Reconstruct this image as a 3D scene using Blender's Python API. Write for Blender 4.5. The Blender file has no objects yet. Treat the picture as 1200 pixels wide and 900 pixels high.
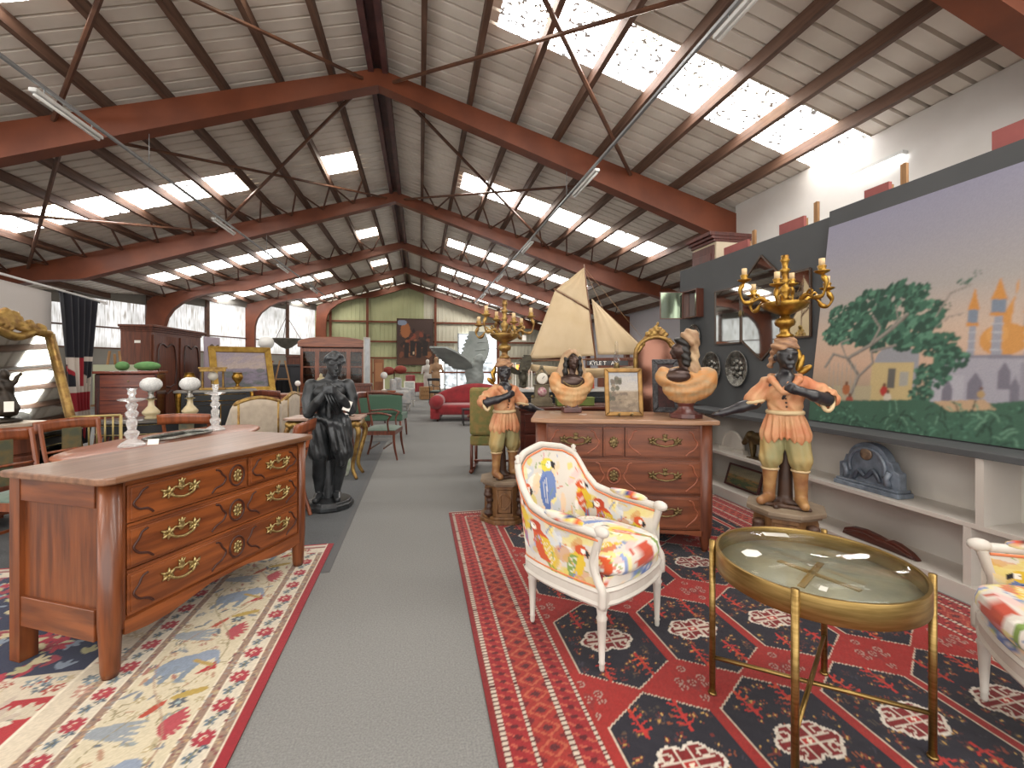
import bpy, math, random
import numpy as np
from mathutils import Matrix, Vector, Euler

# ------------------------------------------------------------------ camera, world, exposure
scene = bpy.context.scene
F, CX, HY, CAMZ = 520.0, 600.0, 429.0, 1.4          # focal length, centre and horizon in photo pixels, eye height
TH = math.atan(108.0 / F)                           # the camera looks this much to the right of the aisle
CT, ST = math.cos(TH), math.sin(TH)
cam_data = bpy.data.cameras.new('camera')
cam_data.sensor_width = 36.0
cam_data.lens = 36.0 * F / 1200.0
cam_data.shift_y = -(450.0 - HY) / 1200.0
cam_data.clip_start = 0.05
cam = bpy.data.objects.new('camera', cam_data)
cam.location = (0, 0, CAMZ)
cam.rotation_euler = (math.pi / 2, 0, -TH)
scene.collection.objects.link(cam)
scene.camera = cam
world = bpy.data.worlds.new('world')
scene.world = world
world.use_nodes = True
bg = world.node_tree.nodes['Background']
bg.inputs[0].default_value = (1.0, 0.97, 0.92, 1)
bg.inputs[1].default_value = 1.7
SKYLIGHT, WINDOW_GLOW = 8.5, 0.46
scene.view_settings.view_transform = 'Standard'
scene.view_settings.look = 'None'
scene.view_settings.gamma = 1.0
scene.view_settings.exposure = 1.0
scene.view_settings.use_curve_mapping = False

PI = math.pi
COL = scene.collection
rnd = random.Random(7)
R = math.radians


# ------------------------------------------------------------------ photo pixel -> place in the room
def ray(px, py):
    u, v = (px - CX) / F, (HY - py) / F
    return (u * CT + ST, -u * ST + CT, v)
def G(px, py, z=0.0):                                # on a level surface at height z
    r = ray(px, py); t = (z - CAMZ) / r[2]
    return (r[0] * t, r[1] * t, z)
def atX(px, py, x):                                  # on a wall of constant x
    r = ray(px, py); t = x / r[0]
    return (x, r[1] * t, CAMZ + r[2] * t)
def atY(px, py, y):
    r = ray(px, py); t = y / r[1]
    return (r[0] * t, y, CAMZ + r[2] * t)
def D(px, depth, z=0.0):                             # a place on the floor at a depth along the lens
    u = (px - CX) / F
    return (depth * (u * CT + ST), depth * (-u * ST + CT), z)


# ------------------------------------------------------------------ materials
def lin(h):
    if isinstance(h, (tuple, list)):
        return tuple(h[:3])
    h = h.lstrip('#')
    out = []
    for i in (0, 2, 4):
        c = int(h[i:i + 2], 16) / 255.0
        out.append(c / 12.92 if c <= 0.04045 else ((c + 0.055) / 1.055) ** 2.4)
    return tuple(out)
MATS = {}
def newmat(name):
    m = bpy.data.materials.new(name); m.use_nodes = True
    nt = m.node_tree
    return m, nt, nt.nodes['Principled BSDF']
def setin(b, **kw):
    for k, v in kw.items():
        b.inputs[k].default_value = v
def mat(name, col, rough=0.5, metal=0.0, col2=None, scale=6.0, stretch=(1, 1, 1), detail=4.0, bump=0.0, bscale=30.0,
        coat=0.0, spec=0.5, lo=0.35, hi=0.65, sheen=0.0):
    """base colour varied by noise towards col2, optional relief"""
    if name in MATS: return MATS[name]
    m, nt, b = newmat(name)
    c = lin(col)
    setin(b, Roughness=rough, Metallic=metal)
    b.inputs['Specular IOR Level'].default_value = spec
    if coat: b.inputs['Coat Weight'].default_value = coat; b.inputs['Coat Roughness'].default_value = 0.15
    if sheen: b.inputs['Sheen Weight'].default_value = sheen
    tc = nt.nodes.new('ShaderNodeTexCoord')
    mp = nt.nodes.new('ShaderNodeMapping'); mp.inputs['Scale'].default_value = stretch
    nt.links.new(tc.outputs['Object'], mp.inputs['Vector'])
    if col2 is not None:
        n = nt.nodes.new('ShaderNodeTexNoise'); n.inputs['Scale'].default_value = scale; n.inputs['Detail'].default_value = detail
        nt.links.new(mp.outputs[0], n.inputs['Vector'])
        r = nt.nodes.new('ShaderNodeValToRGB')
        r.color_ramp.elements[0].position = lo; r.color_ramp.elements[1].position = hi
        r.color_ramp.elements[0].color = (*c, 1); r.color_ramp.elements[1].color = (*lin(col2), 1)
        nt.links.new(n.outputs['Fac'], r.inputs[0]); nt.links.new(r.outputs[0], b.inputs['Base Color'])
    else:
        b.inputs['Base Color'].default_value = (*c, 1)
    if bump:
        n2 = nt.nodes.new('ShaderNodeTexNoise'); n2.inputs['Scale'].default_value = bscale; n2.inputs['Detail'].default_value = 3
        nt.links.new(mp.outputs[0], n2.inputs['Vector'])
        bp = nt.nodes.new('ShaderNodeBump'); bp.inputs['Strength'].default_value = bump; bp.inputs['Distance'].default_value = 0.01
        nt.links.new(n2.outputs['Fac'], bp.inputs['Height']); nt.links.new(bp.outputs[0], b.inputs['Normal'])
    MATS[name] = m
    return m
def wood(name, a, b2, axis=0, rough=0.38, coat=0.25, scale=3.0):
    st = [9.0, 9.0, 9.0]; st[axis] = 0.9
    return mat(name, a, rough, 0, b2, scale, tuple(st), 6.0, 0.05, 12.0, coat)
def vcol(name, rough=0.6, bump=0.0, bscale=120.0, metal=0.0, sheen=0.0, coat=0.0, spec=0.5):
    if name in MATS: return MATS[name]
    m, nt, b = newmat(name)
    a = nt.nodes.new('ShaderNodeAttribute'); a.attribute_name = 'Col'
    nt.links.new(a.outputs['Color'], b.inputs['Base Color'])
    setin(b, Roughness=rough, Metallic=metal); b.inputs['Sheen Weight'].default_value = sheen
    b.inputs['Specular IOR Level'].default_value = spec
    if coat: b.inputs['Coat Weight'].default_value = coat
    if bump:
        tc = nt.nodes.new('ShaderNodeTexCoord')
        n2 = nt.nodes.new('ShaderNodeTexNoise'); n2.inputs['Scale'].default_value = bscale
        nt.links.new(tc.outputs['Object'], n2.inputs['Vector'])
        bp = nt.nodes.new('ShaderNodeBump'); bp.inputs['Strength'].default_value = bump; bp.inputs['Distance'].default_value = 0.005
        nt.links.new(n2.outputs['Fac'], bp.inputs['Height']); nt.links.new(bp.outputs[0], b.inputs['Normal'])
    MATS[name] = m
    return m
def glow(name, col, strength):
    if name in MATS: return MATS[name]
    m, nt, b = newmat(name)
    setin(b, Roughness=0.4); b.inputs['Base Color'].default_value = (*lin(col), 1)
    b.inputs['Emission Color'].default_value = (*lin(col), 1); b.inputs['Emission Strength'].default_value = strength
    MATS[name] = m
    return m
def lit_sheet(name, strength, speck, spec_col, base_col, dens=0.6, stretch=(1, 1, 1), tint=None):
    """translucent daylight sheet with leaves and dirt lying on it"""
    m, nt, b = newmat(name)
    tc = nt.nodes.new('ShaderNodeTexCoord')
    mp = nt.nodes.new('ShaderNodeMapping'); mp.inputs['Scale'].default_value = stretch
    nt.links.new(tc.outputs['Object'], mp.inputs['Vector'])
    n = nt.nodes.new('ShaderNodeTexNoise'); n.inputs['Scale'].default_value = speck; n.inputs['Detail'].default_value = 2.0
    nt.links.new(mp.outputs[0], n.inputs['Vector'])
    r = nt.nodes.new('ShaderNodeValToRGB')
    e = r.color_ramp.elements
    e[0].position = dens; e[0].color = (*lin(base_col), 1)
    e[1].position = dens + (0.03 if strength > 2 else 0.16); e[1].color = (*lin(spec_col), 1)
    nt.links.new(n.outputs['Fac'], r.inputs[0])
    out = r.outputs[0]
    if tint:
        n3 = nt.nodes.new('ShaderNodeTexNoise'); n3.inputs['Scale'].default_value = 1.3
        nt.links.new(tc.outputs['Object'], n3.inputs['Vector'])
        r3 = nt.nodes.new('ShaderNodeValToRGB'); r3.color_ramp.elements[0].position = 0.45; r3.color_ramp.elements[1].position = 0.7
        r3.color_ramp.elements[0].color = (1, 1, 1, 1); r3.color_ramp.elements[1].color = (*lin(tint), 1)
        nt.links.new(n3.outputs['Fac'], r3.inputs[0])
        mx = nt.nodes.new('ShaderNodeMix'); mx.data_type = 'RGBA'; mx.blend_type = 'MULTIPLY'; mx.inputs['Factor'].default_value = 1
        nt.links.new(out, mx.inputs[6]); nt.links.new(r3.outputs[0], mx.inputs[7]); out = mx.outputs[2]
    nt.links.new(out, b.inputs['Emission Color'])
    b.inputs['Emission Strength'].default_value = strength
    b.inputs['Base Color'].default_value = (0.5, 0.5, 0.5, 1)
    MATS[name] = m
    return m
def glassmat(name, col='#ffffff', rough=0.02, alpha=0.25, ior=1.45, trans=1.0):
    """thin pane or cut glass; partly see-through so light passes to what lies behind"""
    if name in MATS: return MATS[name]
    m, nt, b = newmat(name)
    setin(b, Roughness=rough, IOR=ior); b.inputs['Base Color'].default_value = (*lin(col), 1)
    b.inputs['Transmission Weight'].default_value = trans; b.inputs['Alpha'].default_value = alpha
    MATS[name] = m
    return m


# ------------------------------------------------------------------ mesh building
class MB:
    def __init__(s): s.v, s.f, s.sm, s.c = [], [], [], None
    def add(s, v, f, smooth=False, M=None):
        o = len(s.v)
        if M is not None: v = [tuple(M @ Vector(p)) for p in v]
        s.v += [tuple(p) for p in v]
        s.f += [tuple(i + o for i in q) for q in f]
        s.sm += [smooth] * len(f)
        return s
    def box(s, x, y, z, sx, sy, sz, M=None, taper=1.0):
        """centre and full sizes; taper shrinks the bottom"""
        a, b, c = sx / 2, sy / 2, sz / 2
        v = [(x + i * a * (taper if k < 0 else 1), y + j * b * (taper if k < 0 else 1), z + k * c) for i in (-1, 1) for j in (-1, 1) for k in (-1, 1)]
        f = [(0, 1, 3, 2), (4, 6, 7, 5), (0, 4, 5, 1), (2, 3, 7, 6), (0, 2, 6, 4), (1, 5, 7, 3)]
        return s.add(v, f, False, M)
    def b2(s, lo, hi, M=None):
        return s.box(*[(a + b) / 2 for a, b in zip(lo, hi)], *[abs(b - a) for a, b in zip(lo, hi)], M=M)
    def lathe(s, prof, n=20, c=(0, 0, 0), M=None, smooth=True, sx=1.0, sy=1.0, lobes=0, amp=0.0, cap=True):
        v, f = [], []
        for r, z in prof:
            for k in range(n):
                a = 2 * PI * k / n
                rr = r * (1 + amp * math.cos(lobes * a)) if lobes else r
                v.append((c[0] + rr * math.cos(a) * sx, c[1] + rr * math.sin(a) * sy, c[2] + z))
        m = len(prof)
        for i in range(m - 1):
            for k in range(n):
                f.append((i * n + k, i * n + (k + 1) % n, (i + 1) * n + (k + 1) % n, (i + 1) * n + k))
        if cap:
            if prof[0][0] > 1e-6: f.append(tuple(range(n - 1, -1, -1)))
            if prof[-1][0] > 1e-6: f.append(tuple((m - 1) * n + k for k in range(n)))
        return s.add(v, f, smooth, M)
    def tube(s, pts, rad, n=8, M=None, closed=False, smooth=True, flat=1.0):
        """round bar along points; rad a number or one per point"""
        P = [Vector(p) for p in pts]; m = len(P)
        rr = rad if isinstance(rad, (list, tuple)) else [rad] * m
        v, f = [], []
        up = None
        for i in range(m):
            a = P[i - 1] if (i > 0 or closed) else P[i]
            b = P[(i + 1) % m] if (i < m - 1 or closed) else P[i]
            t = (b - a)
            t = t.normalized() if t.length > 1e-9 else Vector((0, 0, 1))
            if up is None:
                up = Vector((0, 0, 1)) if abs(t.z) < 0.9 else Vector((1, 0, 0))
            side = t.cross(up)
            if side.length < 1e-6: side = t.cross(Vector((0, 1, 0)))
            side.normalize(); up = side.cross(t).normalized()
            for k in range(n):
                q = 2 * PI * k / n + PI / n
                v.append(P[i] + side * (math.cos(q) * rr[i]) + up * (math.sin(q) * rr[i] * flat))
        for i in range(m if closed else m - 1):
            j = (i + 1) % m
            for k in range(n):
                f.append((i * n + k, i * n + (k + 1) % n, j * n + (k + 1) % n, j * n + k))
        if not closed:
            f.append(tuple(range(n - 1, -1, -1))); f.append(tuple((m - 1) * n + k for k in range(n)))
        return s.add(v, f, smooth, M)
    def ell(s, c, r, n=14, m=8, M=None):
        r = (r, r, r) if not isinstance(r, (tuple, list)) else r
        v = [(c[0], c[1], c[2] - r[2])]
        for i in range(1, m):
            a = -PI / 2 + PI * i / m
            for k in range(n):
                q = 2 * PI * k / n
                v.append((c[0] + r[0] * math.cos(a) * math.cos(q), c[1] + r[1] * math.cos(a) * math.sin(q), c[2] + r[2] * math.sin(a)))
        v.append((c[0], c[1], c[2] + r[2]))
        f = [(0, 1 + (k + 1) % n, 1 + k) for k in range(n)]
        for i in range(m - 2):
            for k in range(n):
                a, b = 1 + i * n, 1 + (i + 1) * n
                f.append((a + k, a + (k + 1) % n, b + (k + 1) % n, b + k))
        L = len(v) - 1; a = 1 + (m - 2) * n
        f += [(a + k, a + (k + 1) % n, L) for k in range(n)]
        return s.add(v, f, True, M)
    def prism(s, poly, z0, z1, M=None, smooth=False):
        """polygon in xy, extruded in z"""
        n = len(poly)
        ar = sum(poly[i][0] * poly[(i + 1) % n][1] - poly[(i + 1) % n][0] * poly[i][1] for i in range(n))
        if ar < 0: poly = poly[::-1]
        v = [(p[0], p[1], z0) for p in poly] + [(p[0], p[1], z1) for p in poly]
        f = [tuple(range(n - 1, -1, -1)), tuple(range(n, 2 * n))]
        f += [(i, (i + 1) % n, n + (i + 1) % n, n + i) for i in range(n)]
        return s.add(v, f, smooth, M)
    def strip(s, A, B, y0, y1, M=None):
        """band between two polylines A and B (x, z), extruded from y0 to y1"""
        n = len(A)
        v = [(p[0], y0, p[1]) for p in A] + [(p[0], y0, p[1]) for p in B] + [(p[0], y1, p[1]) for p in A] + [(p[0], y1, p[1]) for p in B]
        f = []
        for i in range(n - 1):
            f += [(i, i + 1, n + i + 1, n + i), (2 * n + i, 3 * n + i, 3 * n + i + 1, 2 * n + i + 1),
                  (i, 2 * n + i, 2 * n + i + 1, i + 1), (n + i, n + i + 1, 3 * n + i + 1, 3 * n + i)]
        f += [(0, n, 3 * n, 2 * n), (n - 1, 3 * n - 1, 4 * n - 1, 2 * n - 1)]
        return s.add(v, f, False, M)
    def grid(s, fn, nu, nv, M=None, smooth=True, cu=False, cv=False):
        v = [fn(i / (nu if cu else nu - 1), j / (nv if cv else nv - 1)) for j in range(nv) for i in range(nu)]
        f = []
        for j in range(nv if cv else nv - 1):
            for i in range(nu if cu else nu - 1):
                i2, j2 = (i + 1) % nu, (j + 1) % nv
                f.append((j * nu + i, j * nu + i2, j2 * nu + i2, j2 * nu + i))
        return s.add(v, f, smooth, M)
    def mesh(s, name, m=None):
        me = bpy.data.meshes.new(name)
        me.from_pydata(s.v, [], s.f)
        me.polygons.foreach_set('use_smooth', s.sm)
        if s.c is not None:
            at = me.color_attributes.new('Col', 'FLOAT_COLOR', 'POINT')
            c = np.ones((len(s.v), 4), np.float32); c[:, :3] = np.asarray(s.c, np.float32)
            at.data.foreach_set('color', c.ravel())
        if m: me.materials.append(m)
        me.update()
        return me
    def build(s, name, m=None, parent=None, loc=(0, 0, 0), rz=0.0, bev=0.0, rot=None, sub=0):
        return place(s.mesh(name, m), name, parent, loc, rz, bev, rot, sub)
def place(me, name, parent=None, loc=(0, 0, 0), rz=0.0, bev=0.0, rot=None, sub=0):
    o = bpy.data.objects.new(name, me)
    COL.objects.link(o)
    o.location = loc
    o.rotation_euler = rot if rot is not None else (0, 0, rz)
    if parent: o.parent = parent
    if bev:
        md = o.modifiers.new('edge', 'BEVEL'); md.width = bev; md.segments = 2; md.limit_method = 'ANGLE'; md.angle_limit = R(40)
    if sub:
        md = o.modifiers.new('round', 'SUBSURF'); md.levels = sub; md.render_levels = sub
    return o
def tag(o, label=None, cat=None, group=None, kind=None):
    if label: o['label'] = label
    if cat: o['category'] = cat
    if group: o['group'] = group
    if kind: o['kind'] = kind
    return o
def thing(name, label, cat, loc=(0, 0, 0), rz=0.0, group=None, kind=None):
    o = bpy.data.objects.new(name, None)
    o.empty_display_size = 0.1
    COL.objects.link(o); o.location = loc; o.rotation_euler = (0, 0, rz)
    return tag(o, label, cat, group, kind)
def copy_tree(o, loc=None, rz=None, label=None, parent=None, mats=None):
    c = o.copy(); COL.objects.link(c)
    if parent: c.parent = parent
    if loc is not None: c.location = loc
    if rz is not None: c.rotation_euler = (0, 0, rz)
    if label: c['label'] = label
    for ch in o.children: copy_tree(ch, parent=c)
    return c
def T(x=0, y=0, z=0): return Matrix.Translation((x, y, z))
def RX(a): return Matrix.Rotation(a, 4, 'X')
def RY(a): return Matrix.Rotation(a, 4, 'Y')
def RZ(a): return Matrix.Rotation(a, 4, 'Z')
def SC(x, y, z): return Matrix.Diagonal((x, y, z, 1))
def bez(p0, p1, p2, p3, n=10):
    out = []
    for i in range(n + 1):
        t = i / n; s = 1 - t
        out.append(tuple(s ** 3 * a + 3 * s * s * t * b + 3 * s * t * t * c + t ** 3 * d for a, b, c, d in zip(p0, p1, p2, p3)))
    return out
def smooth_path(pts, n=6):
    """points through which a soft curve runs"""
    P = [np.array(p, float) for p in pts]; out = []
    for i in range(len(P) - 1):
        a, b, c, d = P[max(i - 1, 0)], P[i], P[i + 1], P[min(i + 2, len(P) - 1)]
        for k in range(n):
            t = k / n
            out.append(tuple(0.5 * ((2 * b) + (c - a) * t + (2 * a - 5 * b + 4 * c - d) * t * t + (3 * b - a - 3 * c + d) * t ** 3)))
    out.append(tuple(P[-1]))
    return out


# ------------------------------------------------------------------ rounded bodies: a distance field turned into a surface
def cap(a, b, ra, rb=None):
    rb = ra if rb is None else rb
    a, b = np.array(a, float), np.array(b, float)
    def f(P):
        ab = b - a; L = max(float(ab @ ab), 1e-9)
        t = np.clip(((P - a) @ ab) / L, 0, 1)
        return np.linalg.norm(P - (a + t[..., None] * ab), axis=-1) - (ra + (rb - ra) * t)
    m = max(ra, rb)
    f.lo = np.minimum(a, b) - m; f.hi = np.maximum(a, b) + m
    return f
def eld(c, r, rot=None):
    c, r = np.array(c, float), np.array(r, float)
    Rm = None if rot is None else np.array(Euler(rot).to_matrix())
    def f(P):
        q = P - c
        if Rm is not None: q = q @ Rm
        k0 = np.linalg.norm(q / r, axis=-1); k1 = np.linalg.norm(q / (r * r), axis=-1)
        return k0 * (k0 - 1) / np.maximum(k1, 1e-6)
    m = r.max() if rot is not None else r
    f.lo = c - m; f.hi = c + m
    return f
def chain(pts, rad):
    return [cap(pts[i], pts[i + 1], rad[i], rad[i + 1]) for i in range(len(pts) - 1)]
def surf(prims, res, k=0.02, cut=(), ripple=None, pad=None):
    """one smooth skin around all prims; returns a MB"""
    pad = pad if pad is not None else 3 * res
    lo = np.min([p.lo for p in prims], axis=0) - pad; hi = np.max([p.hi for p in prims], axis=0) + pad
    n = np.ceil((hi - lo) / res).astype(int) + 1
    ax = [lo[i] + np.arange(n[i]) * res for i in range(3)]
    P = np.stack(np.meshgrid(*ax, indexing='ij'), -1)
    d = np.full(tuple(n), 1.0)
    def box_of(p, m):
        a = np.maximum(np.floor((p.lo - m - lo) / res).astype(int), 0); b = np.minimum(np.ceil((p.hi + m - lo) / res).astype(int) + 1, n)
        return tuple(slice(x, y) for x, y in zip(a, b))
    for p in prims:
        sl = box_of(p, max(4 * res, 2 * k) + pad)
        q = p(P[sl]); e = d[sl]
        if k > 0:
            h = np.clip(0.5 + 0.5 * (e - q) / k, 0, 1)
            d[sl] = e + (q - e) * h - k * h * (1 - h)
        else:
            d[sl] = np.minimum(e, q)
    for p in cut:
        sl = box_of(p, 0.02)
        d[sl] = np.maximum(d[sl], -p(P[sl]))
    if ripple is not None: d = d + ripple(P)
    d[0], d[-1], d[:, 0], d[:, -1], d[:, :, 0], d[:, :, -1] = 1, 1, 1, 1, 1, 1
    s = d < 0
    c = np.zeros(tuple(n - 1), int)
    offs = [(i, j, l) for i in (0, 1) for j in (0, 1) for l in (0, 1)]
    def corner(A, o): return A[o[0]:A.shape[0] - 1 + o[0], o[1]:A.shape[1] - 1 + o[1], o[2]:A.shape[2] - 1 + o[2]]
    for o in offs: c += corner(s, o)
    act = (c > 0) & (c < 8)
    idx = np.full(act.shape, -1, int)
    cells = np.argwhere(act); idx[act] = np.arange(len(cells))
    acc = np.zeros((len(cells), 3)); cnt = np.zeros(len(cells))
    for o in offs:
        for a in range(3):
            if o[a]: continue
            o2 = list(o); o2[a] = 1
            d0 = corner(d, o)[act]; d1 = corner(d, o2)[act]
            cr = (d0 < 0) != (d1 < 0)
            t = np.where(cr, d0 / np.where(np.abs(d0 - d1) < 1e-12, 1, d0 - d1), 0)
            p = np.array(o, float)[None, :].repeat(len(cells), 0); p[:, a] += t
            acc[cr] += p[cr]; cnt[cr] += 1
    V = lo + (cells + acc / np.maximum(cnt, 1)[:, None]) * res
    faces = []
    for a in range(3):
        b_, c_ = (a + 1) % 3, (a + 2) % 3
        sl0 = [slice(None)] * 3; sl1 = [slice(None)] * 3
        sl0[a] = slice(0, -1); sl1[a] = slice(1, None)
        cr = s[tuple(sl0)] != s[tuple(sl1)]
        e = np.argwhere(cr)
        e = e[(e[:, b_] > 0) & (e[:, c_] > 0) & (e[:, b_] < n[b_] - 1) & (e[:, c_] < n[c_] - 1)]
        def cid(db, dc):
            q = e.copy(); q[:, b_] -= db; q[:, c_] -= dc
            return idx[q[:, 0], q[:, 1], q[:, 2]]
        quad = np.stack([cid(1, 1), cid(0, 1), cid(0, 0), cid(1, 0)], 1)
        inside = s[e[:, 0], e[:, 1], e[:, 2]]
        quad[~inside] = quad[~inside][:, ::-1]
        faces.append(quad)
    fq = np.concatenate(faces)
    fq = fq[(fq >= 0).all(1)]
    m = MB(); m.v = [tuple(p) for p in V]; m.f = [tuple(int(i) for i in q) for q in fq]; m.sm = [True] * len(m.f)
    return m


# ------------------------------------------------------------------ flat pictures and woven patterns, drawn as colours of a fine grid
class Canvas:
    def __init__(s, w, h, dx, base):
        """w x h metres, dx metres per cell; origin lower left"""
        s.w, s.h, s.dx = w, h, dx
        s.nx, s.ny = int(round(w / dx)) + 1, int(round(h / dx)) + 1
        s.X, s.Y = np.meshgrid(np.linspace(0, w, s.nx), np.linspace(0, h, s.ny))
        s.a = np.empty((s.ny, s.nx, 3)); s.a[:] = lin(base)
    def win(s, x0, x1, y0, y1):
        i0, i1 = max(int(x0 / s.w * (s.nx - 1)) - 1, 0), min(int(x1 / s.w * (s.nx - 1)) + 2, s.nx)
        j0, j1 = max(int(y0 / s.h * (s.ny - 1)) - 1, 0), min(int(y1 / s.h * (s.ny - 1)) + 2, s.ny)
        return slice(j0, max(j1, j0)), slice(i0, max(i1, i0))
    def put(s, w, mask, col, al=1.0):
        a = s.a[w]; a[mask] = a[mask] * (1 - al) + np.array(lin(col)) * al
    def rect(s, x0, y0, x1, y1, col, al=1.0):
        w = s.win(x0, x1, y0, y1); X, Y = s.X[w], s.Y[w]
        s.put(w, (X >= x0) & (X < x1) & (Y >= y0) & (Y < y1), col, al)
    def oval(s, cx, cy, rx, ry, col, rot=0.0, al=1.0, ring=0.0):
        m = max(rx, ry); w = s.win(cx - m, cx + m, cy - m, cy + m)
        x, y = s.X[w] - cx, s.Y[w] - cy
        c, n = math.cos(rot), math.sin(rot)
        q = ((x * c + y * n) / rx) ** 2 + ((-x * n + y * c) / ry) ** 2
        s.put(w, (q <= 1) & (q >= ring * ring), col, al)
    def poly(s, pts, col, al=1.0):
        px = [p[0] for p in pts]; py = [p[1] for p in pts]
        w = s.win(min(px), max(px), min(py), max(py))
        X, Y = s.X[w], s.Y[w]; ins = np.zeros(X.shape, bool)
        n = len(pts)
        for i in range(n):
            x0, y0 = pts[i]; x1, y1 = pts[(i + 1) % n]
            if y0 == y1: continue
            c = ((y0 > Y) != (y1 > Y)) & (X < (x1 - x0) * (Y - y0) / (y1 - y0) + x0)
            ins ^= c
        s.put(w, ins, col, al)
    def line(s, pts, wd, col, al=1.0):
        for i in range(len(pts) - 1):
            (x0, y0), (x1, y1) = pts[i], pts[i + 1]
            w = s.win(min(x0, x1) - wd, max(x0, x1) + wd, min(y0, y1) - wd, max(y0, y1) + wd)
            X, Y = s.X[w], s.Y[w]
            L = max((x1 - x0) ** 2 + (y1 - y0) ** 2, 1e-12)
            t = np.clip(((X - x0) * (x1 - x0) + (Y - y0) * (y1 - y0)) / L, 0, 1)
            s.put(w, np.hypot(X - x0 - t * (x1 - x0), Y - y0 - t * (y1 - y0)) <= wd / 2, col, al)
    def flower(s, cx, cy, r, col, mid, n=6, rot=0.0):
        for k in range(n):
            a = rot + 2 * PI * k / n
            s.oval(cx + 0.6 * r * math.cos(a), cy + 0.6 * r * math.sin(a), 0.42 * r, 0.26 * r, col, a)
        s.oval(cx, cy, 0.3 * r, 0.3 * r, mid)
    def vgrad(s, stops):
        ys = [q[0] for q in stops]; cs = np.array([lin(q[1]) for q in stops])
        for k in range(3): s.a[..., k] = np.interp(s.Y / s.h, ys, cs[:, k])
    def speckle(s, amp, seed=1):
        g = np.random.default_rng(seed); s.a *= 1 + amp * (g.random(s.a.shape[:2])[..., None] - 0.5)
    def sample(s, u, v):
        i = min(max(int(u * (s.nx - 1) + 0.5), 0), s.nx - 1); j = min(max(int(v * (s.ny - 1) + 0.5), 0), s.ny - 1)
        return s.a[j, i]
    def sheet(s, pos=None):
        """flat grid in xy (or through pos(x, y)) coloured by the drawing"""
        m = MB()
        nx, ny = s.nx, s.ny
        if pos is None:
            V = np.stack([s.X, s.Y, np.zeros_like(s.X)], -1).reshape(-1, 3)
        else:
            V = np.stack(pos(s.X, s.Y), -1).reshape(-1, 3)
        k = np.arange(nx * ny).reshape(ny, nx)
        Fq = np.stack([k[:-1, :-1], k[:-1, 1:], k[1:, 1:], k[1:, :-1]], -1).reshape(-1, 4)
        m.v, m.f = V.tolist(), Fq.tolist()
        m.sm = [True] * len(m.f); m.c = s.a.reshape(-1, 3)
        return m

# ================================================================== THE HALL
RX0 = -0.69                                             # the ridge runs above this x
ARCH_Y = [-2.7, 2.85, 7.9, 13.3, 18.5, 23.2, 27.6]
Y0, Y1 = -5.0, 28.35
def top_z(x): return 6.42 - 0.285 * abs(x - RX0)          # upper side of the arches
def roof_z(x): return 6.60 - 0.285 * abs(x - RX0)         # underside of the sheets
M_ARCH = mat('arch brown', '#753b20', 0.5, 0, '#632f17', 2.0, (1, 1, 1), 4, 0.05, 20)
M_PURL = mat('purlin wood', '#6e5141', 0.7, 0, '#4f382c', 3.0, (6, .5, 6), 5, 0.1, 20)
M_BRACE = mat('brace steel', '#66432f', 0.5, 0, '#4a2e22', 4.0)
M_RIDGE = mat('ridge steel', '#5e3a37', 0.5, 0, '#462a2c', 4.0)
M_SHEET = mat('roof sheet grey', '#e8dfd4', 0.55, 0, '#d3c9bd', 1.2, (1, 1, 1), 5)
M_SKY = lit_sheet('skylight sheet', SKYLIGHT, 15.0, '#0a0a09', '#ffffff', 0.575, (1, 1, 1), '#ffe9c0')
M_LITWIN = lit_sheet('window sheet', WINDOW_GLOW, 3.0, '#8f877a', '#ffffff', 0.50, (7, 7, 0.6), '#aeb0aa')
M_FLOOR = mat('grey carpet', '#858583', 0.95, 0, '#70706f', 120.0, (1, 1, 1), 3, 0.25, 300, 0, 0.2, 0.3, 0.7)
M_WHITE = mat('white painted wall', '#d9d6d2', 0.8, 0, '#cfcbc6', 1.5)
M_GREYW = mat('grey panel wall', '#4c4e50', 0.75, 0, '#454749', 1.5)

floor = MB().b2((-14.0, Y0, -0.1), (10.0, Y1, 0)).build('floor', M_FLOOR)
tag(floor, kind='structure')
M_SEAM = mat('carpet seam', '#5a5a5b', 0.95)
M_FLOOR2 = mat('dark grey carpet', '#626466', 0.95, 0, '#56585a', 120.0, (1, 1, 1), 3, 0.25, 300, 0, 0.2, 0.3, 0.7)
MB().b2((-8.0, 3.2, 0), (-0.62, 8.6, 0.003)).build('floor_section', M_FLOOR2, floor)
MB().b2((-0.64, 3.2, 0.0), (-0.60, 8.6, 0.0045)).build('floor_strip', M_SEAM, floor)

# --- roof: every sheet is a piece, four ribs each
ceiling = thing('ceiling', None, None, kind='structure')
SW = 0.95
def sheet_mesh(x0, x1, side):
    """one profiled sheet from x0 (upper end) to x1 (eave)"""
    m = MB()
    prof = []
    for k in range(4):
        y = k * SW / 4
        prof += [(y, 0.0), (y + .188, 0.0), (y + .192, .07), (y + .230, .07)]
    prof.append((SW, 0.0))
    n = len(prof)
    v = [(x0, y, roof_z(x0) + z) for y, z in prof] + [(x1, y, roof_z(x1) + z) for y, z in prof]
    f = [(i, i + 1, n + i + 1, n + i) if side < 0 else (i, n + i, n + i + 1, i + 1) for i in range(n - 1)]
    m.add(v, f)
    return m.mesh('roof_sheet', M_SHEET)
def lit_mesh(x0, x1):
    m = MB()
    m.add([(x0, 0, roof_z(x0)), (x1, 0, roof_z(x1)), (x1, SW, roof_z(x1)), (x0, SW, roof_z(x0))], [(0, 3, 2, 1)])
    return m.mesh('skylight_panel', M_SKY)
EL, ER = -13.6, 9.6
full_l, full_r = sheet_mesh(RX0, EL, -1), sheet_mesh(RX0, ER, 1)
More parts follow.
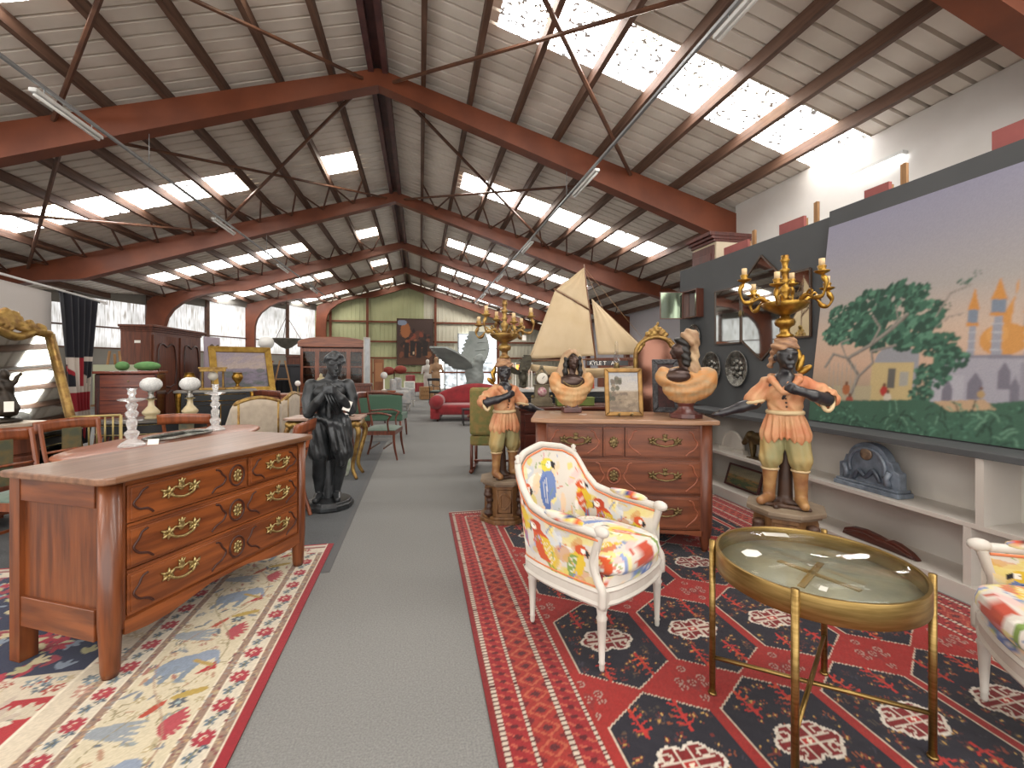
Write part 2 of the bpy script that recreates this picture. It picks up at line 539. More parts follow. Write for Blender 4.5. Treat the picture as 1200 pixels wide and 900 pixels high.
r_top, r_end = sheet_mesh(RX0, 1.05, 1), sheet_mesh(6.55, ER, 1)
l_top, l_mid, l_end = sheet_mesh(RX0, -1.48, -1), sheet_mesh(-2.28, -3.9, -1), sheet_mesh(-8.8, EL, -1)
purl_r = [RX0 + 0.75 + 0.805 * k for k in range(12)]
purl_l = [RX0 - 0.75 - 0.805 * k for k in range(14)]
def cuts(a, b, xs):
    xs = sorted([x for x in xs if min(a, b) < x < max(a, b)], key=lambda x: abs(x - a))
    return list(zip([a] + xs, xs + [b]))
lit_r = [lit_mesh(a, b) for a, b in cuts(1.05, 6.55, purl_r)]
lit_l = [lit_mesh(a, b) for a, b in cuts(-3.9, -8.8, purl_l)]
lit_top = lit_mesh(-1.48, -2.28)
SKY_N = {-8, -5, 0, 6, 12, 17, 22}  # negative rows, overhead and behind the camera, are added for their light
n0 = int(math.floor((Y0 - 5.1) / SW))
n = n0
while 5.1 + n * SW < Y1 - 0.3:
    y = 5.1 + n * SW
    if n in SKY_N:
        for me in [r_top, r_end, l_top, l_mid, l_end]: place(me, 'roof_sheet', ceiling, (0, y, 0))
        for me in lit_r + lit_l + [lit_top]: place(me, 'skylight_panel', ceiling, (0, y, 0))
    else:
        place(full_l, 'roof_sheet', ceiling, (0, y, 0)); place(full_r, 'roof_sheet', ceiling, (0, y, 0))
    n += 1
# --- purlins, a length per bay
for b in range(len(ARCH_Y)):
    ya = ARCH_Y[b]; yb = ARCH_Y[b + 1] if b + 1 < len(ARCH_Y) else Y1
    if b == 0: ya = Y0
    me = MB().b2((-.04, ya, -.165), (.04, yb - .002, 0)).mesh('purlin', M_PURL)
    for x in purl_r + purl_l:
        place(me, 'purlin', ceiling, (x, 0, roof_z(x) - .005))
    me = MB().b2((-.16, ya, -.26), (-.07, yb - .002, -.03)).b2((.07, ya, -.26), (.16, yb - .002, -.03)).b2((-.07, ya, -.10), (.07, yb - .002, -.05)).mesh('ridge_beam', M_RIDGE)
    place(me, 'ridge_beam', ceiling, (RX0, 0, roof_z(RX0)))
# --- diagonal braces: crosses in the bays near us, short struts further on
def bar(a, b, r, name='roof_brace', m=None, n=6):
    MB().tube([a, b], r, n, smooth=False).build(name, m or M_BRACE, ceiling)
for b in (1, 2):
    ya, yb = ARCH_Y[b] + .12, ARCH_Y[b + 1] - .12
    for s in (-1, 1):
        for (p, q) in ((0.25, 4.6), (4.6, 8.8)):
            xa, xb = RX0 + s * p, RX0 + s * q
            if q < 5 or (b == 2 and s < 0):
                bar((xa, ya, top_z(xa) - .08), (xb, yb, top_z(xb) - .08), .034)
                bar((xb, ya, top_z(xb) - .13), (xa, yb, top_z(xa) - .13), .030)
for b in (3, 4, 5, 6):
    ya = ARCH_Y[b]
    for xs in (purl_r, purl_l[:{3: 12, 4: 11, 5: 9, 6: 6}[b]]):
        for i, x in enumerate(xs[:-1]):
            x2 = (x + xs[i + 1]) / 2
            if i % 2 == 0 or b < 5:
                bar((x2, ya - .1, top_z(x2) - .1), (x, ya - 1.25, roof_z(x) - .12), .024)
                bar((x2, ya - .1, top_z(x2) - .1), (xs[i + 1], ya - 1.25, roof_z(xs[i + 1]) - .12), .024)
# --- the arches: the hall narrows towards its far end, so each has its own span on the window side
def arch(y, rl, rr):
    m = MB()
    for s, L in ((-1, rl), (1, rr)):
        r0 = L - 2.7; z0 = 6.14 - .33 * r0; z1 = max(z0 - 1.75, 0.6)
        inner = [(r0 * t, 6.14 - .33 * r0 * t) for t in (0, .33, .66, 1.0)] + \
                [(r0 + 2.7 * math.sin(t * PI / 2) ** 0.95, z1 + (z0 - z1) * math.cos(t * PI / 2) ** 0.75) for t in (0.2, .4, .55, .7, .82, .92, 1.0)] + [(L, z1 * .5), (L + .02, 0.0)]
        e = L + .5; zt = 6.42 - .285 * e
        outer = [(r0 * t, 6.42 - .285 * r0 * t) for t in (0, .33, .66, 1.0)] + [(r0 + (e - r0) * t, 6.42 - .285 * (r0 + (e - r0) * t)) for t in (.25, .45, .6, .75, .85, .94)] + \
                [(e, zt - .12), (e + .06, max(zt - 1.4, .4)), (e + .08, 0)]
        A = [(RX0 + s * r, z) for r, z in outer]; B = [(RX0 + s * r, z) for r, z in inner]
        if s < 0: A, B = B, A
        m.strip(A, B, -.12, .12)
    tag(m.build('ceiling_beam', M_ARCH, None, (0, y, 0)), kind='structure')
for y, rl in zip(ARCH_Y, (12.4, 12.4, 12.3, 10.4, 8.46, 7.0, 4.67)):
    arch(y, rl, 9.7)
# --- gable wall at the far end: pale green profiled sheets, brown rails and posts
wall_back = thing('wall_back', None, None, kind='structure')
M_GREENW = mat('pale green sheet', '#b3b68e', 0.6, 0, '#a6a983', 0.6)
M_CREAMW = mat('cream sheet', '#c9c5b2', 0.6, 0, '#bdb8a5', 0.6)
yb = 28.1
def wallsheet(x0, x1, z0, m):
    q = MB(); xs = []
    nn = 4; w = (x1 - x0) / nn
    pr = []
    for k in range(nn):
        a = x0 + k * w
        pr += [(a, 0), (a + w * .7, 0), (a + w * .76, -.03), (a + w * .94, -.03)]
    pr.append((x1, 0))
    N = len(pr)
    v = [(x, yb + .05 + d, z0) for x, d in pr] + [(x, yb + .05 + d, roof_z(x) - .02) for x, d in pr]
    q.add(v, [(i, i + 1, N + i + 1, N + i) for i in range(N - 1)])
    q.build('wall_sheet', m, wall_back)
xs = np.linspace(-9.25, 9.75, 21)
for i in range(20):
    mid = (xs[i] + xs[i + 1]) / 2
    wallsheet(xs[i], xs[i + 1], 0 if not (1.4 < mid < 4.6) else 1.98, M_GREENW if mid < 0.7 else M_CREAMW)
M_DOORGL = lit_sheet('far door daylight', .55, 3.0, '#5f7078', '#e4eef4', 0.45)
for zz in (1.0, 1.9, 2.9, 4.1):
    MB().b2((-6.0, yb - .08, zz - .05), (9.1 if zz < 3.5 else 6.9, yb + .0, zz + .05)).build('wall_rail', M_ARCH, wall_back)
for xx in (-5.2, -3.1, 0.95, 4.9):
    MB().b2((xx - .07, yb - .16, 0), (xx + .07, yb - .08, roof_z(xx) - .2)).build('wall_post', M_ARCH, wall_back)
wx0, wx1 = atY(537, 400, yb)[0], atY(582, 400, yb)[0]
win1 = thing('window_1', None, None, kind='structure')
zt, zb = atY(560, 392, yb)[2], atY(560, 425, yb)[2]
M_WINDAY = glow('window daylight', '#eef6ff', 2.2)
mid = (wx0 + wx1) / 2
for a, b_ in ((wx0, mid - .05), (mid + .05, wx1)):
    MB().b2((a, yb - .10, zb), (b_, yb - .085, zt)).build('window_pane', M_WINDAY, win1)
f = MB(); M_FRAMEW = mat('window frame grey', '#8f9496', 0.5)
for x in (wx0, mid, wx1): f.b2((x - .05, yb - .14, zb - .05), (x + .05, yb - .08, zt + .05))
for z in (zb, (zb + zt) / 2, zt): f.b2((wx0, yb - .135, z - .03), (wx1, yb - .085, z + .03))
f.build('window_frame', M_FRAMEW, win1)
door1 = thing('door_1', None, None, kind='structure')
for k in range(4):
    a = 1.5 + k * .78
    MB().b2((a + .04, yb + .0, .05), (a + .74, yb + .02, 1.95)).build('door_pane', M_DOORGL, door1)
    MB().b2((a - .03, yb - .03, 0), (a + .04, yb + .05, 2.0)).build('door_frame', M_FRAMEW, door1)
# --- long walls
wall_left = thing('wall_left', None, None, kind='structure')
M_LEFTW = mat('grey block wall', '#8d8a83', 0.85, 0, '#7f7c75', 1.0)
def left_line(y): return -9.85 + 0.40 * (y - 18.5)        # the window wall runs at a slant
LA = math.atan(-0.40)
seg = []
yy = 28.1
while yy > 6.0:
    seg.append((yy, yy - 2.35)); yy -= 2.35
for i, (ya_, yb_) in enumerate(seg):
    x_a, x_b = left_line(ya_), left_line(yb_)
    L = math.hypot(x_a - x_b, ya_ - yb_); rot = math.atan2(ya_ - yb_, x_a - x_b)
    zt_ = roof_z((x_a + x_b) / 2) - .25
    zlo = min(2.0, zt_ - .6)
    def wl(m, nm, mm, par): return m.build(nm, mm, par, (x_b, yb_, 0), rot)
    wl(MB().b2((0, 0, 0), (L, .12, zlo)), 'wall_panel', M_LEFTW, wall_left)
    wl(MB().b2((0, 0, zt_), (L, .12, zt_ + .5)), 'wall_panel', M_LEFTW, wall_left)
    w_ = thing('window_%d' % (i + 2), None, None, kind='structure')
    wl(MB().b2((.06, .05, zlo), (L - .06, .07, zt_)), 'window_pane', M_LITWIN, w_)
    wl(MB().b2((-.09, -.04, 0), (.09, .06, zt_ + .3)).b2((.09, -.01, zlo + .68), (L - .09, .05, zlo + .73)).b2((.09, -.01, zlo - .02), (L - .09, .05, zlo + .03)), 'window_frame', M_BRACE, w_)
wall_right = thing('wall_right', None, None, kind='structure')
MB().b2((6.2, Y0, 0), (6.32, 7.8, 4.62)).build('wall_panel', M_WHITE, wall_right)
MB().b2((9.2, 7.0, 0), (9.35, Y1, 3.75)).build('wall_panel', mat('lilac grey wall', '#c3bfc4', 0.8), wall_right)

# ================================================================== RUGS
def rug(name, cv, loc, label, m, thick=.008, fringe=None):
    t = thing(name, label, 'rug', loc)
    m1 = cv.sheet(lambda X, Y: (X, Y, np.full_like(X, thick) + .0003 * np.sin(X * 900) * np.sin(Y * 900)))
    m1.build('pile', m, t)
    MB().b2((0, 0, 0.0), (cv.w, cv.h, thick - .0012)).build('backing', mat('rug backing', '#5b2a26', .95), t)
    if fringe:
        for yy in (0, cv.h):
            fm = MB()
            for i in range(int(cv.w / .012)):
                x = i * .012 + .004
                fm.b2((x, yy - .03 if yy == 0 else yy, .001), (x + .006, yy if yy == 0 else yy + .03, .004))
            tag(fm.build('fringe', mat('rug fringe', fringe, .95), t), kind='stuff')
    return t
M_PILE = vcol('wool pile', 0.95, 0.4, 500, 0, 0.15, spec=0.15)
def cloud(cv, cx, cy, sx, sy):
    """white-edged lobed medallion"""
    lob = [(0, 0, .62, .62), (-.62, .0, .40, .42), (.62, .0, .40, .42), (-.35, .45, .40, .36), (.35, .45, .40, .36), (-.35, -.45, .40, .36), (.35, -.45, .40, .36)]
    for g, c in ((1.0, '#d8cfc2'), (.80, '#7a1d1f')):
        for x, y, a, b in lob:
            cv.oval(cx + x * sx, cy + y * sy, (a - (1 - g) * .5) * sx, (b - (1 - g) * .5) * sy, c)
    W = '#cfc3b4'
    for s in (-1, 1):
        cv.line([(cx - .75 * sx, cy + s * .14 * sy), (cx + .75 * sx, cy + s * .14 * sy)], .010, W)
        cv.line([(cx + s * .20 * sx, cy - .62 * sy), (cx + s * .20 * sx, cy + .62 * sy)], .010, W)
        for q in (-1, 1):
            cv.oval(cx + s * .55 * sx, cy + q * .38 * sy, .20 * sx, .20 * sy, W, ring=.62)
    cv.rect(cx - .18 * sx, cy - .12 * sy, cx + .18 * sx, cy + .12 * sy, '#b02a26')
    cv.oval(cx, cy, .08 * sx, .08 * sy, '#e6d9c4')
def make_red_rug():
    x0, y0, w, h = .27, .25, 2.86, 4.0
    c = Canvas(w, h, .0076, '#9c2a26')
    r = random.Random(3)
    # field of dark hexagons
    HX = [.93 + .487 * k - x0 for k in range(-1, 5)]
    HYs = [2.11 + .72 * k - y0 for k in range(-3, 4)]
    def hexa(cx, cy, a, b, s, col):
        c.poly([(cx - a, cy - s), (cx, cy - b), (cx + a, cy - s), (cx + a, cy + s), (cx, cy + b), (cx - a, cy + s)], col)
    for j, cy in enumerate(HYs):
        for i, cx in enumerate(HX):
            hexa(cx, cy, .222, .352, .205, '#cbb9a6'); hexa(cx, cy, .217, .345, .202, '#23212c')
            for k in range(120):                                   # small flowers scattered on the dark ground
                q = (r.uniform(-.2, .2), r.uniform(-.3, .3))
                if abs(q[0]) / .217 * .4 + abs(q[1]) / .345 > .93: continue
                c.flower(cx + q[0], cy + q[1], r.uniform(.010, .021), r.choice(['#6d2a26', '#7d3a2c', '#4f2a2c', '#8a4a30', '#5d4438', '#3a3542', '#4a4038']), r.choice(['#b08a4a', '#23212c', '#c9a25c']), 4, r.random())
            for s in (-1, 1):                                     # stiff red trees above and below the medallion
                for dx in (-.09, .09):
                    bx, by = cx + dx, cy + s * .13
                    c.line([(bx, by), (bx + dx * .15, by + s * .15)], .013, '#b3302a')
                    for q in range(4):
                        yy = by + s * (.03 + .033 * q)
                        c.line([(bx - .034 + .006 * q, yy + s * .014), (bx, yy), (bx + .034 - .006 * q, yy + s * .014)], .009, r.choice(['#b3302a', '#9c3a2a', '#c2502f']))
            cloud(c, cx, cy, .135, .105)
    for j in range(len(HYs)):                                     # rosettes in the red gaps
        for i in range(len(HX)):
            for dx, dy in ((.2435, .36), (.2435, -.36), (.2435, .27), (.2435, -.27), (.19, .34), (.297, .34), (.19, -.34), (.297, -.34)):
                x, y = HX[i] + dx, HYs[j] + dy
                c.oval(x, y, .019, .019, '#a98a80'); c.oval(x, y, .014, .014, '#8c2522'); c.oval(x, y, .005, .005, '#a8887a')
            c.poly([(HX[i] + .2435, HYs[j] + .40), (HX[i] + .28, HYs[j] + .36), (HX[i] + .2435, HYs[j] + .30), (HX[i] + .207, HYs[j] + .36)], '#7b3030', .6)
    # borders
    def bands(dist, along):
        """dist = distance from the rug's edge"""
        for lo, hi, col in ((0, .03, '#7d1e21'), (.03, .048, '#c8b9a8'), (.048, .132, '#93262a'), (.132, .150, '#c8b9a8'), (.15, .272, '#98302a'), (.272, .29, '#c8b9a8'), (.29, .375, '#93262a'), (.375, .393, '#c8b9a8'), (.393, .41, '#9c2a26')):
            m = (dist >= lo) & (dist < hi); c.a[m] = lin(col)
            if col == '#c8b9a8':
                mm = m & ((along % .022) < .008); c.a[mm] = lin('#4d2124')
            elif hi - lo > .1:
                ph = (along % .09) / .09 - .5; dd = (dist - (lo + hi) / 2) / (hi - lo)
                q = np.abs(ph) + np.abs(dd)
                c.a[m & (q < .48) & (q > .36)] = lin('#b25a44'); c.a[m & (q < .2)] = lin('#5a2428')
                c.a[m & (q > .78)] = lin('#6b2024')
            elif hi - lo > .06:
                ph = (along % .05) / .05 - .5; dd = (dist - (lo + hi) / 2) / (hi - lo)
                c.a[m & (np.abs(ph * .8 + dd) < .10)] = lin('#b85a48'); c.a[m & (np.hypot(ph, dd) < .2)] = lin('#5c1c22')
    for dist, along in ((c.X, c.Y), (w - c.X, c.Y)): 
        bands(dist, along)
    edge = np.minimum(c.X, w - c.X)
    for dist in (h - c.Y, c.Y):
        keep = dist < edge
        a2 = c.a.copy(); bands(np.where(keep, dist, 9), c.X)
    c.a *= .85
    c.speckle(.28, 5)
    rug('persian_rug', c, (x0, y0, 0), 'red wool rug with rows of dark hexagons and white-edged medallions, under the armchairs', M_PILE, fringe='#b9ab9c')
make_red_rug()
def make_cream_rug():
    w, h = 2.62, 3.42
    X1, Ya = -.66, .28
    c = Canvas(w, h, .0068, '#c4b9a4')
    r = random.Random(11)
    U = w - c.X                                            # distance from the red selvedge
    def ub(lo, hi, col): c.a[(U >= lo) & (U < hi)] = lin(col)
    def ux(u): return w - u
    ub(0, .05, '#8f1d28'); ub(.05, .09, '#8e7566'); ub(.09, .175, '#c9c0ae'); ub(.175, .22, '#8e7566')
    ub(.22, .57, '#c8bda3'); ub(.57, .61, '#8e7566'); ub(.61, .70, '#c9c0ae'); ub(.70, .74, '#8e7566')
    for u in (.05, .09, .175, .22, .57, .61, .70, .74): ub(u - .003, u + .003, '#d9cfba')
    def dots(u0, u1, n, cols, r0, r1):
        for _ in range(n):
            c.oval(ux(r.uniform(u0, u1)), r.uniform(0, h), r.uniform(r0, r1), r.uniform(r0, r1), r.choice(cols), r.random() * 3)
    for a, b in ((.054, .086), (.179, .216), (.574, .606), (.704, .736)):
        dots(a, b, 420, ['#a99a7d', '#7d4a48', '#8c8a86', '#6d5d58', '#b0906e'], .003, .009)
    for a in (.132, .655):
        k = 0; y = .05
        while y < h:
            c.flower(ux(a), y, .042, '#9c2f3c', '#cfc4ae', 8); c.oval(ux(a), y, .010, .010, '#a93a3c')
            c.flower(ux(a + .012), y + .085, .026, '#5f6f7c', '#39424d', 5, .4); c.flower(ux(a - .014), y + .125, .024, '#49525e', '#9aa3a8', 5, 1.0)
            c.line([(ux(a), y + .04), (ux(a + .015), y + .08), (ux(a - .01), y + .13)], .005, '#7d7a5f')
            y += .17
    # cream field with birds, leaves and beasts
    for _ in range(520):
        x, y, s, a = ux(r.uniform(.235, .56)), r.uniform(0, h), r.uniform(.006, .019), r.random() * 6.3
        k = r.random()
        col = r.choice(['#7c828a', '#5c636c', '#a3946f', '#9c6a5e', '#b0a384', '#8a9292', '#a8866e'])
        if k < .5: c.oval(x, y, s * 1.8, s * .55, col, a)
        elif k < .8: c.flower(x, y, s * 1.2, col, '#d3c8ae', 5, a)
        else: c.line([(x, y), (x + s * 2 * math.cos(a), y + s * 2 * math.sin(a)), (x + s * 3 * math.cos(a + .7), y + s * 3 * math.sin(a + .7))], .006, '#8d8262')
    y = .2
    while y < h:
        cx = ux(.40)
        # grey-blue beast
        c.oval(cx - .03, y, .10, .062, '#7d8a9c', .4); c.oval(cx + .06, y + .05, .05, .045, '#8490a2')
        for dx in (-.09, -.04, .03): c.line([(cx + dx, y - .02), (cx + dx - .02, y - .11)], .028, '#76828f')
        c.line([(cx + .10, y + .05), (cx + .13, y - .02)], .02, '#8490a2')
        c.poly([(cx + .06, y - .09), (cx + .14, y - .06), (cx + .12, y + .0)], '#a5292e')
        c.line([(cx + .02, y + .02), (cx + .11, y - .03)], .02, '#a58a4c')
        # red-tailed bird
        yb_ = y + .24
        for k in range(7):
            a = -.9 + .3 * k
            c.oval(cx + .075 + .045 * math.cos(a), yb_ + .055 * math.sin(a), .05, .012, '#a5424a', a)
        for k in range(4): c.oval(cx - .08, yb_ - .03 + .02 * k, .10, .012, '#8b9298', -.25 + .1 * k)
        c.oval(cx + .0, yb_ + .10, .05, .016, '#a8402c', 1.0); c.flower(cx + .08, yb_ + .12, .035, '#555a62', '#99aaaa', 6)
        c.oval(cx + .10, yb_ + .17, .07, .02, '#a99046', .3)
        y += .62
    y = 0.0
    while y < h:
        c.line([(ux(.40 + .13 * math.sin(q * 5.2)), q) for q in np.linspace(y, min(y + .2, h), 9)], .0055, '#8d8262', .8)
        c.line([(ux(.40 - .13 * math.sin(q * 5.2)), q) for q in np.linspace(y, min(y + .2, h), 9)], .0055, '#9c7a66', .8)
        y += .2
    # inner panels
    ix = ux(.84)
    c.rect(0, 0, ux(.74), h, '#cbbfaa')
    for _ in range(170):
        q = r.random()
        x, y = (ux(r.uniform(.75, .83)), r.uniform(0, h)) if q < .6 else (r.uniform(0, ix), r.uniform(1.97, 2.09))
        c.flower(x, y, r.uniform(.018, .034), r.choice(['#a04a3c', '#7a8a92', '#b9a88a', '#5d6a72', '#b58a7a']), '#d8cdb8', 5, r.random())
    c.rect(0, 0, ix, 1.95, '#a3262c'); c.rect(0, 2.11, ix, h, '#232a45')
    for _ in range(240):
        x, y, a = r.uniform(0, ix), r.uniform(0, 1.93), r.random() * 6
        for k in range(5): c.oval(x + .05 * math.cos(a + k * .55), y + .05 * math.sin(a + k * .55), .045, .018, r.choice(['#cfc7b4', '#c3b8a2', '#b8a99a']), a + k * .55)
        c.line([(x, y), (x + .1 * math.cos(a + 3), y + .1 * math.sin(a + 3))], .012, '#5d6a5c')
    for _ in range(420):
        x, y, a = r.uniform(0, ix), r.uniform(2.14, h), r.random() * 6
        col = r.choice(['#a8a47c', '#a32a3c', '#b9b08c', '#8f3340', '#7d8a9a', '#c0b490'])
        for k in range(3): c.oval(x + .03 * math.cos(a + k * .7), y + .03 * math.sin(a + k * .7), .038, .013, col, a + k * .7)
    c.a[(c.X < ix + .006) & (c.X > ix - .006)] = lin('#e0d6c2')
    # end border
    Vd = h - c.Y
    for lo, hi, col in ((0, .02, '#a8202c'), (.02, .05, '#c9bfb0'), (.05, .08, '#8e5a58'), (.08, .16, '#cfc4b2')):
        c.a[(Vd >= lo) & (Vd < hi) & (U > .05)] = lin(col)
    for _ in range(90): c.flower(r.uniform(0, w - .06), h - r.uniform(.09, .15), .025, r.choice(['#9c2f3c', '#5f6f7c', '#a99046']), '#d8cdb8', 5)
    c.a *= .9
    c.speckle(.22, 6)
    rug('floral_rug', c, (X1 - w, Ya, 0), 'cream floral rug with a bright red edge, under the tall chest of drawers', M_PILE)
make_cream_rug()

# ================================================================== CHESTS OF DRAWERS
M_BRASS_OLD = mat('old pale brass', '#b9a878', 0.38, 0.85, '#8a7648', 60.0, (1, 1, 1), 3, 0.3, 90)
M_BRASS_DULL = mat('dull bronze', '#8c7a54', 0.42, 0.8, '#5f5034', 60.0, (1, 1, 1), 3, 0.3, 90)
M_WOOD_L = wood('walnut red', '#8a4b22', '#603014', 0)
M_WOOD_LZ = wood('walnut red upright', '#7a421f', '#522914', 2)
M_WOOD_LTOP = wood('walnut top worn', '#856048', '#64442f', 0, 0.36, 0.2)
M_CARVE = mat('carved groove dark', '#3c1d14', 0.45)
M_WOOD_R = wood('cherry brown', '#7b4429', '#5a301d', 0, 0.42, 0.15)
M_WOOD_RZ = wood('cherry brown upright', '#713d26', '#532b1b', 2, 0.42, 0.15)
M_WOOD_RTOP = wood('cherry top faded', '#9d785c', '#836046', 0, 0.35, 0.2)
M_TAG = mat('price card', '#eeeae2', 0.8)
def handle_mesh(w, m):
    """rococo pull: leafy end plates, a middle shield and a drooping bail; centre at origin, faces -y"""
    h = MB()
    for s in (-1, 1):
        c = s * w * .38
        h.ell((c, -.004, .004), (.026, .006, .017), 10, 6)
        for a, l in ((.5, .040), (1.5, .034), (2.6, .040), (3.7, .034), (4.7, .030), (5.7, .034)):
            h.tube([(c, -.003, .004), (c + .6 * l * math.cos(a), -.009, .004 + .6 * l * math.sin(a)), (c + l * math.cos(a), -.003, .004 + l * math.sin(a))], [.007, .0075, .003], 6)
        h.ell((c, -.012, .0), (.010, .010, .010), 8, 6)
    h.ell((0, -.005, .024), (.017, .006, .026), 10, 6)
    for a in (-.6, .0, .6): h.tube([(0, -.003, .03), (.030 * math.sin(a), -.008, .03 + .032 * math.cos(a))], [.008, .004], 6)
    bail = smooth_path([(-w * .38, -.014, -.002), (-w * .27, -.022, -.018), (-w * .14, -.022, -.026), (0, -.022, -.030), (w * .14, -.022, -.026), (w * .27, -.022, -.018), (w * .38, -.014, -.002)], 4)
    h.tube(bail, .0065, 6)
    h.tube([(-w * .38, -.006, .01), (-w * .2, -.01, .026), (0, -.008, .012), (w * .2, -.01, .026), (w * .38, -.006, .01)], .005, 6)
    return h.mesh('handle', m)
def keyplate_mesh(r, m):
    h = MB()
    h.ell((0, -.003, 0), (r * .75, .005, r), 12, 6)
    for k in range(8):
        a = k * PI / 4
        h.ell((r * .7 * math.cos(a), -.006, r * .95 * math.sin(a)), (r * .3, .007, r * .3), 8, 5)
    h.ell((0, -.008, 0), (.005, .004, .012), 8, 5)
    return h.mesh('keyhole_plate', m)
def s_moulding(m, pts, w=.007, y=-.002):
    m.tube(smooth_path([(x, y, z) for x, z in pts], 5), w, 6, flat=1)
def drawer(par, x0, x1, z0, z1, y, wm, pulls, plates, hm, km, bow=None, roundel=True, carve=True):
    """drawer front with raised edge, carved curves, pulls and keyhole plates as its own pieces"""
    yf = y if bow is None else None
    fy = (lambda x: y) if bow is None else (lambda x: y + bow(x))
    m = MB()
    N = 2 if bow is None else 14
    xs = np.linspace(x0, x1, N)
    def slab(xa, xb, za, zb, pr):
        q = np.linspace(xa, xb, N)
        v = []
        for x in q: v += [(x, fy(x) + .02, za), (x, fy(x) - pr, za), (x, fy(x) - pr, zb), (x, fy(x) + .02, zb)]
        f = []
        for i in range(N - 1):
            a, b = i * 4, i * 4 + 4
            for k in range(4): f.append((a + k, b + k, b + (k + 1) % 4, a + (k + 1) % 4))
        f += [(0, 1, 2, 3), tuple((N - 1) * 4 + k for k in (3, 2, 1, 0))]
        m.add(v, f)
    slab(x0, x1, z0, z1, .010); slab(x0 + .012, x1 - .012, z0 + .012, z1 - .012, .015)
    d = m.build('drawer', wm, par, bev=.003)
    xm, zm, h = (x0 + x1) / 2, (z0 + z1) / 2, z1 - z0
    CM = M_CARVE if wm is not M_WOOD_R else wood('cherry light edge', '#9a5a40', '#7d442f', 0)
    if carve:
        ends = []
        cuts_ = sorted([x0] + [p for p in plates] + [x1])
        for i in range(len(cuts_) - 1):
            a, b = cuts_[i], cuts_[i + 1]
            a += .05 if a != x0 else 0; b -= .05 if b != x1 else 0
            if b - a < .12: continue
            for xx, s in ((a, 1), (b, -1)):
                q = [(xx + s * .085, z1 - .025), (xx + s * .060, z1 - .035), (xx + s * .045, zm + h * .16), (xx + s * .022, zm), (xx + s * .045, zm - h * .18), (xx + s * .085, z0 + .045), (xx + s * .11, z0 + .022)]
                MB().tube(smooth_path([(x, fy(x) - .016, z) for x, z in q], 4), .0055, 6).build('carved_moulding', CM, d)
    for p in plates:
        if roundel: MB().tube([(p + .048 * math.cos(k * PI / 12), fy(p) - .016, zm + .058 * math.sin(k * PI / 12)) for k in range(24)], .006, 6, closed=True).build('carved_ring', CM, d)
    for p in pulls:
        place(hm, 'handle', d, (p, fy(p) - .016, zm + (.005 if h < .19 else .012)))
    for p in plates:
        place(km, 'keyhole_plate', d, (p, fy(p) - .016, zm))
    return d
def chest_left():
    L, Dp, H = 1.25, .63, .91
    t = thing('chest_of_drawers', 'red-brown walnut chest with pale brass rococo pulls, standing on the cream floral rug', 'chest', (-1.335, 2.95, .0095), R(63))
    a, b = -L / 2, L / 2
    f, k = -Dp / 2, Dp / 2
    top = MB()
    ov = .035
    P = []
    for (x, y, sx, sy) in ((a - ov, f - ov, 1, 1), (b + ov, f - ov, -1, 1), (b + ov, k, -1, -1), (a - ov, k, 1, -1)):
        if y == k: P.append((x, y))
        else:
            P += [(x, y + .05), (x + sx * .015, y + .015), (x + sx * .05, y)] if sx > 0 else [(x + sx * .05, y), (x + sx * .015, y + .015), (x, y + .05)]
    top.prism(P, .872, .905)
    top.build('top', M_WOOD_LTOP, t, bev=.008)
    body = MB().b2((a + .03, f + .025, .20), (b - .03, k - .005, .872))
    body.build('carcass', M_WOOD_L, t)
    for x, y in ((a, f), (b, f), (a, k), (b, k)):
        sx = 1 if x < 0 else -1; sy = 1 if y < 0 else -1
        q = MB()
        if y == f:
            q.lathe([(.030, 0), (.036, .03), (.042, .18), (.046, .24), (.046, .872)], 16, (x + sx * .047, y + sy * .047, 0))
            q.b2((x + sx * .047, y + .012, .2), (x + sx * .085, y + .09, .872))
        else:
            q.box(x + sx * .035, y + sy * .035, .436, .07, .07, .872)
        q.build('leg', M_WOOD_LZ, t)
    for s, x in ((1, a), (-1, b)):                         # framed ends
        for z0, z1 in ((.76, .872), (.17, .31)): MB().b2((x + s * .004, f + .08, z0), (x + s * .03, k - .06, z1)).build('side_rail', wood('walnut red cross', '#7c4320', '#552a14', 1), t, bev=.003)
        MB().b2((x + s * .020, f + .08, .31), (x + s * .03, k - .06, .76)).build('side_panel', M_WOOD_LZ, t)
    ap = MB()                                              # shaped apron
    n = 24; xs = np.linspace(a + .08, b - .08, n)
    low = [.16 - .0 + (.05 * math.cos((x) / (L / 2) * PI * 1.5) if abs(x) > .01 else .05) * .6 + .03 for x in xs]
    ap.strip([(x, .235) for x in xs], [(x, z) for x, z in zip(xs, low)], f + .008, f + .03)
    ap.build('apron', M_WOOD_L, t)
    hm, km = handle_mesh(.175, M_BRASS_OLD), keyplate_mesh(.030, M_BRASS_OLD)
    X = lambda s: a + s * L
    fy = f + .022
    drawer(t, X(.075), X(.595), .672, .842, fy, M_WOOD_L, [X(.27)], [X(.535)], hm, km)
    drawer(t, X(.605), X(.925), .672, .842, fy, M_WOOD_L, [X(.78)], [], hm, km)
    drawer(t, X(.075), X(.925), .462, .650, fy, M_WOOD_L, [X(.27), X(.78)], [X(.535)], hm, km)
    drawer(t, X(.075), X(.925), .248, .440, fy, M_WOOD_L, [X(.27), X(.78)], [X(.535)], hm, km)
    for z in (.656, .446):
        MB().b2((X(.075), fy - .008, z - .004), (X(.925), fy + .01, z + .010)).build('rail', M_WOOD_L, t)
chest_left()
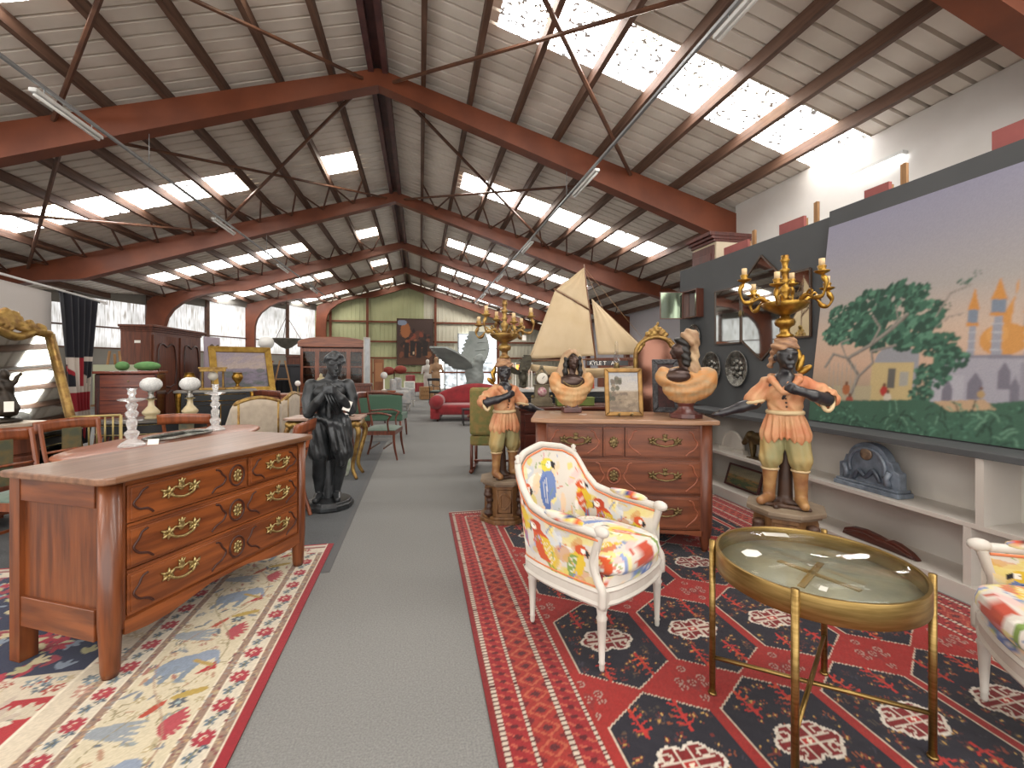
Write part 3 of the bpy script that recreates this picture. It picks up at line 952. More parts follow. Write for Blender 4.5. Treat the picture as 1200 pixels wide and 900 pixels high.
def chest_right():
    L, Dp, H = 1.33, .56, 1.0
    t = thing('chest_of_drawers', 'bow-fronted cherry chest with dull bronze pulls, under the two busts', 'chest', (1.60, 3.40, .0095), R(-18.8))
    a, b, f, k = -L / 2, L / 2, -Dp / 2, Dp / 2
    bow = lambda x: -.035 * math.cos(x / (L / 2) * PI / 2) ** 1.0 + .018 * math.cos(x / (L / 2) * PI * 1.5)
    xs = list(np.linspace(a - .03, b + .03, 30))
    P = [(x, f - .045 + bow(max(min(x, b), a))) for x in xs] + [(b + .03, k), (a - .03, k)]
    MB().prism(P, .955, .99).build('top', M_WOOD_RTOP, t, bev=.008)
    P = [(x, f + .03 + bow(x)) for x in np.linspace(a + .05, b - .05, 24)] + [(b - .03, k), (a + .03, k)]
    MB().prism(P, .13, .955).build('carcass', M_WOOD_R, t)
    for x in (a, b):
        s = 1 if x < 0 else -1
        MB().lathe([(.022, 0), (.026, .02), (.040, .09), (.052, .18), (.055, .3), (.055, .955)], 18, (x + s * .055, f + .045, 0)).b2((x + s * .055, f + .0, .16), (x + s * .10, f + .1, .955)).build('leg', M_WOOD_RZ, t)
        MB().box(x + s * .035, k - .035, .477, .07, .07, .955).build('leg', M_WOOD_RZ, t)
        MB().b2((x + s * .006, f + .1, .16), (x + s * .03, k - .06, .955)).build('side_panel', M_WOOD_RZ, t)
    ap = MB(); n = 30; q = np.linspace(a + .09, b - .09, n)
    V = []
    low = [.10 + .045 * abs(math.sin(x / (L / 2) * PI)) - (.03 if abs(x) < .05 else 0) for x in q]
    for x, z in zip(q, low): V += [(x, f + .012 + bow(x), z), (x, f + .012 + bow(x), .165), (x, f + .04 + bow(x), z), (x, f + .04 + bow(x), .165)]
    Fq = []
    for i in range(n - 1):
        o, p = i * 4, i * 4 + 4
        Fq += [(o, p, p + 1, o + 1), (o + 2, o + 3, p + 3, p + 2), (o, o + 2, p + 2, p), (o + 1, p + 1, p + 3, o + 3)]
    ap.add(V, Fq); ap.build('apron', M_WOOD_R, t)
    hm, km = handle_mesh(.235, M_BRASS_DULL), keyplate_mesh(.036, M_BRASS_DULL)
    X = lambda s: a + s * L
    fy = f + .022
    drawer(t, X(.075), X(.385), .70, .925, fy, M_WOOD_R, [X(.235)], [], hm, km, bow)
    drawer(t, X(.392), X(.508), .70, .925, fy, M_WOOD_R, [], [X(.45)], hm, km, bow, False, False)
    drawer(t, X(.515), X(.925), .70, .925, fy, M_WOOD_R, [X(.73)], [], hm, km, bow)
    drawer(t, X(.075), X(.925), .435, .68, fy, M_WOOD_R, [X(.225), X(.73)], [X(.45)], hm, km, bow)
    drawer(t, X(.075), X(.925), .172, .415, fy, M_WOOD_R, [X(.225), X(.73)], [X(.45)], hm, km, bow)
    return t
chest_r = chest_right()
MB().b2((-.03, -.006, 0), (.03, .006, .002)).build('price_card', M_TAG, None, (1.33, 3.50, .9985), R(-10))
tag(bpy.data.objects['price_card'], 'small white price card lying in front of the hooded bust', 'card', 'price cards')

# ================================================================== PARROT ARMCHAIRS
M_WHITEW = mat('white painted wood', '#c9c4bc', 0.42, 0, '#bcb6ad', 5.0, (1, 1, 1), 3, 0.05, 60)
M_PIPE = mat('orange piping', '#c9764f', 0.8)
M_FAB = vcol('parrot fabric', 0.85, 0.15, 300, 0, 0.2, spec=0.2)
def parrot(c, x, y, s, body, wing, tail, head, rot=0.0, flip=1):
    def p(u, v):
        u *= flip
        return (x + s * (u * math.cos(rot) - v * math.sin(rot)), y + s * (u * math.sin(rot) + v * math.cos(rot)))
    c.poly([p(-.06, -.3), p(.16, -.3), p(.14, -.85), p(.05, -1.0)], tail)
    c.line([p(.04, -.4), p(.09, -.95)], .05 * s, wing)
    c.poly([p(-.20, -.35), p(-.24, .05), p(-.14, .34), p(.10, .38), p(.24, .15), p(.22, -.2), p(.10, -.45)], body)
    c.poly([p(.02, .25), p(.24, .15), p(.25, -.25), p(.13, -.62), p(.0, -.2)], wing)
    for k in range(4): c.line([p(.04 + .05 * k, .18 - .04 * k), p(.06 + .045 * k, -.45 + .03 * k)], .018 * s, '#e8e4da', .7)
    c.oval(*p(-.03, .48), .17 * s, .17 * s, head); c.oval(*p(-.09, .47), .085 * s, .09 * s, '#efece2')
    c.poly([p(-.16, .56), p(-.28, .46), p(-.24, .32), p(-.15, .42)], '#2b2a2c'); c.oval(*p(-.06, .50), .02 * s, .02 * s, '#1a1a1a')
def fabric():
    c = Canvas(1.7, 1.0, .005, '#d3cdc3')
    r = random.Random(5)
    for _ in range(130):
        x, y, a = r.uniform(0, 1.7), r.uniform(0, 1), r.random() * 3
        c.oval(x, y, r.uniform(.03, .1), r.uniform(.015, .05), r.choice(['#e9dc8e', '#ead9a8', '#dcb6b2', '#cfd6dc', '#e6c7a0', '#efeae2', '#efe9dc', '#d8c75e', '#b9c4d0', '#e3e0a0']), a, .75)
    for _ in range(70):
        x = r.choice([r.uniform(0, .5), r.uniform(1.15, 1.7)])
        c.oval(x, r.uniform(0, .5), r.uniform(.03, .09), r.uniform(.02, .06), r.choice(['#d8c35a', '#cfae4a', '#c98a4e', '#dcd08a', '#b8bccb']), r.random() * 3, .6)
    B, O, Yl, Gn, Nv = '#6f86b8', '#c9562f', '#d8b83c', '#7f9a4e', '#35447c'
    parrot(c, .85, .62, .36, B, '#5a74ad', '#5a70a8', '#d6c84a', 0, 1)         # blue bird on the back
    parrot(c, 1.16, .50, .31, O, Yl, Nv, O, .35, 1); c.poly([(1.18, .50), (1.26, .44), (1.30, .30), (1.23, .36)], Nv)
    parrot(c, 1.40, .30, .27, O, Yl, Gn, '#b8452c', .3, 1); c.oval(1.50, .40, .07, .025, '#8b9cc4', -.4)
    parrot(c, .36, .30, .29, O, Yl, Gn, '#b8452c', -.3, -1); parrot(c, .52, .46, .24, Yl, O, B, O, -.2, 1)
    parrot(c, .13, .27, .22, Yl, Gn, B, O, .2, 1); parrot(c, 1.60, .27, .22, B, Nv, Gn, Yl, .1, -1)
    for _ in range(90):
        x, y, a = r.uniform(0, 1.7), r.uniform(0, 1), r.random() * 3
        l = r.uniform(.03, .09)
        c.line([(x, y), (x + l * math.cos(a), y + l * math.sin(a))], r.uniform(.004, .012), r.choice([B, O, Yl, Gn, '#c97a86', '#9fb2cf', '#d89a4a']), .8)
    c.a *= .9
    return c
FAB = fabric()
def seatfab():
    c = Canvas(.8, .8, .005, '#d3cdc3')
    r = random.Random(9)
    for _ in range(110):
        c.oval(r.uniform(0, .8), r.uniform(0, .8), r.uniform(.03, .09), r.uniform(.015, .05), r.choice(['#e9dc8e', '#dcb6b2', '#efeae2', '#cfd6dc', '#e8cfa8', '#ded27a', '#efe9dc', '#efeadd']), r.random() * 3, .8)
    c.poly([(.05, .60), (.28, .66), (.72, .42), (.70, .40), (.3, .56)], '#7088bd'); c.poly([(.1, .60), (.3, .64), (.45, .56), (.2, .57)], '#5a74ad')
    c.poly([(.45, .70), (.75, .66), (.7, .58)], '#cf7350'); parrot(c, .5, .30, .22, '#d8c04a', '#c9562f', '#7f9a4e', '#d9d4c8', .5, -1)
    parrot(c, .2, .22, .2, '#c9764f', '#d8b83c', '#6f86b8', '#cf9a9a', 1.2, 1)
    for k in range(9): c.rect(.02 + .09 * k, 0, .05 + .09 * k, .12, r.choice(['#d8b83c', '#c9562f', '#7f9a4e', '#8b9cc4', '#e0d8c0', '#b8452c']))
    for _ in range(60):
        x, y, a = r.uniform(0, .8), r.uniform(0, .8), r.random() * 3
        c.line([(x, y), (x + .06 * math.cos(a), y + .06 * math.sin(a))], .008, r.choice(['#6f86b8', '#c9562f', '#d8b83c', '#7f9a4e', '#c97a86']), .8)
    c.a *= .9
    return c
SFAB = seatfab()
def armchair(loc, rz, label):
    t = thing('parrot_armchair', label, 'armchair', loc, rz, 'white armchairs with parrot fabric')
    # plan of the shell, front right round the back to front left; height of its upper edge
    plan = smooth_path([(.305, -.25, 0), (.315, -.10, 0), (.315, .06, 0), (.298, .20, 0), (.262, .285, 0), (.14, .325, 0), (0, .335, 0), (-.14, .325, 0), (-.262, .285, 0), (-.298, .20, 0), (-.315, .06, 0), (-.315, -.10, 0), (-.305, -.25, 0)], 6)
    plan = [np.array(p[:2]) for p in plan]
    ln = np.concatenate([[0], np.cumsum([np.linalg.norm(plan[i + 1] - plan[i]) for i in range(len(plan) - 1)])]); ln /= ln[-1]
    def P2(s):
        return np.array([np.interp(s, ln, [p[0] for p in plan]), np.interp(s, ln, [p[1] for p in plan])])
    hk = ([0, .08, .18, .25, .29, .325, .335, .39, .5, .61, .665, .675, .71, .75, .82, .92, 1],
          [.645, .65, .655, .68, .745, .845, .872, .915, .945, .915, .872, .845, .745, .68, .655, .65, .645])
    def Ht(s): return float(np.interp(s, *hk))
    def lean(p, z):                                        # the back rakes and the sides flare a little
        k = max(z - .40, 0)
        return (p[0] * (1 + .10 * k), p[1] + (.14 * k if p[1] > .15 else .14 * k * max((p[1] + .1) / .25, 0)), z)
    def shell(off, z0, flip, name):
        nu, nv = 190, 64
        m = MB(); cols = []
        def fn(u, v):
            p = P2(u); nrm = np.array([0 - p[0], .02 - p[1]]); nrm = nrm / np.linalg.norm(nrm)
            bulge = off + (.012 * math.sin(PI * v) if off > 0 else -.004 * math.sin(PI * v))
            z = z0 + (Ht(u) - .012 - z0) * v
            return lean(p + nrm * bulge, z)
        m.grid(fn, nu, nv)
        for j in range(nv):
            for i in range(nu):
                u, v = i / (nu - 1), j / (nv - 1)
                z = z0 + (Ht(u) - z0) * v
                uu = u if flip else 1 - u
                cols.append(FAB.sample(uu, min((z - .30) / .68, 1)))
        if not flip: m.f = [q[::-1] for q in m.f]
        m.c = cols
        m.build(name, M_FAB, t)
    shell(.022, .40, True, 'inner_upholstery'); shell(-.004, .335, False, 'outer_upholstery')
    top = [lean(P2(s), Ht(s)) for s in np.linspace(0, 1, 80)]
    MB().tube(top, .0215, 8).build('top_rail', M_WHITEW, t)
    for off, dz in ((.024, -.020), (-.014, -.028)):
        q = []
        for s in np.linspace(.0, 1, 80):
            p = P2(s); nrm = np.array([-p[0], .02 - p[1]]); nrm /= np.linalg.norm(nrm)
            q.append(lean(p + nrm * off, Ht(s) + dz))
        MB().tube(q, .0065, 6).build('piping', M_PIPE, t)
    MB().tube([(*(P2(s) * 1.012), .394) for s in np.linspace(.01, .99, 60)], .006, 6).build('piping', M_PIPE, t)
    for s in (-1, 1):                                     # arm fronts: scroll, curved support
        x = s * .305
        MB().ell((x, -.265, .655), (.030, .045, .028), 12, 8).tube(smooth_path([(x, -.26, .645), (x, -.235, .57), (x, -.215, .50), (x, -.245, .42), (x, -.27, .38), (x, -.27, .30)], 4), .022, 8).build('arm_support', M_WHITEW, t)
        pad = MB()
        pts = [lean(P2(q), Ht(q) + .020) for q in (np.linspace(.05, .19, 9) if s > 0 else np.linspace(.81, .95, 9))]
        rad = [.014, .024, .028, .030, .030, .030, .028, .024, .014]
        pad.tube(pts, rad, 10, flat=.8)
        rr = random.Random(3 + s)
        pad.c = [FAB.sample(.55 + .35 * ((i // 10) / 9) + .01 * s, .3 + .04 * (i % 10)) for i in range(len(pad.v))]
        pad.build('arm_pad', M_FAB, t)
        MB().lathe([(.016, 0), (.022, .012), (.012, .024), (.018, .04), (.004, .052)], 12, lean(P2(.335 if s > 0 else .665), .875)).build('finial', M_WHITEW, t)
    rail_pts = [(p[0], p[1]) for p in [P2(s) for s in np.linspace(0, 1, 40)]] + smooth_path([(-.305, -.25), (-.20, -.292), (0, -.31), (.20, -.292), (.305, -.25)], 5)[1:-1]
    rail = MB(); n = len(rail_pts)
    for i, (ox, z) in enumerate(((.02, .305), (-.012, .305), (-.016, .325), (-.008, .35), (-.008, .385), (.02, .385))):
        pass
    V = []; prof = [(.03, .30), (-.010, .30), (-.018, .312), (-.010, .326), (-.010, .362), (-.016, .372), (-.006, .385), (.03, .385)]
    for x, y in rail_pts:
        nr = np.array([-x, .0 - y]); nr /= np.linalg.norm(nr)
        for o, z in prof: V.append((x + nr[0] * o, y + nr[1] * o, z))
    k = len(prof)
    rail.add(V, [(i * k + j, ((i + 1) % n) * k + j, ((i + 1) % n) * k + (j + 1) % k, i * k + (j + 1) % k) for i in range(n) for j in range(k)])
    rail.build('seat_rail', M_WHITEW, t)
    fr = MB(); front = smooth_path([(-.285, -.262), (-.20, -.298), (0, -.318), (.20, -.298), (.285, -.262)], 6)
    fr.grid(lambda u, v: (*front[int(round(u * (len(front) - 1)))], .388 + .05 * v), len(front), 4)
    fr.c = [FAB.sample(.3 + .4 * ((i % len(front)) / (len(front) - 1)), .45 + .1 * (i // len(front))) for i in range(len(fr.v))]
    fr.build('front_upholstery', M_FAB, t)
    for x, y in ((-.285, -.255), (.285, -.255), (-.225, .275), (.225, .275)):
        lg = MB().box(x, y, .335, .058, .058, .075)
        lg.lathe([(.011, 0), (.014, .012), (.013, .03), (.018, .036), (.014, .044), (.024, .235), (.029, .245), (.022, .258), (.027, .29), (.027, .30)], 16, (x, y, 0), lobes=8, amp=.03)
        lg.build('leg', M_WHITEW, t)
    cu = MB()                                              # plump seat cushion
    def cf(u, v):
        a = 2 * PI * u
        e = .45
        cx, cy = math.copysign(abs(math.cos(a)) ** e, math.cos(a)), math.copysign(abs(math.sin(a)) ** e, math.sin(a))
        rr = float(np.interp(v, [0, .15, .2, .25, .32, .4, .5, .7, 1], [0, .75, .95, 1.0, 1.0, .965, .85, .45, 0.0])); z = float(np.interp(v, [0, .15, .2, .25, .32, .4, .5, .7, 1], [.425, .425, .432, .455, .478, .508, .526, .538, .542]))
        x = cx * .282 * rr; y = -.035 + cy * .285 * rr
        if y < -.1: y -= .022 * (1 - (x / .29) ** 2)
        return (x * (1 - .12 * max(y, 0) / .25), y, z)
    cu.grid(cf, 120, 41, cu=True)
    cu.c = [SFAB.sample(.5 + p[0] / .72, (.5 + (p[1] + .035) / .72) if p[2] > .515 else (p[2] - .42) * 1.2) for p in cu.v]
    cu.build('seat_cushion', M_FAB, t)
    t.scale = (.89, .92, .975)
    return t
armchair((.905, 2.235, .0095), R(32), 'white armchair with parrot fabric, between the aisle and the round brass table')
armchair((2.33, 1.065, .0095), R(-128), 'white armchair with parrot fabric, close to the white shelves')

# ================================================================== ROUND BRASS TABLE
def brass_table():
    cx, cy, r, H = 1.505, 1.462, .345, .64
    t = thing('side_table', 'round brass table with a glazed smoky tray top on crossed rails', 'table', (cx, cy, .0095), 0)
    MBR = mat('brushed brass', '#9c8250', 0.34, 0.9, '#836a3c', 8.0, (1, 1, 12), 3)
    ring = MB()
    pr = [(r, H - .085), (r, H), (r - .012, H), (r - .012, H - .085)]
    n = 72
    V = [(q * math.cos(2 * PI * k / n), q * math.sin(2 * PI * k / n), z) for k in range(n) for q, z in pr]
    ring.add(V, [(k * 4 + j, ((k + 1) % n) * 4 + j, ((k + 1) % n) * 4 + (j + 1) % 4, k * 4 + (j + 1) % 4) for k in range(n) for j in range(4)], True)
    ring.build('rim', MBR, t, bev=.002)
    MB().lathe([(0, H - .075), (r - .013, H - .075), (r - .013, H - .062), (0, H - .062)], 64).build('tray', mat('mottled tray', '#8b8f80', .45, .2, '#70746a', 9.0, (1, 1, 1), 6, .2, 40), t)
    for a in (.55, 1.9):
        MB().b2((-.16, -.012, H - .062), (.13, .012, H - .058)).build('inlay', MBR, t, (0, 0, 0), a)
    MB().lathe([(0, H - .012), (r - .013, H - .012), (r - .013, H - .006), (0, H - .006)], 64).build('glass_top', glassmat('table glass', '#dfe8e2', .03, .22), t)
    legs = [(1.215 - cx, 1.675 - cy), (1.78 - cx, 1.243 - cy), (1.235 - cx, 1.262 - cy), (1.772 - cx, 1.664 - cy)]
    L2 = []
    for x, y in legs:
        k = (r + .012) / math.hypot(x, y); x, y = x * k, y * k; L2.append((x, y))
        MB().tube([(x, y, .004), (x, y, H + .012)], .0125, 12).lathe([(.017, 0), (.017, .008)], 14, (x, y, 0)).build('leg', MBR, t)
    for i, j, z in ((0, 1, .155), (2, 3, .172)):
        MB().tube([(*L2[i], z), (*L2[j], z)], .0085, 10).build('stretcher', MBR, t)
    o = MB().prism([(-.05, -.02), (.05, -.02), (.05, .02), (-.05, .02)], 0, .0015).build('price_card', M_TAG, None, (cx + .06, cy + .25, .008 + H - .006), R(-22))
    tag(o, 'blank white card lying near the rim of the brass table', 'card', 'price cards')
    o = MB().prism([(.045 * math.cos(k * PI / 3), .035 * math.sin(k * PI / 3)) for k in range(6)], 0, .0015).build('price_card', M_TAG, None, (cx - .19, cy + .10, .008 + H - .006), .4)
    tag(o, 'small six-sided white card on the brass table', 'card', 'price cards')
    o = MB().prism([(-.018, -.010), (.018, -.010), (.018, .012), (-.018, .012)], 0, .0015).build('price_card', M_TAG, None, (cx - .16, cy - .20, .008 + H - .006), .6)
    tag(o, 'tiny white tag at the edge of the brass table', 'card', 'price cards')
brass_table()

# ================================================================== STATUES AND BUSTS
M_EBONY = mat('ebony paint', '#1b1a1c', 0.38, 0, '#26242a', 8.0, coat=.2)
M_TUNIC = mat('salmon tunic paint', '#b36d48', 0.6, 0, '#bd9068', 9.0, (1, 1, 1), 5, .2, 50)
M_BREECH = mat('olive gold breeches', '#8b875f', 0.6, 0, '#a98e58', 7.0, (1, 1, .5), 5, .2, 50)
M_BOOT = mat('brown boot paint', '#7b4e30', 0.5, 0, '#a07a4c', 10.0)
M_TURB = mat('striped turban', '#a9825f', 0.6, 0, '#7c5a45', 14.0, (1, 1, 4))
M_GILT = mat('gilt carving', '#b08a3e', 0.34, 0.85, '#7f5a22', 18.0, (1, 1, 1), 4, .2, 60)
M_GILT2 = mat('worn gilt', '#a88a4e', 0.42, 0.7, '#7a5a34', 14.0, (1, 1, 1), 4, .2, 60)
M_DARKWOOD = mat('dark carved wood', '#35241c', 0.5, 0, '#4a3122', 8.0)
M_CREAMC = mat('cream cuff', '#c2ab84', 0.6)
M_CANDLE = mat('card candle', '#c9ae84', 0.7)
M_PEDW = wood('pedestal oak', '#7d5a37', '#5d4027', 2, 0.5, 0.1)
def mir(m):
    q = MB(); q.v = [(-x, y, z) for x, y, z in m.v]; q.f = [f[::-1] for f in m.f]; q.sm = list(m.sm); q.c = m.c
    return q
def folds(n, amp, c=(0, 0), z0=-9, z1=9):
    def f(P):
        a = np.arctan2(P[..., 1] - c[1], P[..., 0] - c[0])
        w = np.clip((z1 - P[..., 2]) / .06, 0, 1) * np.clip((P[..., 2] - z0) / .02, 0, 1)
        return amp * np.sin(a * n + P[..., 2] * 9) * w
    return f
def fingers(base, d, up, side, L, r, curl=.5):
    """four fingers and a thumb from a palm"""
    base, d, up, side = [np.array(v, float) for v in (base, d, up, side)]
    out = []
    for k, l in zip((-1.5, -.5, .5, 1.5), (.85, 1.0, .95, .75)):
        a = base + side * k * r * 2.0
        b = a + d * L * l * .55; c = b + (d * (1 - curl) - up * curl) * L * l * .45
        out += [cap(a, b, r, r * .9), cap(b, c, r * .9, r * .75)]
    th = base - d * L * .45 - side * r * 3.2
    out += [cap(base - d * L * .8, th, r * 1.2, r), cap(th, th + d * L * .55 - side * r * .8, r, r * .8)]
    return out
def boy(loc, rz, label, mirrored):
    t = thing('figure_candelabrum', label, 'statue', loc, rz, 'pair of candelabrum figures')
    W = mir if mirrored else (lambda m: m)
    sx = -1 if mirrored else 1
    hd = (.012, -.012, .965)
    body = [eld(hd, (.060, .070, .080)), eld((.018, -.040, .935), (.046, .045, .050)), cap((0, .005, .80), (.006, -.004, .92), .040, .034),
            eld((0, 0, .77), (.115, .075, .05)), eld((.028, -.083, .952), (.012, .018, .014)), cap((.026, -.070, .985), (.026, -.082, .955), .008, .010),
            cap((.010, -.078, .925), (.045, -.076, .925), .009), cap((.012, -.077, .914), (.043, -.075, .914), .009), eld((.028, -.068, .892), (.022, .020, .016)),
            cap((-.02, -.062, .983), (.014, -.072, .986), .009), cap((.036, -.072, .986), (.064, -.055, .983), .009), eld((-.055, .0, .955), (.012, .018, .024)),
            cap((0, 0, .72), (0, 0, .80), .08, .07)]
    body += chain([(-.17, -.01, .70), (-.175, -.03, .655), (-.25, -.05, .625), (-.335, -.075, .592)], [.036, .040, .036, .024])
    body += [cap((-.335, -.075, .592), (-.365, -.085, .582), .024, .026)] + fingers((-.380, -.09, .578), (-.95, -.25, -.12), (0, 0, 1), (.2, -.97, .0), .055, .0075, .3)
    body += chain([(.20, -.02, .71), (.215, -.07, .695), (.15, -.14, .72), (.085, -.165, .745)], [.038, .040, .034, .025])
    body += [cap((.085, -.165, .745), (.055, -.168, .757), .025, .027)] + fingers((.04, -.17, .765), (-.9, -.1, .40), (.2, 1, .2), (.35, -.1, .9), .05, .0075, .5)
    for s in (-1, 1): body += [cap((s * .03, 0, .74), (s * .075, 0, .29), .04, .045), cap((s * .075, 0, .29), (s * .082, 0, .20), .045, .038)]
    W(surf(body, .0055, .014)).build('figure_body', M_EBONY, t)
    tu = [eld((0, .005, .735), (.122, .088, .115)), eld((0, .005, .64), (.100, .080, .10)), cap((-.03, .0, .585), (-.052, .0, .455), .072, .092), cap((.03, .0, .585), (.052, .0, .455), .072, .092),
          cap((-.10, .0, .79), (-.155, -.01, .71), .045, .050), cap((-.155, -.01, .71), (-.178, -.02, .675), .052, .058),
          cap((.10, .0, .79), (.18, -.01, .74), .046, .054), cap((.18, -.01, .74), (.222, -.035, .70), .056, .066)]
    neck = [cap((0, -.09, .86), (0, -.115, .70), .050, .004), cap((0, 0, .79), (0, 0, .95), .050, .06), cap((-.172, -.012, .60), (-.172, -.012, .645), .05, .035), cap((.215, -.1, .69), (.22, -.06, .695), .045, .045), eld((0, -.02, .36), (.10, .12, .085)), cap((0, -.16, .42), (0, -.12, .56), .035, .004)]
    W(surf(tu, .006, .010, neck, lambda P: folds(17, .007, z0=.38, z1=.60)(P) + .0035 * np.sin(P[..., 0] * 95 + 3 * np.sin(P[..., 2] * 30)) * (P[..., 2] > .58))).build('tunic', M_TUNIC, t)
    cu = MB()
    cu.tube([(-.178 + .060 * math.cos(a), -.022 + .055 * math.sin(a), .662 + .012 * math.cos(a)) for a in np.linspace(0, 2 * PI, 20)[:-1]], .011, 6, closed=True)
    W(cu).build('cuff', M_CREAMC, t)
    cu = MB().tube([(.222 + .030 * math.cos(a), -.060 + .055 * math.sin(a) * .6, .695 + .068 * math.sin(a)) for a in np.linspace(0, 2 * PI, 20)[:-1]], .013, 6, closed=True)
    W(cu).build('cuff', M_CREAMC, t)
    be = MB().tube([(.103 * math.cos(a), .004 + .086 * math.sin(a), .600) for a in np.linspace(0, 2 * PI, 28)[:-1]], .010, 6, closed=True, flat=1.5)
    W(be).build('belt', M_CREAMC, t)
    bt = MB()
    for k in range(4): MB().ell((.003 * k, -.092 - .002 * k + .004 * k, .72 - .026 * k), .007, 8, 6).build('button', M_DARKWOOD, t) if not mirrored else MB().ell((-.003 * k, -.092 + .002 * k, .72 - .026 * k), .007, 8, 6).build('button', M_DARKWOOD, t)
    col = [cap((-.012, -.10, .73), (-.075, -.055, .815), .016, .022), cap((.012, -.10, .73), (.075, -.055, .815), .016, .022), cap((-.075, -.055, .815), (-.08, .03, .83), .022, .02), cap((.075, -.055, .815), (.08, .03, .83), .022, .02), cap((-.08, .03, .83), (.08, .03, .83), .02)]
    W(surf(col, .006, .012)).build('collar', M_TUNIC, t)
    br = [cap((-.055, 0, .47), (-.082, -.005, .30), .075, .070), cap((.055, 0, .47), (.085, -.005, .30), .075, .070), cap((-.082, -.005, .30), (-.085, -.005, .265), .066, .052), cap((.085, -.005, .30), (.088, -.005, .265), .066, .052)]
    def rp(P): return .004 * np.sin(P[..., 0] * 130 + P[..., 2] * 25) * np.cos(P[..., 1] * 60)
    W(surf(br, .006, .012, (), rp)).build('breeches', M_BREECH, t)
    for s, ft in ((-1, (-.135, -.105, .030)), (1, (.105, -.115, .030))):
        b = [cap((s * .084, 0, .225), (s * .088, .0, .12), .047, .036), cap((s * .088, 0, .12), (s * .09, .005, .045), .036, .036), cap((s * .09, .0, .035), ft, .034, .026)]
        W(surf(b, .006, .01)).build('boot', M_BOOT, t)
        W(MB().tube([(s * .084 + .048 * math.cos(a), .048 * math.sin(a), .228) for a in np.linspace(0, 2 * PI, 18)[:-1]], .008, 6, closed=True)).build('boot_cuff', M_CREAMC, t)
    def tw(P): return .005 * np.sin(P[..., 0] * 60 + P[..., 2] * 130)
    tb = [eld((.0, .012, 1.028), (.080, .086, .050)), eld((0, .02, 1.062), (.06, .065, .045)), cap((-.05, .045, 1.01), (-.085, .06, .90), .030, .016)]
    W(surf(tb, .006, .02, (), tw)).build('turban', M_TURB, t)
    lf = MB()
    for k, (x, z, a, l) in enumerate(((.085, .92, .3, .06), (.11, .875, .9, .05), (.075, .97, -.2, .05))):
        lf.ell((0, 0, 0), (.022, .012, l), 8, 6, M=T(x, .06, z) @ RY(a))
    W(lf).build('leaf_ornament', M_GILT, t)
    tr = surf([cap((0, .05, 0), (.01, .05, .48), .045, .03), cap((-.08, .02, .008), (.10, .0, .008), .02), cap((-.13, -.08, .008), (.13, -.10, .008), .014), cap((-.05, -.13, .008), (.03, .12, .008), .016)], .008, .03)
    tr.v = [(x, y, max(z, 0)) for x, y, z in tr.v]
    W(tr).build('tree_support', M_DARKWOOD, t)
    # candelabrum on the head
    c = MB().lathe([(.045, 1.085), (.050, 1.10), (.030, 1.115), (.026, 1.135), (.030, 1.15), (.052, 1.165), (.058, 1.185), (.052, 1.205), (.030, 1.215), (.026, 1.23)], 20, lobes=10, amp=.05)
    c.lathe([(.026, 1.23), (.060, 1.245), (.115, 1.275), (.135, 1.305), (.130, 1.315), (.05, 1.312), (.030, 1.33)], 24, lobes=12, amp=.03)
    c.lathe([(.030, 1.33), (.022, 1.35), (.034, 1.38), (.038, 1.40), (.020, 1.42), (.020, 1.44), (.032, 1.455), (.018, 1.47), (.022, 1.51), (.034, 1.525), (.016, 1.54), (.020, 1.575), (.030, 1.59), (.022, 1.60), (.024, 1.62)], 18)
    cb = c.build('candelabrum', M_GILT if not mirrored else M_GILT2, t)
    for k in range(6):
        a = 2 * PI * k / 6 + .35
        hi = 0.07 if k % 2 else 0.0
        p = smooth_path([(.10, 0, 1.31), (.145, 0, 1.345), (.19, 0, 1.325), (.215, 0, 1.29 + hi * .4), (.25, 0, 1.285 + hi * .6), (.272, 0, 1.325 + hi), (.255, 0, 1.365 + hi), (.245, 0, 1.385 + hi)], 5)
        q = MB().tube(p, [.012 + .005 * math.sin(i * .5) for i in range(len(p))], 7, M=RZ(a))
        q.tube(smooth_path([(.14, 0, 1.34), (.17, 0, 1.375), (.185, 0, 1.36), (.172, 0, 1.345)], 4), .007, 6, M=RZ(a))
        q.lathe([(.012, 1.38), (.040, 1.395), (.043, 1.402), (.018, 1.405), (.024, 1.425), (.024, 1.432)], 14, (.245, 0, hi), M=RZ(a))
        q.build('branch', M_GILT if not mirrored else M_GILT2, cb)
        MB().lathe([(.0165, 1.43), (.0165, 1.475), (0.0, 1.476)], 12, (.245, 0, hi), M=RZ(a)).build('candle', M_CANDLE, cb)
    if mirrored:
        MB().b2((-.02, -.002, -.05), (.02, .002, 0)).build('price_tag', M_TAG, cb, (.15, -.10, 1.30))
    return t
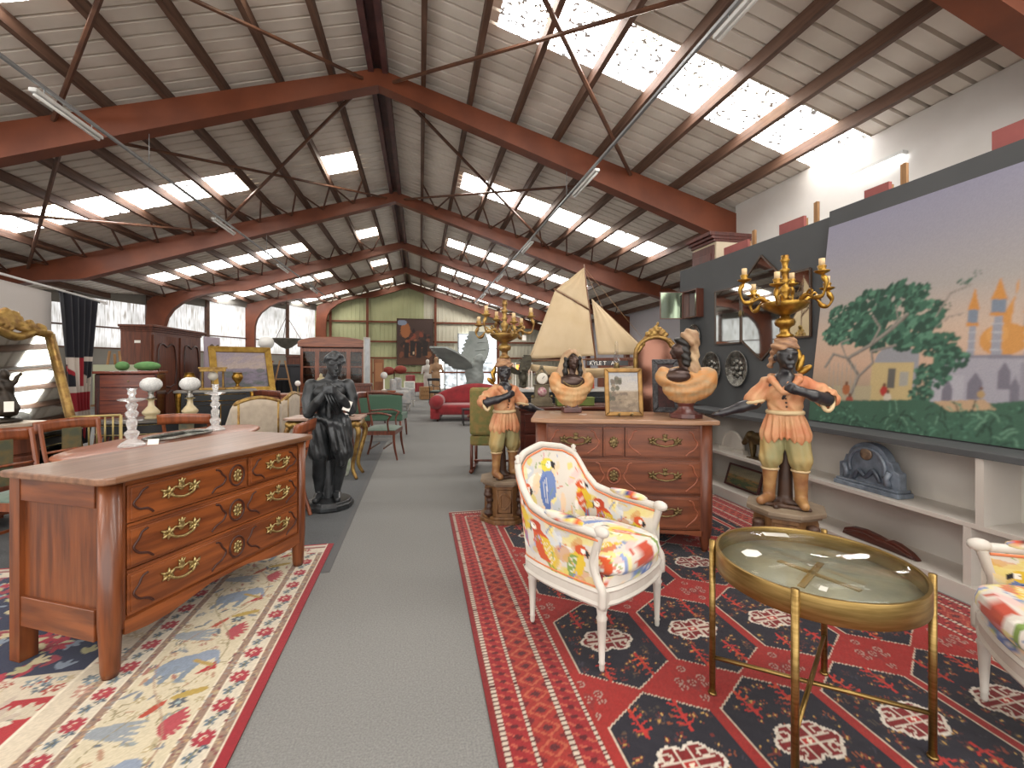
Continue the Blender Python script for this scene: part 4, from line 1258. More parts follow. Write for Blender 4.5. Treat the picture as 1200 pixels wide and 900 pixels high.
def pedestal(loc, rz, label, H, r):
    t = thing('pedestal', label, 'pedestal', loc, rz, 'carved pedestals of the candelabrum figures')
    oc = lambda q: [(q * math.cos(PI / 8 + k * PI / 4), q * math.sin(PI / 8 + k * PI / 4)) for k in range(8)]
    MB().prism(oc(r * 1.02), 0, .035).prism(oc(r * .93), .035, .06).build('plinth', M_PEDW, t, bev=.006)
    MB().prism(oc(r * .80), .06, H - .05).build('body', M_PEDW, t)
    MB().prism(oc(r * .90), H - .05, H - .03).prism(oc(r), H - .03, H).build('slab', mat('pedestal slab', '#8a7a66', .6, 0, '#6d5d4c', 5), t, bev=.006)
    w = r * .80 * math.sin(PI / 8) * 2
    ap = r * .80 * math.cos(PI / 8)
    for k in range(4):
        a = k * PI / 2 - PI / 2
        f = MB()
        x, z0, z1 = w * .42, .09, H - .08
        f.tube([(-x, 0, z0), (x, 0, z0), (x, 0, z1), (-x, 0, z1)], .008, 6, closed=True)
        f.tube([(.045 * (1 + .3 * math.cos(3 * q)) * math.cos(q), 0, (z0 + z1) / 2 + .07 * math.sin(q)) for q in np.linspace(0, 2 * PI, 22)[:-1]], .009, 6, closed=True)
        f.build('carved_panel', M_PEDW, t, (ap * math.cos(a), ap * math.sin(a), 0), a + PI / 2)
        b = a + PI / 4
        g = surf([cap((0, 0, .07), (0, -.012, .12), .030, .022), cap((0, -.012, .12), (0, 0, .20), .022, .026), cap((0, 0, .20), (0, -.02, H - .10), .026, .034), eld((0, -.025, .085), (.034, .03, .024)), eld((0, -.03, H - .12), (.03, .024, .03))], .01, .02, (), lambda P: .004 * np.sin(P[..., 2] * 120))
        g.build('carved_scroll', M_DARKWOOD, t, ((ap + .012) * math.cos(b), (ap + .012) * math.sin(b), 0), b + PI / 2)
    return t
B2 = (2.33, 2.47); B1 = (.765, 4.02)
pedestal((B2[0], B2[1], .0095), R(-43), 'eight-sided carved pedestal behind the round brass table', .49, .235)
boy((B2[0], B2[1], .50), R(-43), 'painted figure in salmon tunic holding a gilt candelabrum, standing before the shelves', False)
pedestal((B1[0], B1[1], .0095), R(-11), 'eight-sided carved pedestal at the rug corner by the aisle', .375, .235)
boy((B1[0], B1[1], .385), R(18), 'painted figure in salmon tunic holding a candelabrum, beside the aisle', True)

# --- dark garden statue
M_BRONZE = mat('dark statue', '#44474a', 0.34, 0.35, '#242628', 5.0, (1, 1, 1), 5, .25, 40)
def garden_statue():
    t = thing('garden_statue', 'dark grey standing figure with bowed head playing pipes, beside the aisle', 'statue', (-.875, 4.68, .003), R(8))
    MB().lathe([(.20, 0), (.225, .012), (.225, .05), (.215, .06), (.20, .085), (0, .085)], 10, smooth=False).build('plinth', M_BRONZE, t, bev=.006)
    r = random.Random(4)
    hx, hy, hz = .045, -.065, 1.405                       # bowed head turned a little aside
    b = [eld((hx, hy, hz), (.072, .085, .100)), eld((hx + .012, hy - .03, hz - .055), (.050, .050, .055)), cap((0, .01, 1.22), (.03, -.035, 1.34), .062, .052),
         eld((0, .0, 1.13), (.160, .104, .155)), eld((0, 0, 1.215), (.165, .080, .055)), eld((0, .0, .97), (.128, .095, .15)), eld((0, .0, .83), (.145, .108, .12)),
         eld((-.075, -.085, 1.145), (.075, .030, .055)), eld((.075, -.085, 1.145), (.075, .030, .055)), cap((0, -.10, 1.05), (0, -.098, .90), .03),
         cap((hx + .018, hy - .080, hz - .005), (hx + .022, hy - .100, hz - .040), .011, .017), eld((hx + .018, hy - .078, hz - .068), (.024, .016, .008)), eld((hx + .018, hy - .078, hz - .080), (.020, .015, .008)), eld((hx + .015, hy - .068, hz - .100), (.025, .022, .018)),
         cap((hx - .035, hy - .072, hz + .012), (hx + .005, hy - .085, hz + .016), .010), cap((hx + .035, hy - .085, hz + .016), (hx + .066, hy - .062, hz + .012), .010)]
    for _ in range(120):                                    # curly hair
        a, e = r.uniform(0, 2 * PI), r.uniform(.05, PI / 2)
        p = (hx + .080 * math.cos(a) * math.cos(e), hy + .008 + .092 * math.sin(a) * math.cos(e), hz + .02 + .100 * math.sin(e))
        if p[1] < hy - .035 and p[2] < hz + .055: continue
        b.append(eld(p, (.022, .022, .018)))
    b += chain([(-.165, .0, 1.205), (-.195, -.035, 1.07), (-.185, -.085, .945)], [.066, .058, .050]) + chain([(-.185, -.085, .945), (-.10, -.165, 1.06), (-.035, -.19, 1.15)], [.050, .044, .032])
    b += chain([(.165, .0, 1.205), (.205, -.03, 1.08), (.20, -.075, .965)], [.066, .058, .050]) + chain([(.20, -.075, .965), (.11, -.165, 1.08), (.035, -.195, 1.165)], [.050, .044, .032])
    b += [eld((-.015, -.20, 1.17), (.042, .03, .038)), eld((.02, -.205, 1.19), (.042, .03, .036))]
    for k in range(4):
        b += [cap((-.04 + .002 * k, -.21, 1.20 - .02 * k), (.03, -.235, 1.205 - .02 * k), .011, .009), cap((.03, -.235, 1.205 - .02 * k), (.065, -.21, 1.20 - .02 * k), .009, .008)]
    b += [cap((-.03, -.20, 1.19), (-.02, -.215, 1.235), .012, .010), cap((.03, -.20, 1.2), (.03, -.215, 1.245), .012, .010)]
    b += chain([(-.08, 0, .80), (-.09, -.03, .50), (-.10, .01, .32), (-.10, .03, .17)], [.098, .066, .060, .040]) + [cap((-.10, .035, .12), (-.125, -.12, .105), .040, .030)]
    b += chain([(.075, 0, .80), (.12, -.10, .52), (.09, -.02, .34), (.065, .02, .17)], [.098, .066, .058, .040]) + [cap((.065, .03, .12), (.075, -.14, .105), .040, .030)]
    b += [cap((-.02, .10, .08), (-.02, .10, .75), .09, .06)]
    surf(b, .0075, .011).build('figure_body', M_BRONZE, t)
    d = [eld((0, .0, .86), (.168, .130, .06)), cap((-.09, -.01, .82), (-.10, -.03, .56), .115, .100), cap((.09, -.01, .82), (.125, -.085, .56), .115, .095), cap((.02, -.11, .83), (.06, -.155, .60), .05, .045), cap((.02, .06, .8), (.0, .08, .55), .12, .11)]
    d += chain([(-.10, -.12, .90), (.02, -.14, .85), (.12, -.10, .80), (.14, -.13, .55), (.12, -.13, .44)], [.028, .03, .034, .042, .03])
    def rp(P): return .007 * np.sin(np.arctan2(P[..., 1], P[..., 0]) * 9 + P[..., 2] * 7 + 1.5 * np.sin(P[..., 2] * 9)) + .003 * np.sin(P[..., 0] * 160 + P[..., 2] * 30)
    surf(d, .0085, .02, (), rp).build('drapery', M_BRONZE, t)
    for k in range(6):
        MB().tube([(-.03 + .022 * k, -.215 + .004 * k, 1.13 + .004 * k), (.045 + .018 * k, -.155 - .006 * k, .93 + .024 * k)], .008, 8).build('pipe', M_BRONZE, t)
    MB().b2((-.035, -.002, -.05), (.035, .002, .05)).build('price_tag', M_TAG, t, (.165, -.15, 1.01), rot=(.1, .35, .2))
garden_statue()

# --- the two busts on the cherry chest
M_SKIN_B = mat('dark bronze face', '#3b2c29', 0.28, 0.5, '#4c3a32', 8.0)
M_CLOTH_B = mat('ochre draped cloth', '#b89a70', 0.6, 0, '#bb8350', 9.0, (1, 1, 1), 4, .2, 70)
M_VEIL_B = mat('cream scarf', '#b39a78', 0.6, 0, '#8d6c50', 9.0)
M_SOCLE = mat('red marble socle', '#5a2c26', 0.3, 0, '#42201d', 8.0, coat=.3)
def bust_front():
    t = thing('hooded_bust', 'dark-faced bust in a hood and pale shawl, on a square red base', 'bust', (1.285, 3.66, 1.0015), R(-6))
    MB().box(0, 0, .0225, .155, .12, .045).box(0, 0, .06, .10, .09, .03).build('socle', M_SOCLE, t, bev=.005)
    sk = [eld((.015, -.012, .435), (.045, .052, .064)), cap((0, .01, .30), (.01, 0, .39), .036), eld((0, -.02, .26), (.12, .06, .07)), cap((.017, -.060, .445), (.018, -.068, .425), .007, .010), eld((.017, -.056, .402), (.018, .012, .007)), eld((.016, -.048, .385), (.018, .016, .014)), cap((-.018, -.05, .455), (.05, -.048, .455), .008)]
    surf(sk, .0055, .012).build('face', M_SKIN_B, t)
    hr = [cap((-.046, .0, .47), (-.058, -.015, .33), .018, .024), cap((.07, .0, .47), (.076, -.015, .33), .018, .022), eld((.012, .03, .475), (.062, .052, .055))]
    surf(hr, .006, .02, (), lambda P: .004 * np.sin(P[..., 2] * 110 + P[..., 0] * 40)).build('hair', mat('near black hair', '#17130f', .5), t)
    hd = [eld((.008, .03, .475), (.078, .07, .075)), cap((-.06, .035, .46), (-.095, .03, .30), .03, .04), cap((.075, .035, .46), (.11, .03, .30), .03, .04), eld((0, .04, .33), (.13, .06, .07))]
    surf(hd, .006, .02, [eld((.012, -.06, .44), (.056, .085, .075))], lambda P: .003 * np.sin(P[..., 0] * 120)).build('hood', M_VEIL_B, t)
    sh = [eld((0, .005, .20), (.175, .10, .085)), eld((0, .0, .14), (.13, .085, .09)), eld((-.14, .0, .27), (.055, .06, .08)), eld((.145, .0, .27), (.055, .06, .075)), cap((0, 0, .07), (0, 0, .13), .045, .08), eld((0, .045, .28), (.15, .05, .07))]
    surf(sh, .006, .03, [eld((.0, -.105, .285), (.115, .09, .07))], lambda P: .0022 * np.sin(np.hypot(P[..., 0], (P[..., 2] - .40) * 1.3) * 95) + .0016 * np.sin(P[..., 0] * 190) * (P[..., 2] < .21)).build('shawl', M_CLOTH_B, t)
    n = MB().tube([(.085 * math.cos(a), -.045 - .05 * abs(math.sin(a)), .285 - .055 * math.sin(a)) for a in np.linspace(0, PI, 14)], .006, 6)
    n.build('necklace', M_BRASS_DULL, t)
bust_front()
def bust_side():
    t = thing('turbaned_bust', 'bust turned in profile with cream scarf and orange fringed shawl, at the chest end', 'bust', (2.015, 3.09, 1.0015), R(-22))
    MB().prism([(.125 * math.cos(PI / 8 + k * PI / 4), .11 * math.sin(PI / 8 + k * PI / 4)) for k in range(8)], 0, .035).lathe([(.10, .035), (.065, .06), (.055, .09), (.07, .115)], 16).build('socle', M_SOCLE, t, bev=.004)
    sk = [eld((-.045, -.02, .52), (.062, .05, .066)), cap((0, .0, .36), (-.03, -.01, .48), .042, .04), cap((-.098, -.02, .525), (-.112, -.02, .505), .009, .012), eld((-.097, -.02, .484), (.014, .02, .010)), eld((-.085, -.02, .465), (.02, .022, .016)), cap((-.096, -.04, .545), (-.096, .0, .545), .009)]
    surf(sk, .006, .014).build('face', M_SKIN_B, t)
    hr = [eld((-.035, -.02, .585), (.055, .05, .035), (0, .5, 0)), cap((-.01, -.035, .57), (.0, -.045, .42), .035, .03), cap((-.04, -.045, .56), (-.02, -.05, .45), .018, .016)]
    surf(hr, .006, .02, (), lambda P: .004 * np.sin(P[..., 2] * 120 + P[..., 0] * 60)).build('hair', mat('near black hair', '#17130f', .5), t)
    sc = [eld((.030, .0, .610), (.072, .066, .078)), cap((-.02, -.03, .63), (.03, -.05, .58), .025, .03), cap((.045, -.01, .60), (.055, -.015, .46), .045, .035), cap((.055, -.015, .46), (.05, -.02, .36), .035, .055), eld((.06, -.01, .53), (.03, .04, .06))]
    surf(sc, .006, .02, (), lambda P: .006 * np.sin(P[..., 2] * 70 + P[..., 0] * 90)).build('headscarf', M_VEIL_B, t)
    sh = [eld((0, .0, .29), (.215, .11, .075)), eld((.0, .0, .22), (.17, .10, .11)), eld((.10, -.02, .26), (.11, .09, .11)), eld((-.16, .0, .32), (.065, .07, .075)), eld((.17, .0, .31), (.06, .07, .08)), cap((0, 0, .12), (0, 0, .2), .06, .11), eld((.02, .03, .35), (.16, .06, .05))]
    surf(sh, .0065, .03, [eld((-.07, -.12, .33), (.11, .08, .065))], lambda P: .0028 * np.sin(np.hypot(P[..., 0] + .06, (P[..., 2] - .44) * 1.2) * 80) + .0018 * np.sin(P[..., 0] * 170) * (P[..., 2] < .26)).build('shawl', mat('orange fringed shawl', '#b98048', .6, 0, '#a58a66', 9.0, (1, 1, 3), 4, .2, 70), t)
    surf([eld((-.06, -.03, .32), (.115, .065, .065))], .008, .02).build('chest', M_SKIN_B, t)
    n = MB()
    n.tube([(-.07 + .085 * math.cos(a), -.065, .325 - .06 * math.sin(a)) for a in np.linspace(.1, PI - .1, 14)], .009, 6)
    n.build('necklace', M_BRASS_DULL, t)
bust_side()

# ================================================================== DISPLAY WALL, SHELVES AND WHAT HANGS THERE
part = thing('wall_partition', None, None, kind='structure')
PX_ = 3.50
MB().b2((PX_, 3.20, .905), (PX_ + .05, 5.5, 2.70)).build('wall_panel', M_GREYW, part)
MB().b2((PX_ - .03, -1.2, .905), (PX_ + .02, 3.20, 2.735)).build('wall_panel', M_GREYW, part)
for y in (-1.1, 1.2, 3.3, 5.4):
    MB().b2((PX_ + .05, y - .03, 0), (PX_ + .10, y + .03, 2.65)).build('wall_post', M_PURL, part)
# boards and laths showing over the top of the partition
M_PINK = mat('red painted board', '#96524e', .7, 0, '#854845', 4.0)
M_LATH = mat('raw lath', '#a07a52', .75, 0, '#8a6642', 5, (8, 8, 1))
for i, (px0, px1, py) in enumerate(((1165, 1203, 155), (1015, 1044, 224), (915, 944, 264), (850, 878, 291))):
    a, b = atX(px0, py, 3.64), atX(px1, py, 3.64)
    t = thing('red_board', ('red painted board above the mural, behind the partition', 'red painted board behind the partition, between the two longer laths', 'red painted board behind the partition, above the triple mirror', 'red painted board behind the partition, beside the tall cupboard')[i], 'board', (3.62, (a[1] + b[1]) / 2, 0), 0, 'red boards behind the partition')
    w = abs(a[1] - b[1])
    MB().b2((0, -w / 2, 0), (.03, w / 2, a[2])).build('panel', M_PINK, t)
    MB().b2((.03, -w / 2, .3), (.05, -w / 2 + .06, a[2] - .02)).build('batten', M_LATH, t)
for i, (px, py) in enumerate(((1060, 192), (957, 237), (884, 270))):
    a = atX(px, py, 3.72)
    o = MB().b2((-.012, -.022, 0), (.012, .022, a[2])).tube([(.0, 0, a[2] - .004), (.0, 0, a[2] + .006)], .010, 6).build('wooden_lath', M_LATH, None, (3.72, a[1], 0))
    tag(o, ('bare wooden lath rising behind the mural partition', 'bare wooden lath rising behind the partition above the mural edge', 'bare wooden lath rising behind the partition by the tall cupboard')[i], 'lath', 'laths behind the partition')
# cupboard behind the partition
t = thing('tall_cupboard', 'tall cupboard with dark red cornice and cream side, rising behind the grey partition', 'cupboard', (3.68, 4.98, 0))
MB().b2((0, 0, 0), (.52, .50, 2.98)).build('body', mat('cream painted side', '#cdbfa8', .7, 0, '#c4b59c', 2), t)
MB().b2((-.02, .03, .1), (0, .48, 2.95)).build('door', wood('dark red door', '#5a2a22', '#431d18', 2), t, bev=.004)
MB().b2((-.032, .08, 1.7), (-.02, .43, 2.85)).build('door_panel', wood('dark red door', '#5a2a22', '#431d18', 2), t, bev=.006)
MB().b2((-.03, .0, 2.98), (.52, .50, 3.02)).b2((-.06, .0, 3.02), (.52, .52, 3.06)).b2((-.09, .0, 3.06), (.52, .54, 3.11)).build('cornice', wood('dark red door', '#5a2a22', '#431d18', 2), t, bev=.006)
# white shelving with a grey ledge
M_SHELF = mat('white shelf paint', '#c4bfb8', .6, 0, '#bbb5ad', 2.0)
sh = thing('shelving_unit', 'long low white shelving unit with a dark grey ledge, below the mural', 'shelf', (3.16, 0, 0))
SY0, SY1 = -.6, 4.95
MB().b2((0, SY0, .865), (.36, SY1, .905)).build('ledge', M_GREYW, sh, bev=.003)
MB().b2((.02, SY0, .445), (.33, SY1, .475)).build('shelf', M_SHELF, sh, bev=.002)
MB().b2((.0, SY0, .0), (.33, SY1, .10)).build('plinth', M_SHELF, sh, bev=.002)
MB().b2((.31, SY0, .10), (.33, SY1, .865)).build('back_panel', M_SHELF, sh)
for y in (SY0 + .02, .55, 3.40, SY1 - .02):
    MB().b2((.02, y - .02, .10), (.31, y + .02, .865)).build('divider', M_SHELF, sh)
MB().b2((.02, 1.95, .475), (.31, 1.99, .865)).build('divider', M_SHELF, sh)
MB().b2((.02, 2.01, .10), (.31, 2.05, .445)).build('divider', M_SHELF, sh)
MB().b2((.25, 1.50, .475), (.31, 1.60, .865)).build('divider', M_SHELF, sh)
# carved blue tablet clock
t = thing('tablet_clock', 'blue-grey ceramic tablet with an arched top and small round dial, on the middle shelf', 'clock', (3.30, 2.70, .4755), R(-90))
M_BLUEC = mat('blue-grey glaze', '#7d8896', .3, 0, '#5b6470', 14.0, (1, 1, 1), 4, .35, 50, .3)
MB().b2((-.245, -.07, 0), (.245, .07, .035)).b2((-.235, -.06, .035), (.235, .06, .055)).build('base', M_BLUEC, t, bev=.006)
MB().prism([(-.225, .05), (-.225, .17), (-.19, .185), (-.17, .24)] + [(.16 * math.cos(a), .20 + .155 * math.sin(a)) for a in np.linspace(PI * .92, PI * .08, 14)] + [(.17, .24), (.19, .185), (.225, .17), (.225, .05)], -.035, .035, M=RX(PI / 2)).build('body', M_BLUEC, t, bev=.006)
MB().tube([(.135 * math.cos(a), -.042, .18 + .135 * math.sin(a)) for a in np.linspace(-.4, PI + .4, 24)], .013, 8).build('arch_moulding', M_BLUEC, t)
MB().lathe([(0, 0), (.042, 0), (.046, .01), (.036, .016), (.0, .014)], 20, M=T(0, -.038, .27) @ RX(PI / 2)).build('dial', mat('dial bronze', '#a08a72', .4, .4, '#6d5c50', 20), t)
for s in (-1, 1):
    MB().tube([(s * .16, -.045, .07), (s * .15, -.05, .12), (s * .17, -.045, .17)], [.022, .018, .020], 8).build('carved_relief', M_BLUEC, t)
MB().tube(smooth_path([(-.10, -.04, .07), (-.05, -.055, .14), (0, -.05, .10), (.06, -.055, .16), (.10, -.04, .08)], 4), .016, 8).build('carved_relief', mat('dark blue glaze', '#3d4552', .3, 0, '#59626e', 12), t)
# bronze beast
t = thing('bronze_animal', 'small bronze animal with lowered head, on the middle shelf', 'figurine', (3.29, 3.82, .4765), R(-90))
M_BEAST = mat('golden bronze', '#6d5a38', .45, .5, '#4b3c26', 10)
surf([eld((0, 0, .20), (.12, .05, .062)), eld((-.09, 0, .215), (.055, .05, .055)), cap((-.13, 0, .20), (-.19, 0, .13), .036, .026), cap((-.15, .02, .19), (-.165, .03, .215), .010, .006), cap((.11, 0, .21), (.145, 0, .13), .012, .008)] + [cap((x, y, .17), (x + dx, y, .01), .024, .013) for x, y, dx in ((-.08, .03, -.01), (-.06, -.03, .02), (.08, .03, .02), (.09, -.03, -.01))], .008, .015).build('animal_body', M_BEAST, t)
MB().b2((-.10, -.05, 0), (.11, .05, .008)).build('base', M_BEAST, t)
# white arched ornament
t = thing('arched_frame', 'white arched ornament on the middle shelf near the chest', 'ornament', (3.32, 4.22, .4755), R(-90))
MB().tube([(.16 * math.cos(a), 0, .04 + .17 * math.sin(a)) for a in np.linspace(0, PI, 20)], .018, 8).build('arch', M_WHITEW, t)
MB().prism([(.145 * math.cos(a), .04 + .155 * math.sin(a)) for a in np.linspace(0, PI, 18)], -.01, .01, M=RX(PI / 2)).build('tympanum', M_SHELF, t)
MB().b2((-.19, -.03, 0), (.19, .03, .04)).build('foot', M_WHITEW, t)
# framed picture on the lower shelf
def frame_picture(name, label, cat, w, h, fw, fm, cv, loc, rz, leanang=0.0, group=None, depth=.025, glass=False):
    """frame of four mitred bars around a painted panel; stands on its lower edge, leans back"""
    t = thing(name, label, cat, loc, rz, group)
    Mx = RX(-leanang)
    for a in range(4):
        q = MB()
        L = w if a % 2 == 0 else h
        pts = [(-L / 2, -fw), (L / 2, -fw), (L / 2 - fw, 0), (-L / 2 + fw, 0)]
        pts = [(-L / 2, 0), (L / 2, 0), (L / 2 - fw, fw), (-L / 2 + fw, fw)]
        off = h / 2 if a % 2 == 0 else w / 2
        q.prism(pts, -depth / 2, depth / 2, M=Mx @ T(0, 0, h / 2) @ RX(PI / 2) @ RZ(a * PI / 2) @ T(0, -off, 0))
        q.build('frame_bar', fm, t, bev=min(fw * .25, .008))
    iw, ih = w - 1.6 * fw, h - 1.6 * fw
    m = cv.sheet(lambda X, Y: ((X / cv.w - .5) * iw, np.full_like(X, -.002), h / 2 + (Y / cv.h - .5) * ih))
    m.v = [tuple(Mx @ Vector(p)) for p in m.v]
    m.build('picture', vcol('picture paint', .55), t)
    MB().b2((-iw / 2, 0.002, h / 2 - ih / 2), (iw / 2, .008, h / 2 + ih / 2), M=Mx).build('back_board', mat('back board', '#4a3a2c', .9), t)
    return t
def landscape(w, h, dx, sky, far, mid, near, seed, trees=True):
    c = Canvas(w, h, dx, sky[0]); r = random.Random(seed)
    c.vgrad([(0, near), (.3, mid), (.5, far), (.55, sky[1]), (1, sky[0])])
    for _ in range(60):
        c.oval(r.uniform(0, w), r.uniform(0, h * .5), r.uniform(.04, .16) * w, r.uniform(.02, .06) * h, r.choice([near, mid, far]), 0, .6)
    for _ in range(25): c.oval(r.uniform(0, w), r.uniform(.6 * h, h), r.uniform(.08, .2) * w, r.uniform(.02, .06) * h, r.choice(sky), .2, .5)
    if trees:
        for _ in range(26):
            x = r.gauss(.25 * w, .12 * w); y = r.uniform(.3, .85) * h
            c.oval(x, y, .07 * w, .06 * h, r.choice([near, mid, '#3b3a2a', '#4d4a38']), r.random(), .8)
    c.speckle(.2, seed)
    return c
frame_picture('framed_picture', 'small landscape picture in a thin dark red frame, leaning on the lower shelf', 'picture', .50, .24, .022, wood('dark red frame', '#4d2420', '#3a1a17', 0),
              landscape(.5, .24, .008, ('#6d6a58', '#7f7860'), '#8a6a40', '#4c5a3a', '#3a4a3c', 4, False), (3.30, 4.08, .105), R(-90), R(18))
# carved crest on the bottom board
t = thing('carved_crest', 'curved carved brown furniture crest lying along the lowest shelf', 'carving', (3.25, 2.60, .101), R(-90))
poly = [(-.27, 0), (-.25, .05), (-.19, .075), (-.10, .085), (0, .075), (.06, .06), (.09, .075), (.14, .07), (.22, .04), (.27, .0)]
MB().prism(poly, -.025, .025, M=RX(PI / 2)).build('crest_rail', wood('crest walnut', '#56281a', '#3a1a12', 0), t, bev=.008)
MB().tube(smooth_path([(-.24, -.03, .03), (-.12, -.032, .06), (0, -.03, .05), (.12, -.032, .045), (.24, -.03, .015)], 4), .007, 6).build('carved_moulding', wood('crest walnut', '#56281a', '#3a1a12', 0), t)

# --- the mural: a landscape on cloth with a domed building
def mural():
    YL, ZB, Wm, Hm = 3.40, .915, 2.3, 1.68
    XM = PX_ - .045
    c = Canvas(Wm, Hm, .0062, '#9a958f')
    c.vgrad([(0, '#5f6e5c'), (.30, '#c0a08a'), (.45, '#bca695'), (.62, '#a09b98'), (.85, '#918f9b'), (1, '#8b8a9d')])
    r = random.Random(21)
    def p(px, py):
        q = atX(px, py, XM); return (YL - q[1], q[2] - ZB)
    sc = lambda px: atX(px, 400, XM)[1] - atX(px + 1, 400, XM)[1]
    def blob(px, py, rpx, cols, n=26):
        x0, y0 = p(px, py); s = sc(px) * rpx
        for _ in range(n):
            a, d = r.random() * 6.3, s * math.sqrt(r.random())
            c.oval(x0 + d * math.cos(a), y0 + d * .75 * math.sin(a), s * r.uniform(.10, .26), s * r.uniform(.07, .17), r.choice(cols), r.random())
    D_, M_, L_ = '#2c473c', '#3c6150', '#56806a'
    # domed building
    def rect(a, b, x1, y1, col): 
        q = [p(a, b), p(x1, b), p(x1, y1), p(a, y1)]; c.poly(q, col)
    Wl, Ws = '#9a98a2', '#7c7a86'
    c.oval(*p(1168, 398), sc(1168) * 30, sc(1168) * 24, '#c08a4c'); c.oval(*p(1160, 392), sc(1168) * 14, sc(1168) * 14, '#cd9a5c', 0, .6)
    c.poly([p(1160, 380), p(1176, 380), p(1180, 340), p(1181, 320), p(1183, 340)], '#c08a4c')
    for x, ytop, wd in ((1130, 352, 5), (1160, 340, 7), (1201, 355, 7), (1240, 340, 8)):
        c.poly([p(x - wd, 425), p(x + wd, 425), p(x + wd * .7, ytop + 28), p(x - wd * .7, ytop + 28)], '#8f919b')
        for k in range(5): c.line([p(x - wd, 420 - 10 * k), p(x + wd, 420 - 10 * k)], .008, '#a9abb4')
        rect(x - wd * 1.2, ytop + 12, x + wd * 1.2, ytop + 27, '#75808f'); c.poly([p(x - wd * 1.5, ytop + 12), p(x + wd * 1.5, ytop + 12), p(x + wd * .7, ytop), p(x, ytop - 14), p(x - wd * .7, ytop)], '#bd8444')
        rect(x - wd * 1.5, ytop + 27, x + wd * 1.5, ytop + 31, '#bd8444')
    rect(1090, 418, 1300, 472, Wl); rect(1085, 440, 1125, 472, '#a3a1aa')
    rect(1090, 416, 1300, 420, Ws); rect(1190, 425, 1300, 470, '#8a8892')
    for x, y, w_ in ((1138, 450, 9), (1106, 458, 6), (1172, 438, 8), (1185, 455, 6), (1215, 452, 12)):
        c.poly([p(x - w_, y + 18), p(x - w_, y - 2), p(x, y - 14), p(x + w_, y - 2), p(x + w_, y + 18)], '#6f6c78')
    # small pavilion
    c.oval(*p(1042, 424), sc(1042) * 26, sc(1042) * 20, '#8f9096'); rect(1014, 425, 1068, 470, '#b9a578'); rect(1064, 415, 1069, 470, '#8f9096')
    rect(1034, 432, 1043, 455, '#5e5c58'); rect(1048, 436, 1058, 452, '#9c9a92'); rect(972, 452, 1016, 468, '#a89c80')
    # trees
    for q in ((1005, 362, 24), (1040, 352, 26), (1070, 370, 24), (985, 385, 22), (1020, 388, 30), (1060, 392, 30), (1092, 405, 22), (1108, 422, 20), (1085, 440, 22), (1060, 345, 16), (972, 372, 14), (1075, 462, 14), (968, 392, 14)):
        blob(*q, [D_, M_, D_, M_, L_], 90)
    blob(1118, 332, 10, [D_, M_], 14); blob(1130, 323, 6, [D_, M_], 8); blob(1097, 360, 8, [D_, M_], 10)
    Gt = '#8e877f'
    for pts, wd in (([(990, 470), (1000, 440), (985, 420), (1010, 405), (1035, 385), (1050, 370)], .030), ([(1010, 405), (1020, 385), (1010, 372)], .016), ([(985, 420), (968, 415), (960, 430)], .02), ([(1000, 440), (1015, 425), (1012, 412), (1040, 405)], .018),
                    ([(1030, 388), (1040, 375), (1036, 360)], .010), ([(985, 422), (975, 402), (985, 398)], .012), ([(1085, 372), (1100, 345), (1125, 335)], .008), ([(1085, 385), (1100, 372), (1118, 368)], .006)):
        c.line([p(*q) for q in pts], wd, Gt); c.line([p(q[0] + 1, q[1] + 1) for q in pts], wd * .35, '#67625c')
    for x in range(965, 1000, 5): c.line([p(x, 425), p(x + 2, 466)], .008, '#9a958c', .8)
    # people and undergrowth
    for x, y, col in ((987, 456, '#a0603c'), (992, 470, '#9c4a3c'), (1031, 458, '#a8362f'), (1036, 466, '#c9c0b0'), (1146, 462, '#a58a62')):
        c.oval(*p(x, y), sc(x) * 4.5, sc(x) * 6, col); c.oval(*p(x, y - 7), sc(x) * 2, sc(x) * 2.2, '#6d4a38')
    c.poly([p(940, 470), p(1075, 468), p(1120, 476), p(1210, 468), p(1330, 480), p(1330, 600), p(940, 560)], '#3d5d4c')
    c.poly([p(1090, 470), p(1150, 468), p(1165, 480), p(1110, 482)], '#b39678')
    for _ in range(240):
        x = r.uniform(950, 1300); y = r.uniform(472, 560) + (x - 950) * .03
        blob(x, y, r.uniform(5, 12), [D_, M_, '#33523f', '#456a57', L_], 6)
    for _ in range(150):
        x, y, a = r.uniform(955, 1290), r.uniform(478, 545), r.uniform(.4, 2.7)
        l = r.uniform(8, 22)
        c.line([p(x, y), p(x + l * .5 * math.cos(a), y - l * .6 * math.sin(a)), p(x + l * math.cos(a), y - l * .75 * math.sin(a))], .008, r.choice([L_, '#22382e', '#6b927a', '#2b4238']))
    for _ in range(2): c.a[1:-1, 1:-1] = (c.a[1:-1, 1:-1] * 2 + c.a[:-2, 1:-1] + c.a[2:, 1:-1] + c.a[1:-1, :-2] + c.a[1:-1, 2:]) / 6
    c.speckle(.10, 2)
    t = thing('mural_canvas', 'large painted mural of trees, a domed pale building and green undergrowth, on the grey partition', 'mural', (XM, YL, ZB))
    def pos(X, Y):
        k = np.clip(1 - X / Wm, 0, 1)
        return (np.full_like(X, 0.0) + .004 * np.sin(X * 3), -X - .21 * (Y / Hm) * k, Y)
    m = c.sheet(pos); m.f = [f for f in m.f]
    m.build('painted_cloth', vcol('mural paint', .8), t)
    MB().add([(0.008, 0, 0), (.008, -Wm, 0), (.008, -Wm, Hm), (.008, -.21, Hm), (.014, 0, 0), (.014, -Wm, 0), (.014, -Wm, Hm), (.014, -.21, Hm)], [(0, 3, 2, 1), (4, 5, 6, 7), (0, 1, 5, 4), (2, 3, 7, 6), (1, 2, 6, 5), (3, 0, 4, 7)]).build('stretcher', M_LATH, t)
mural()

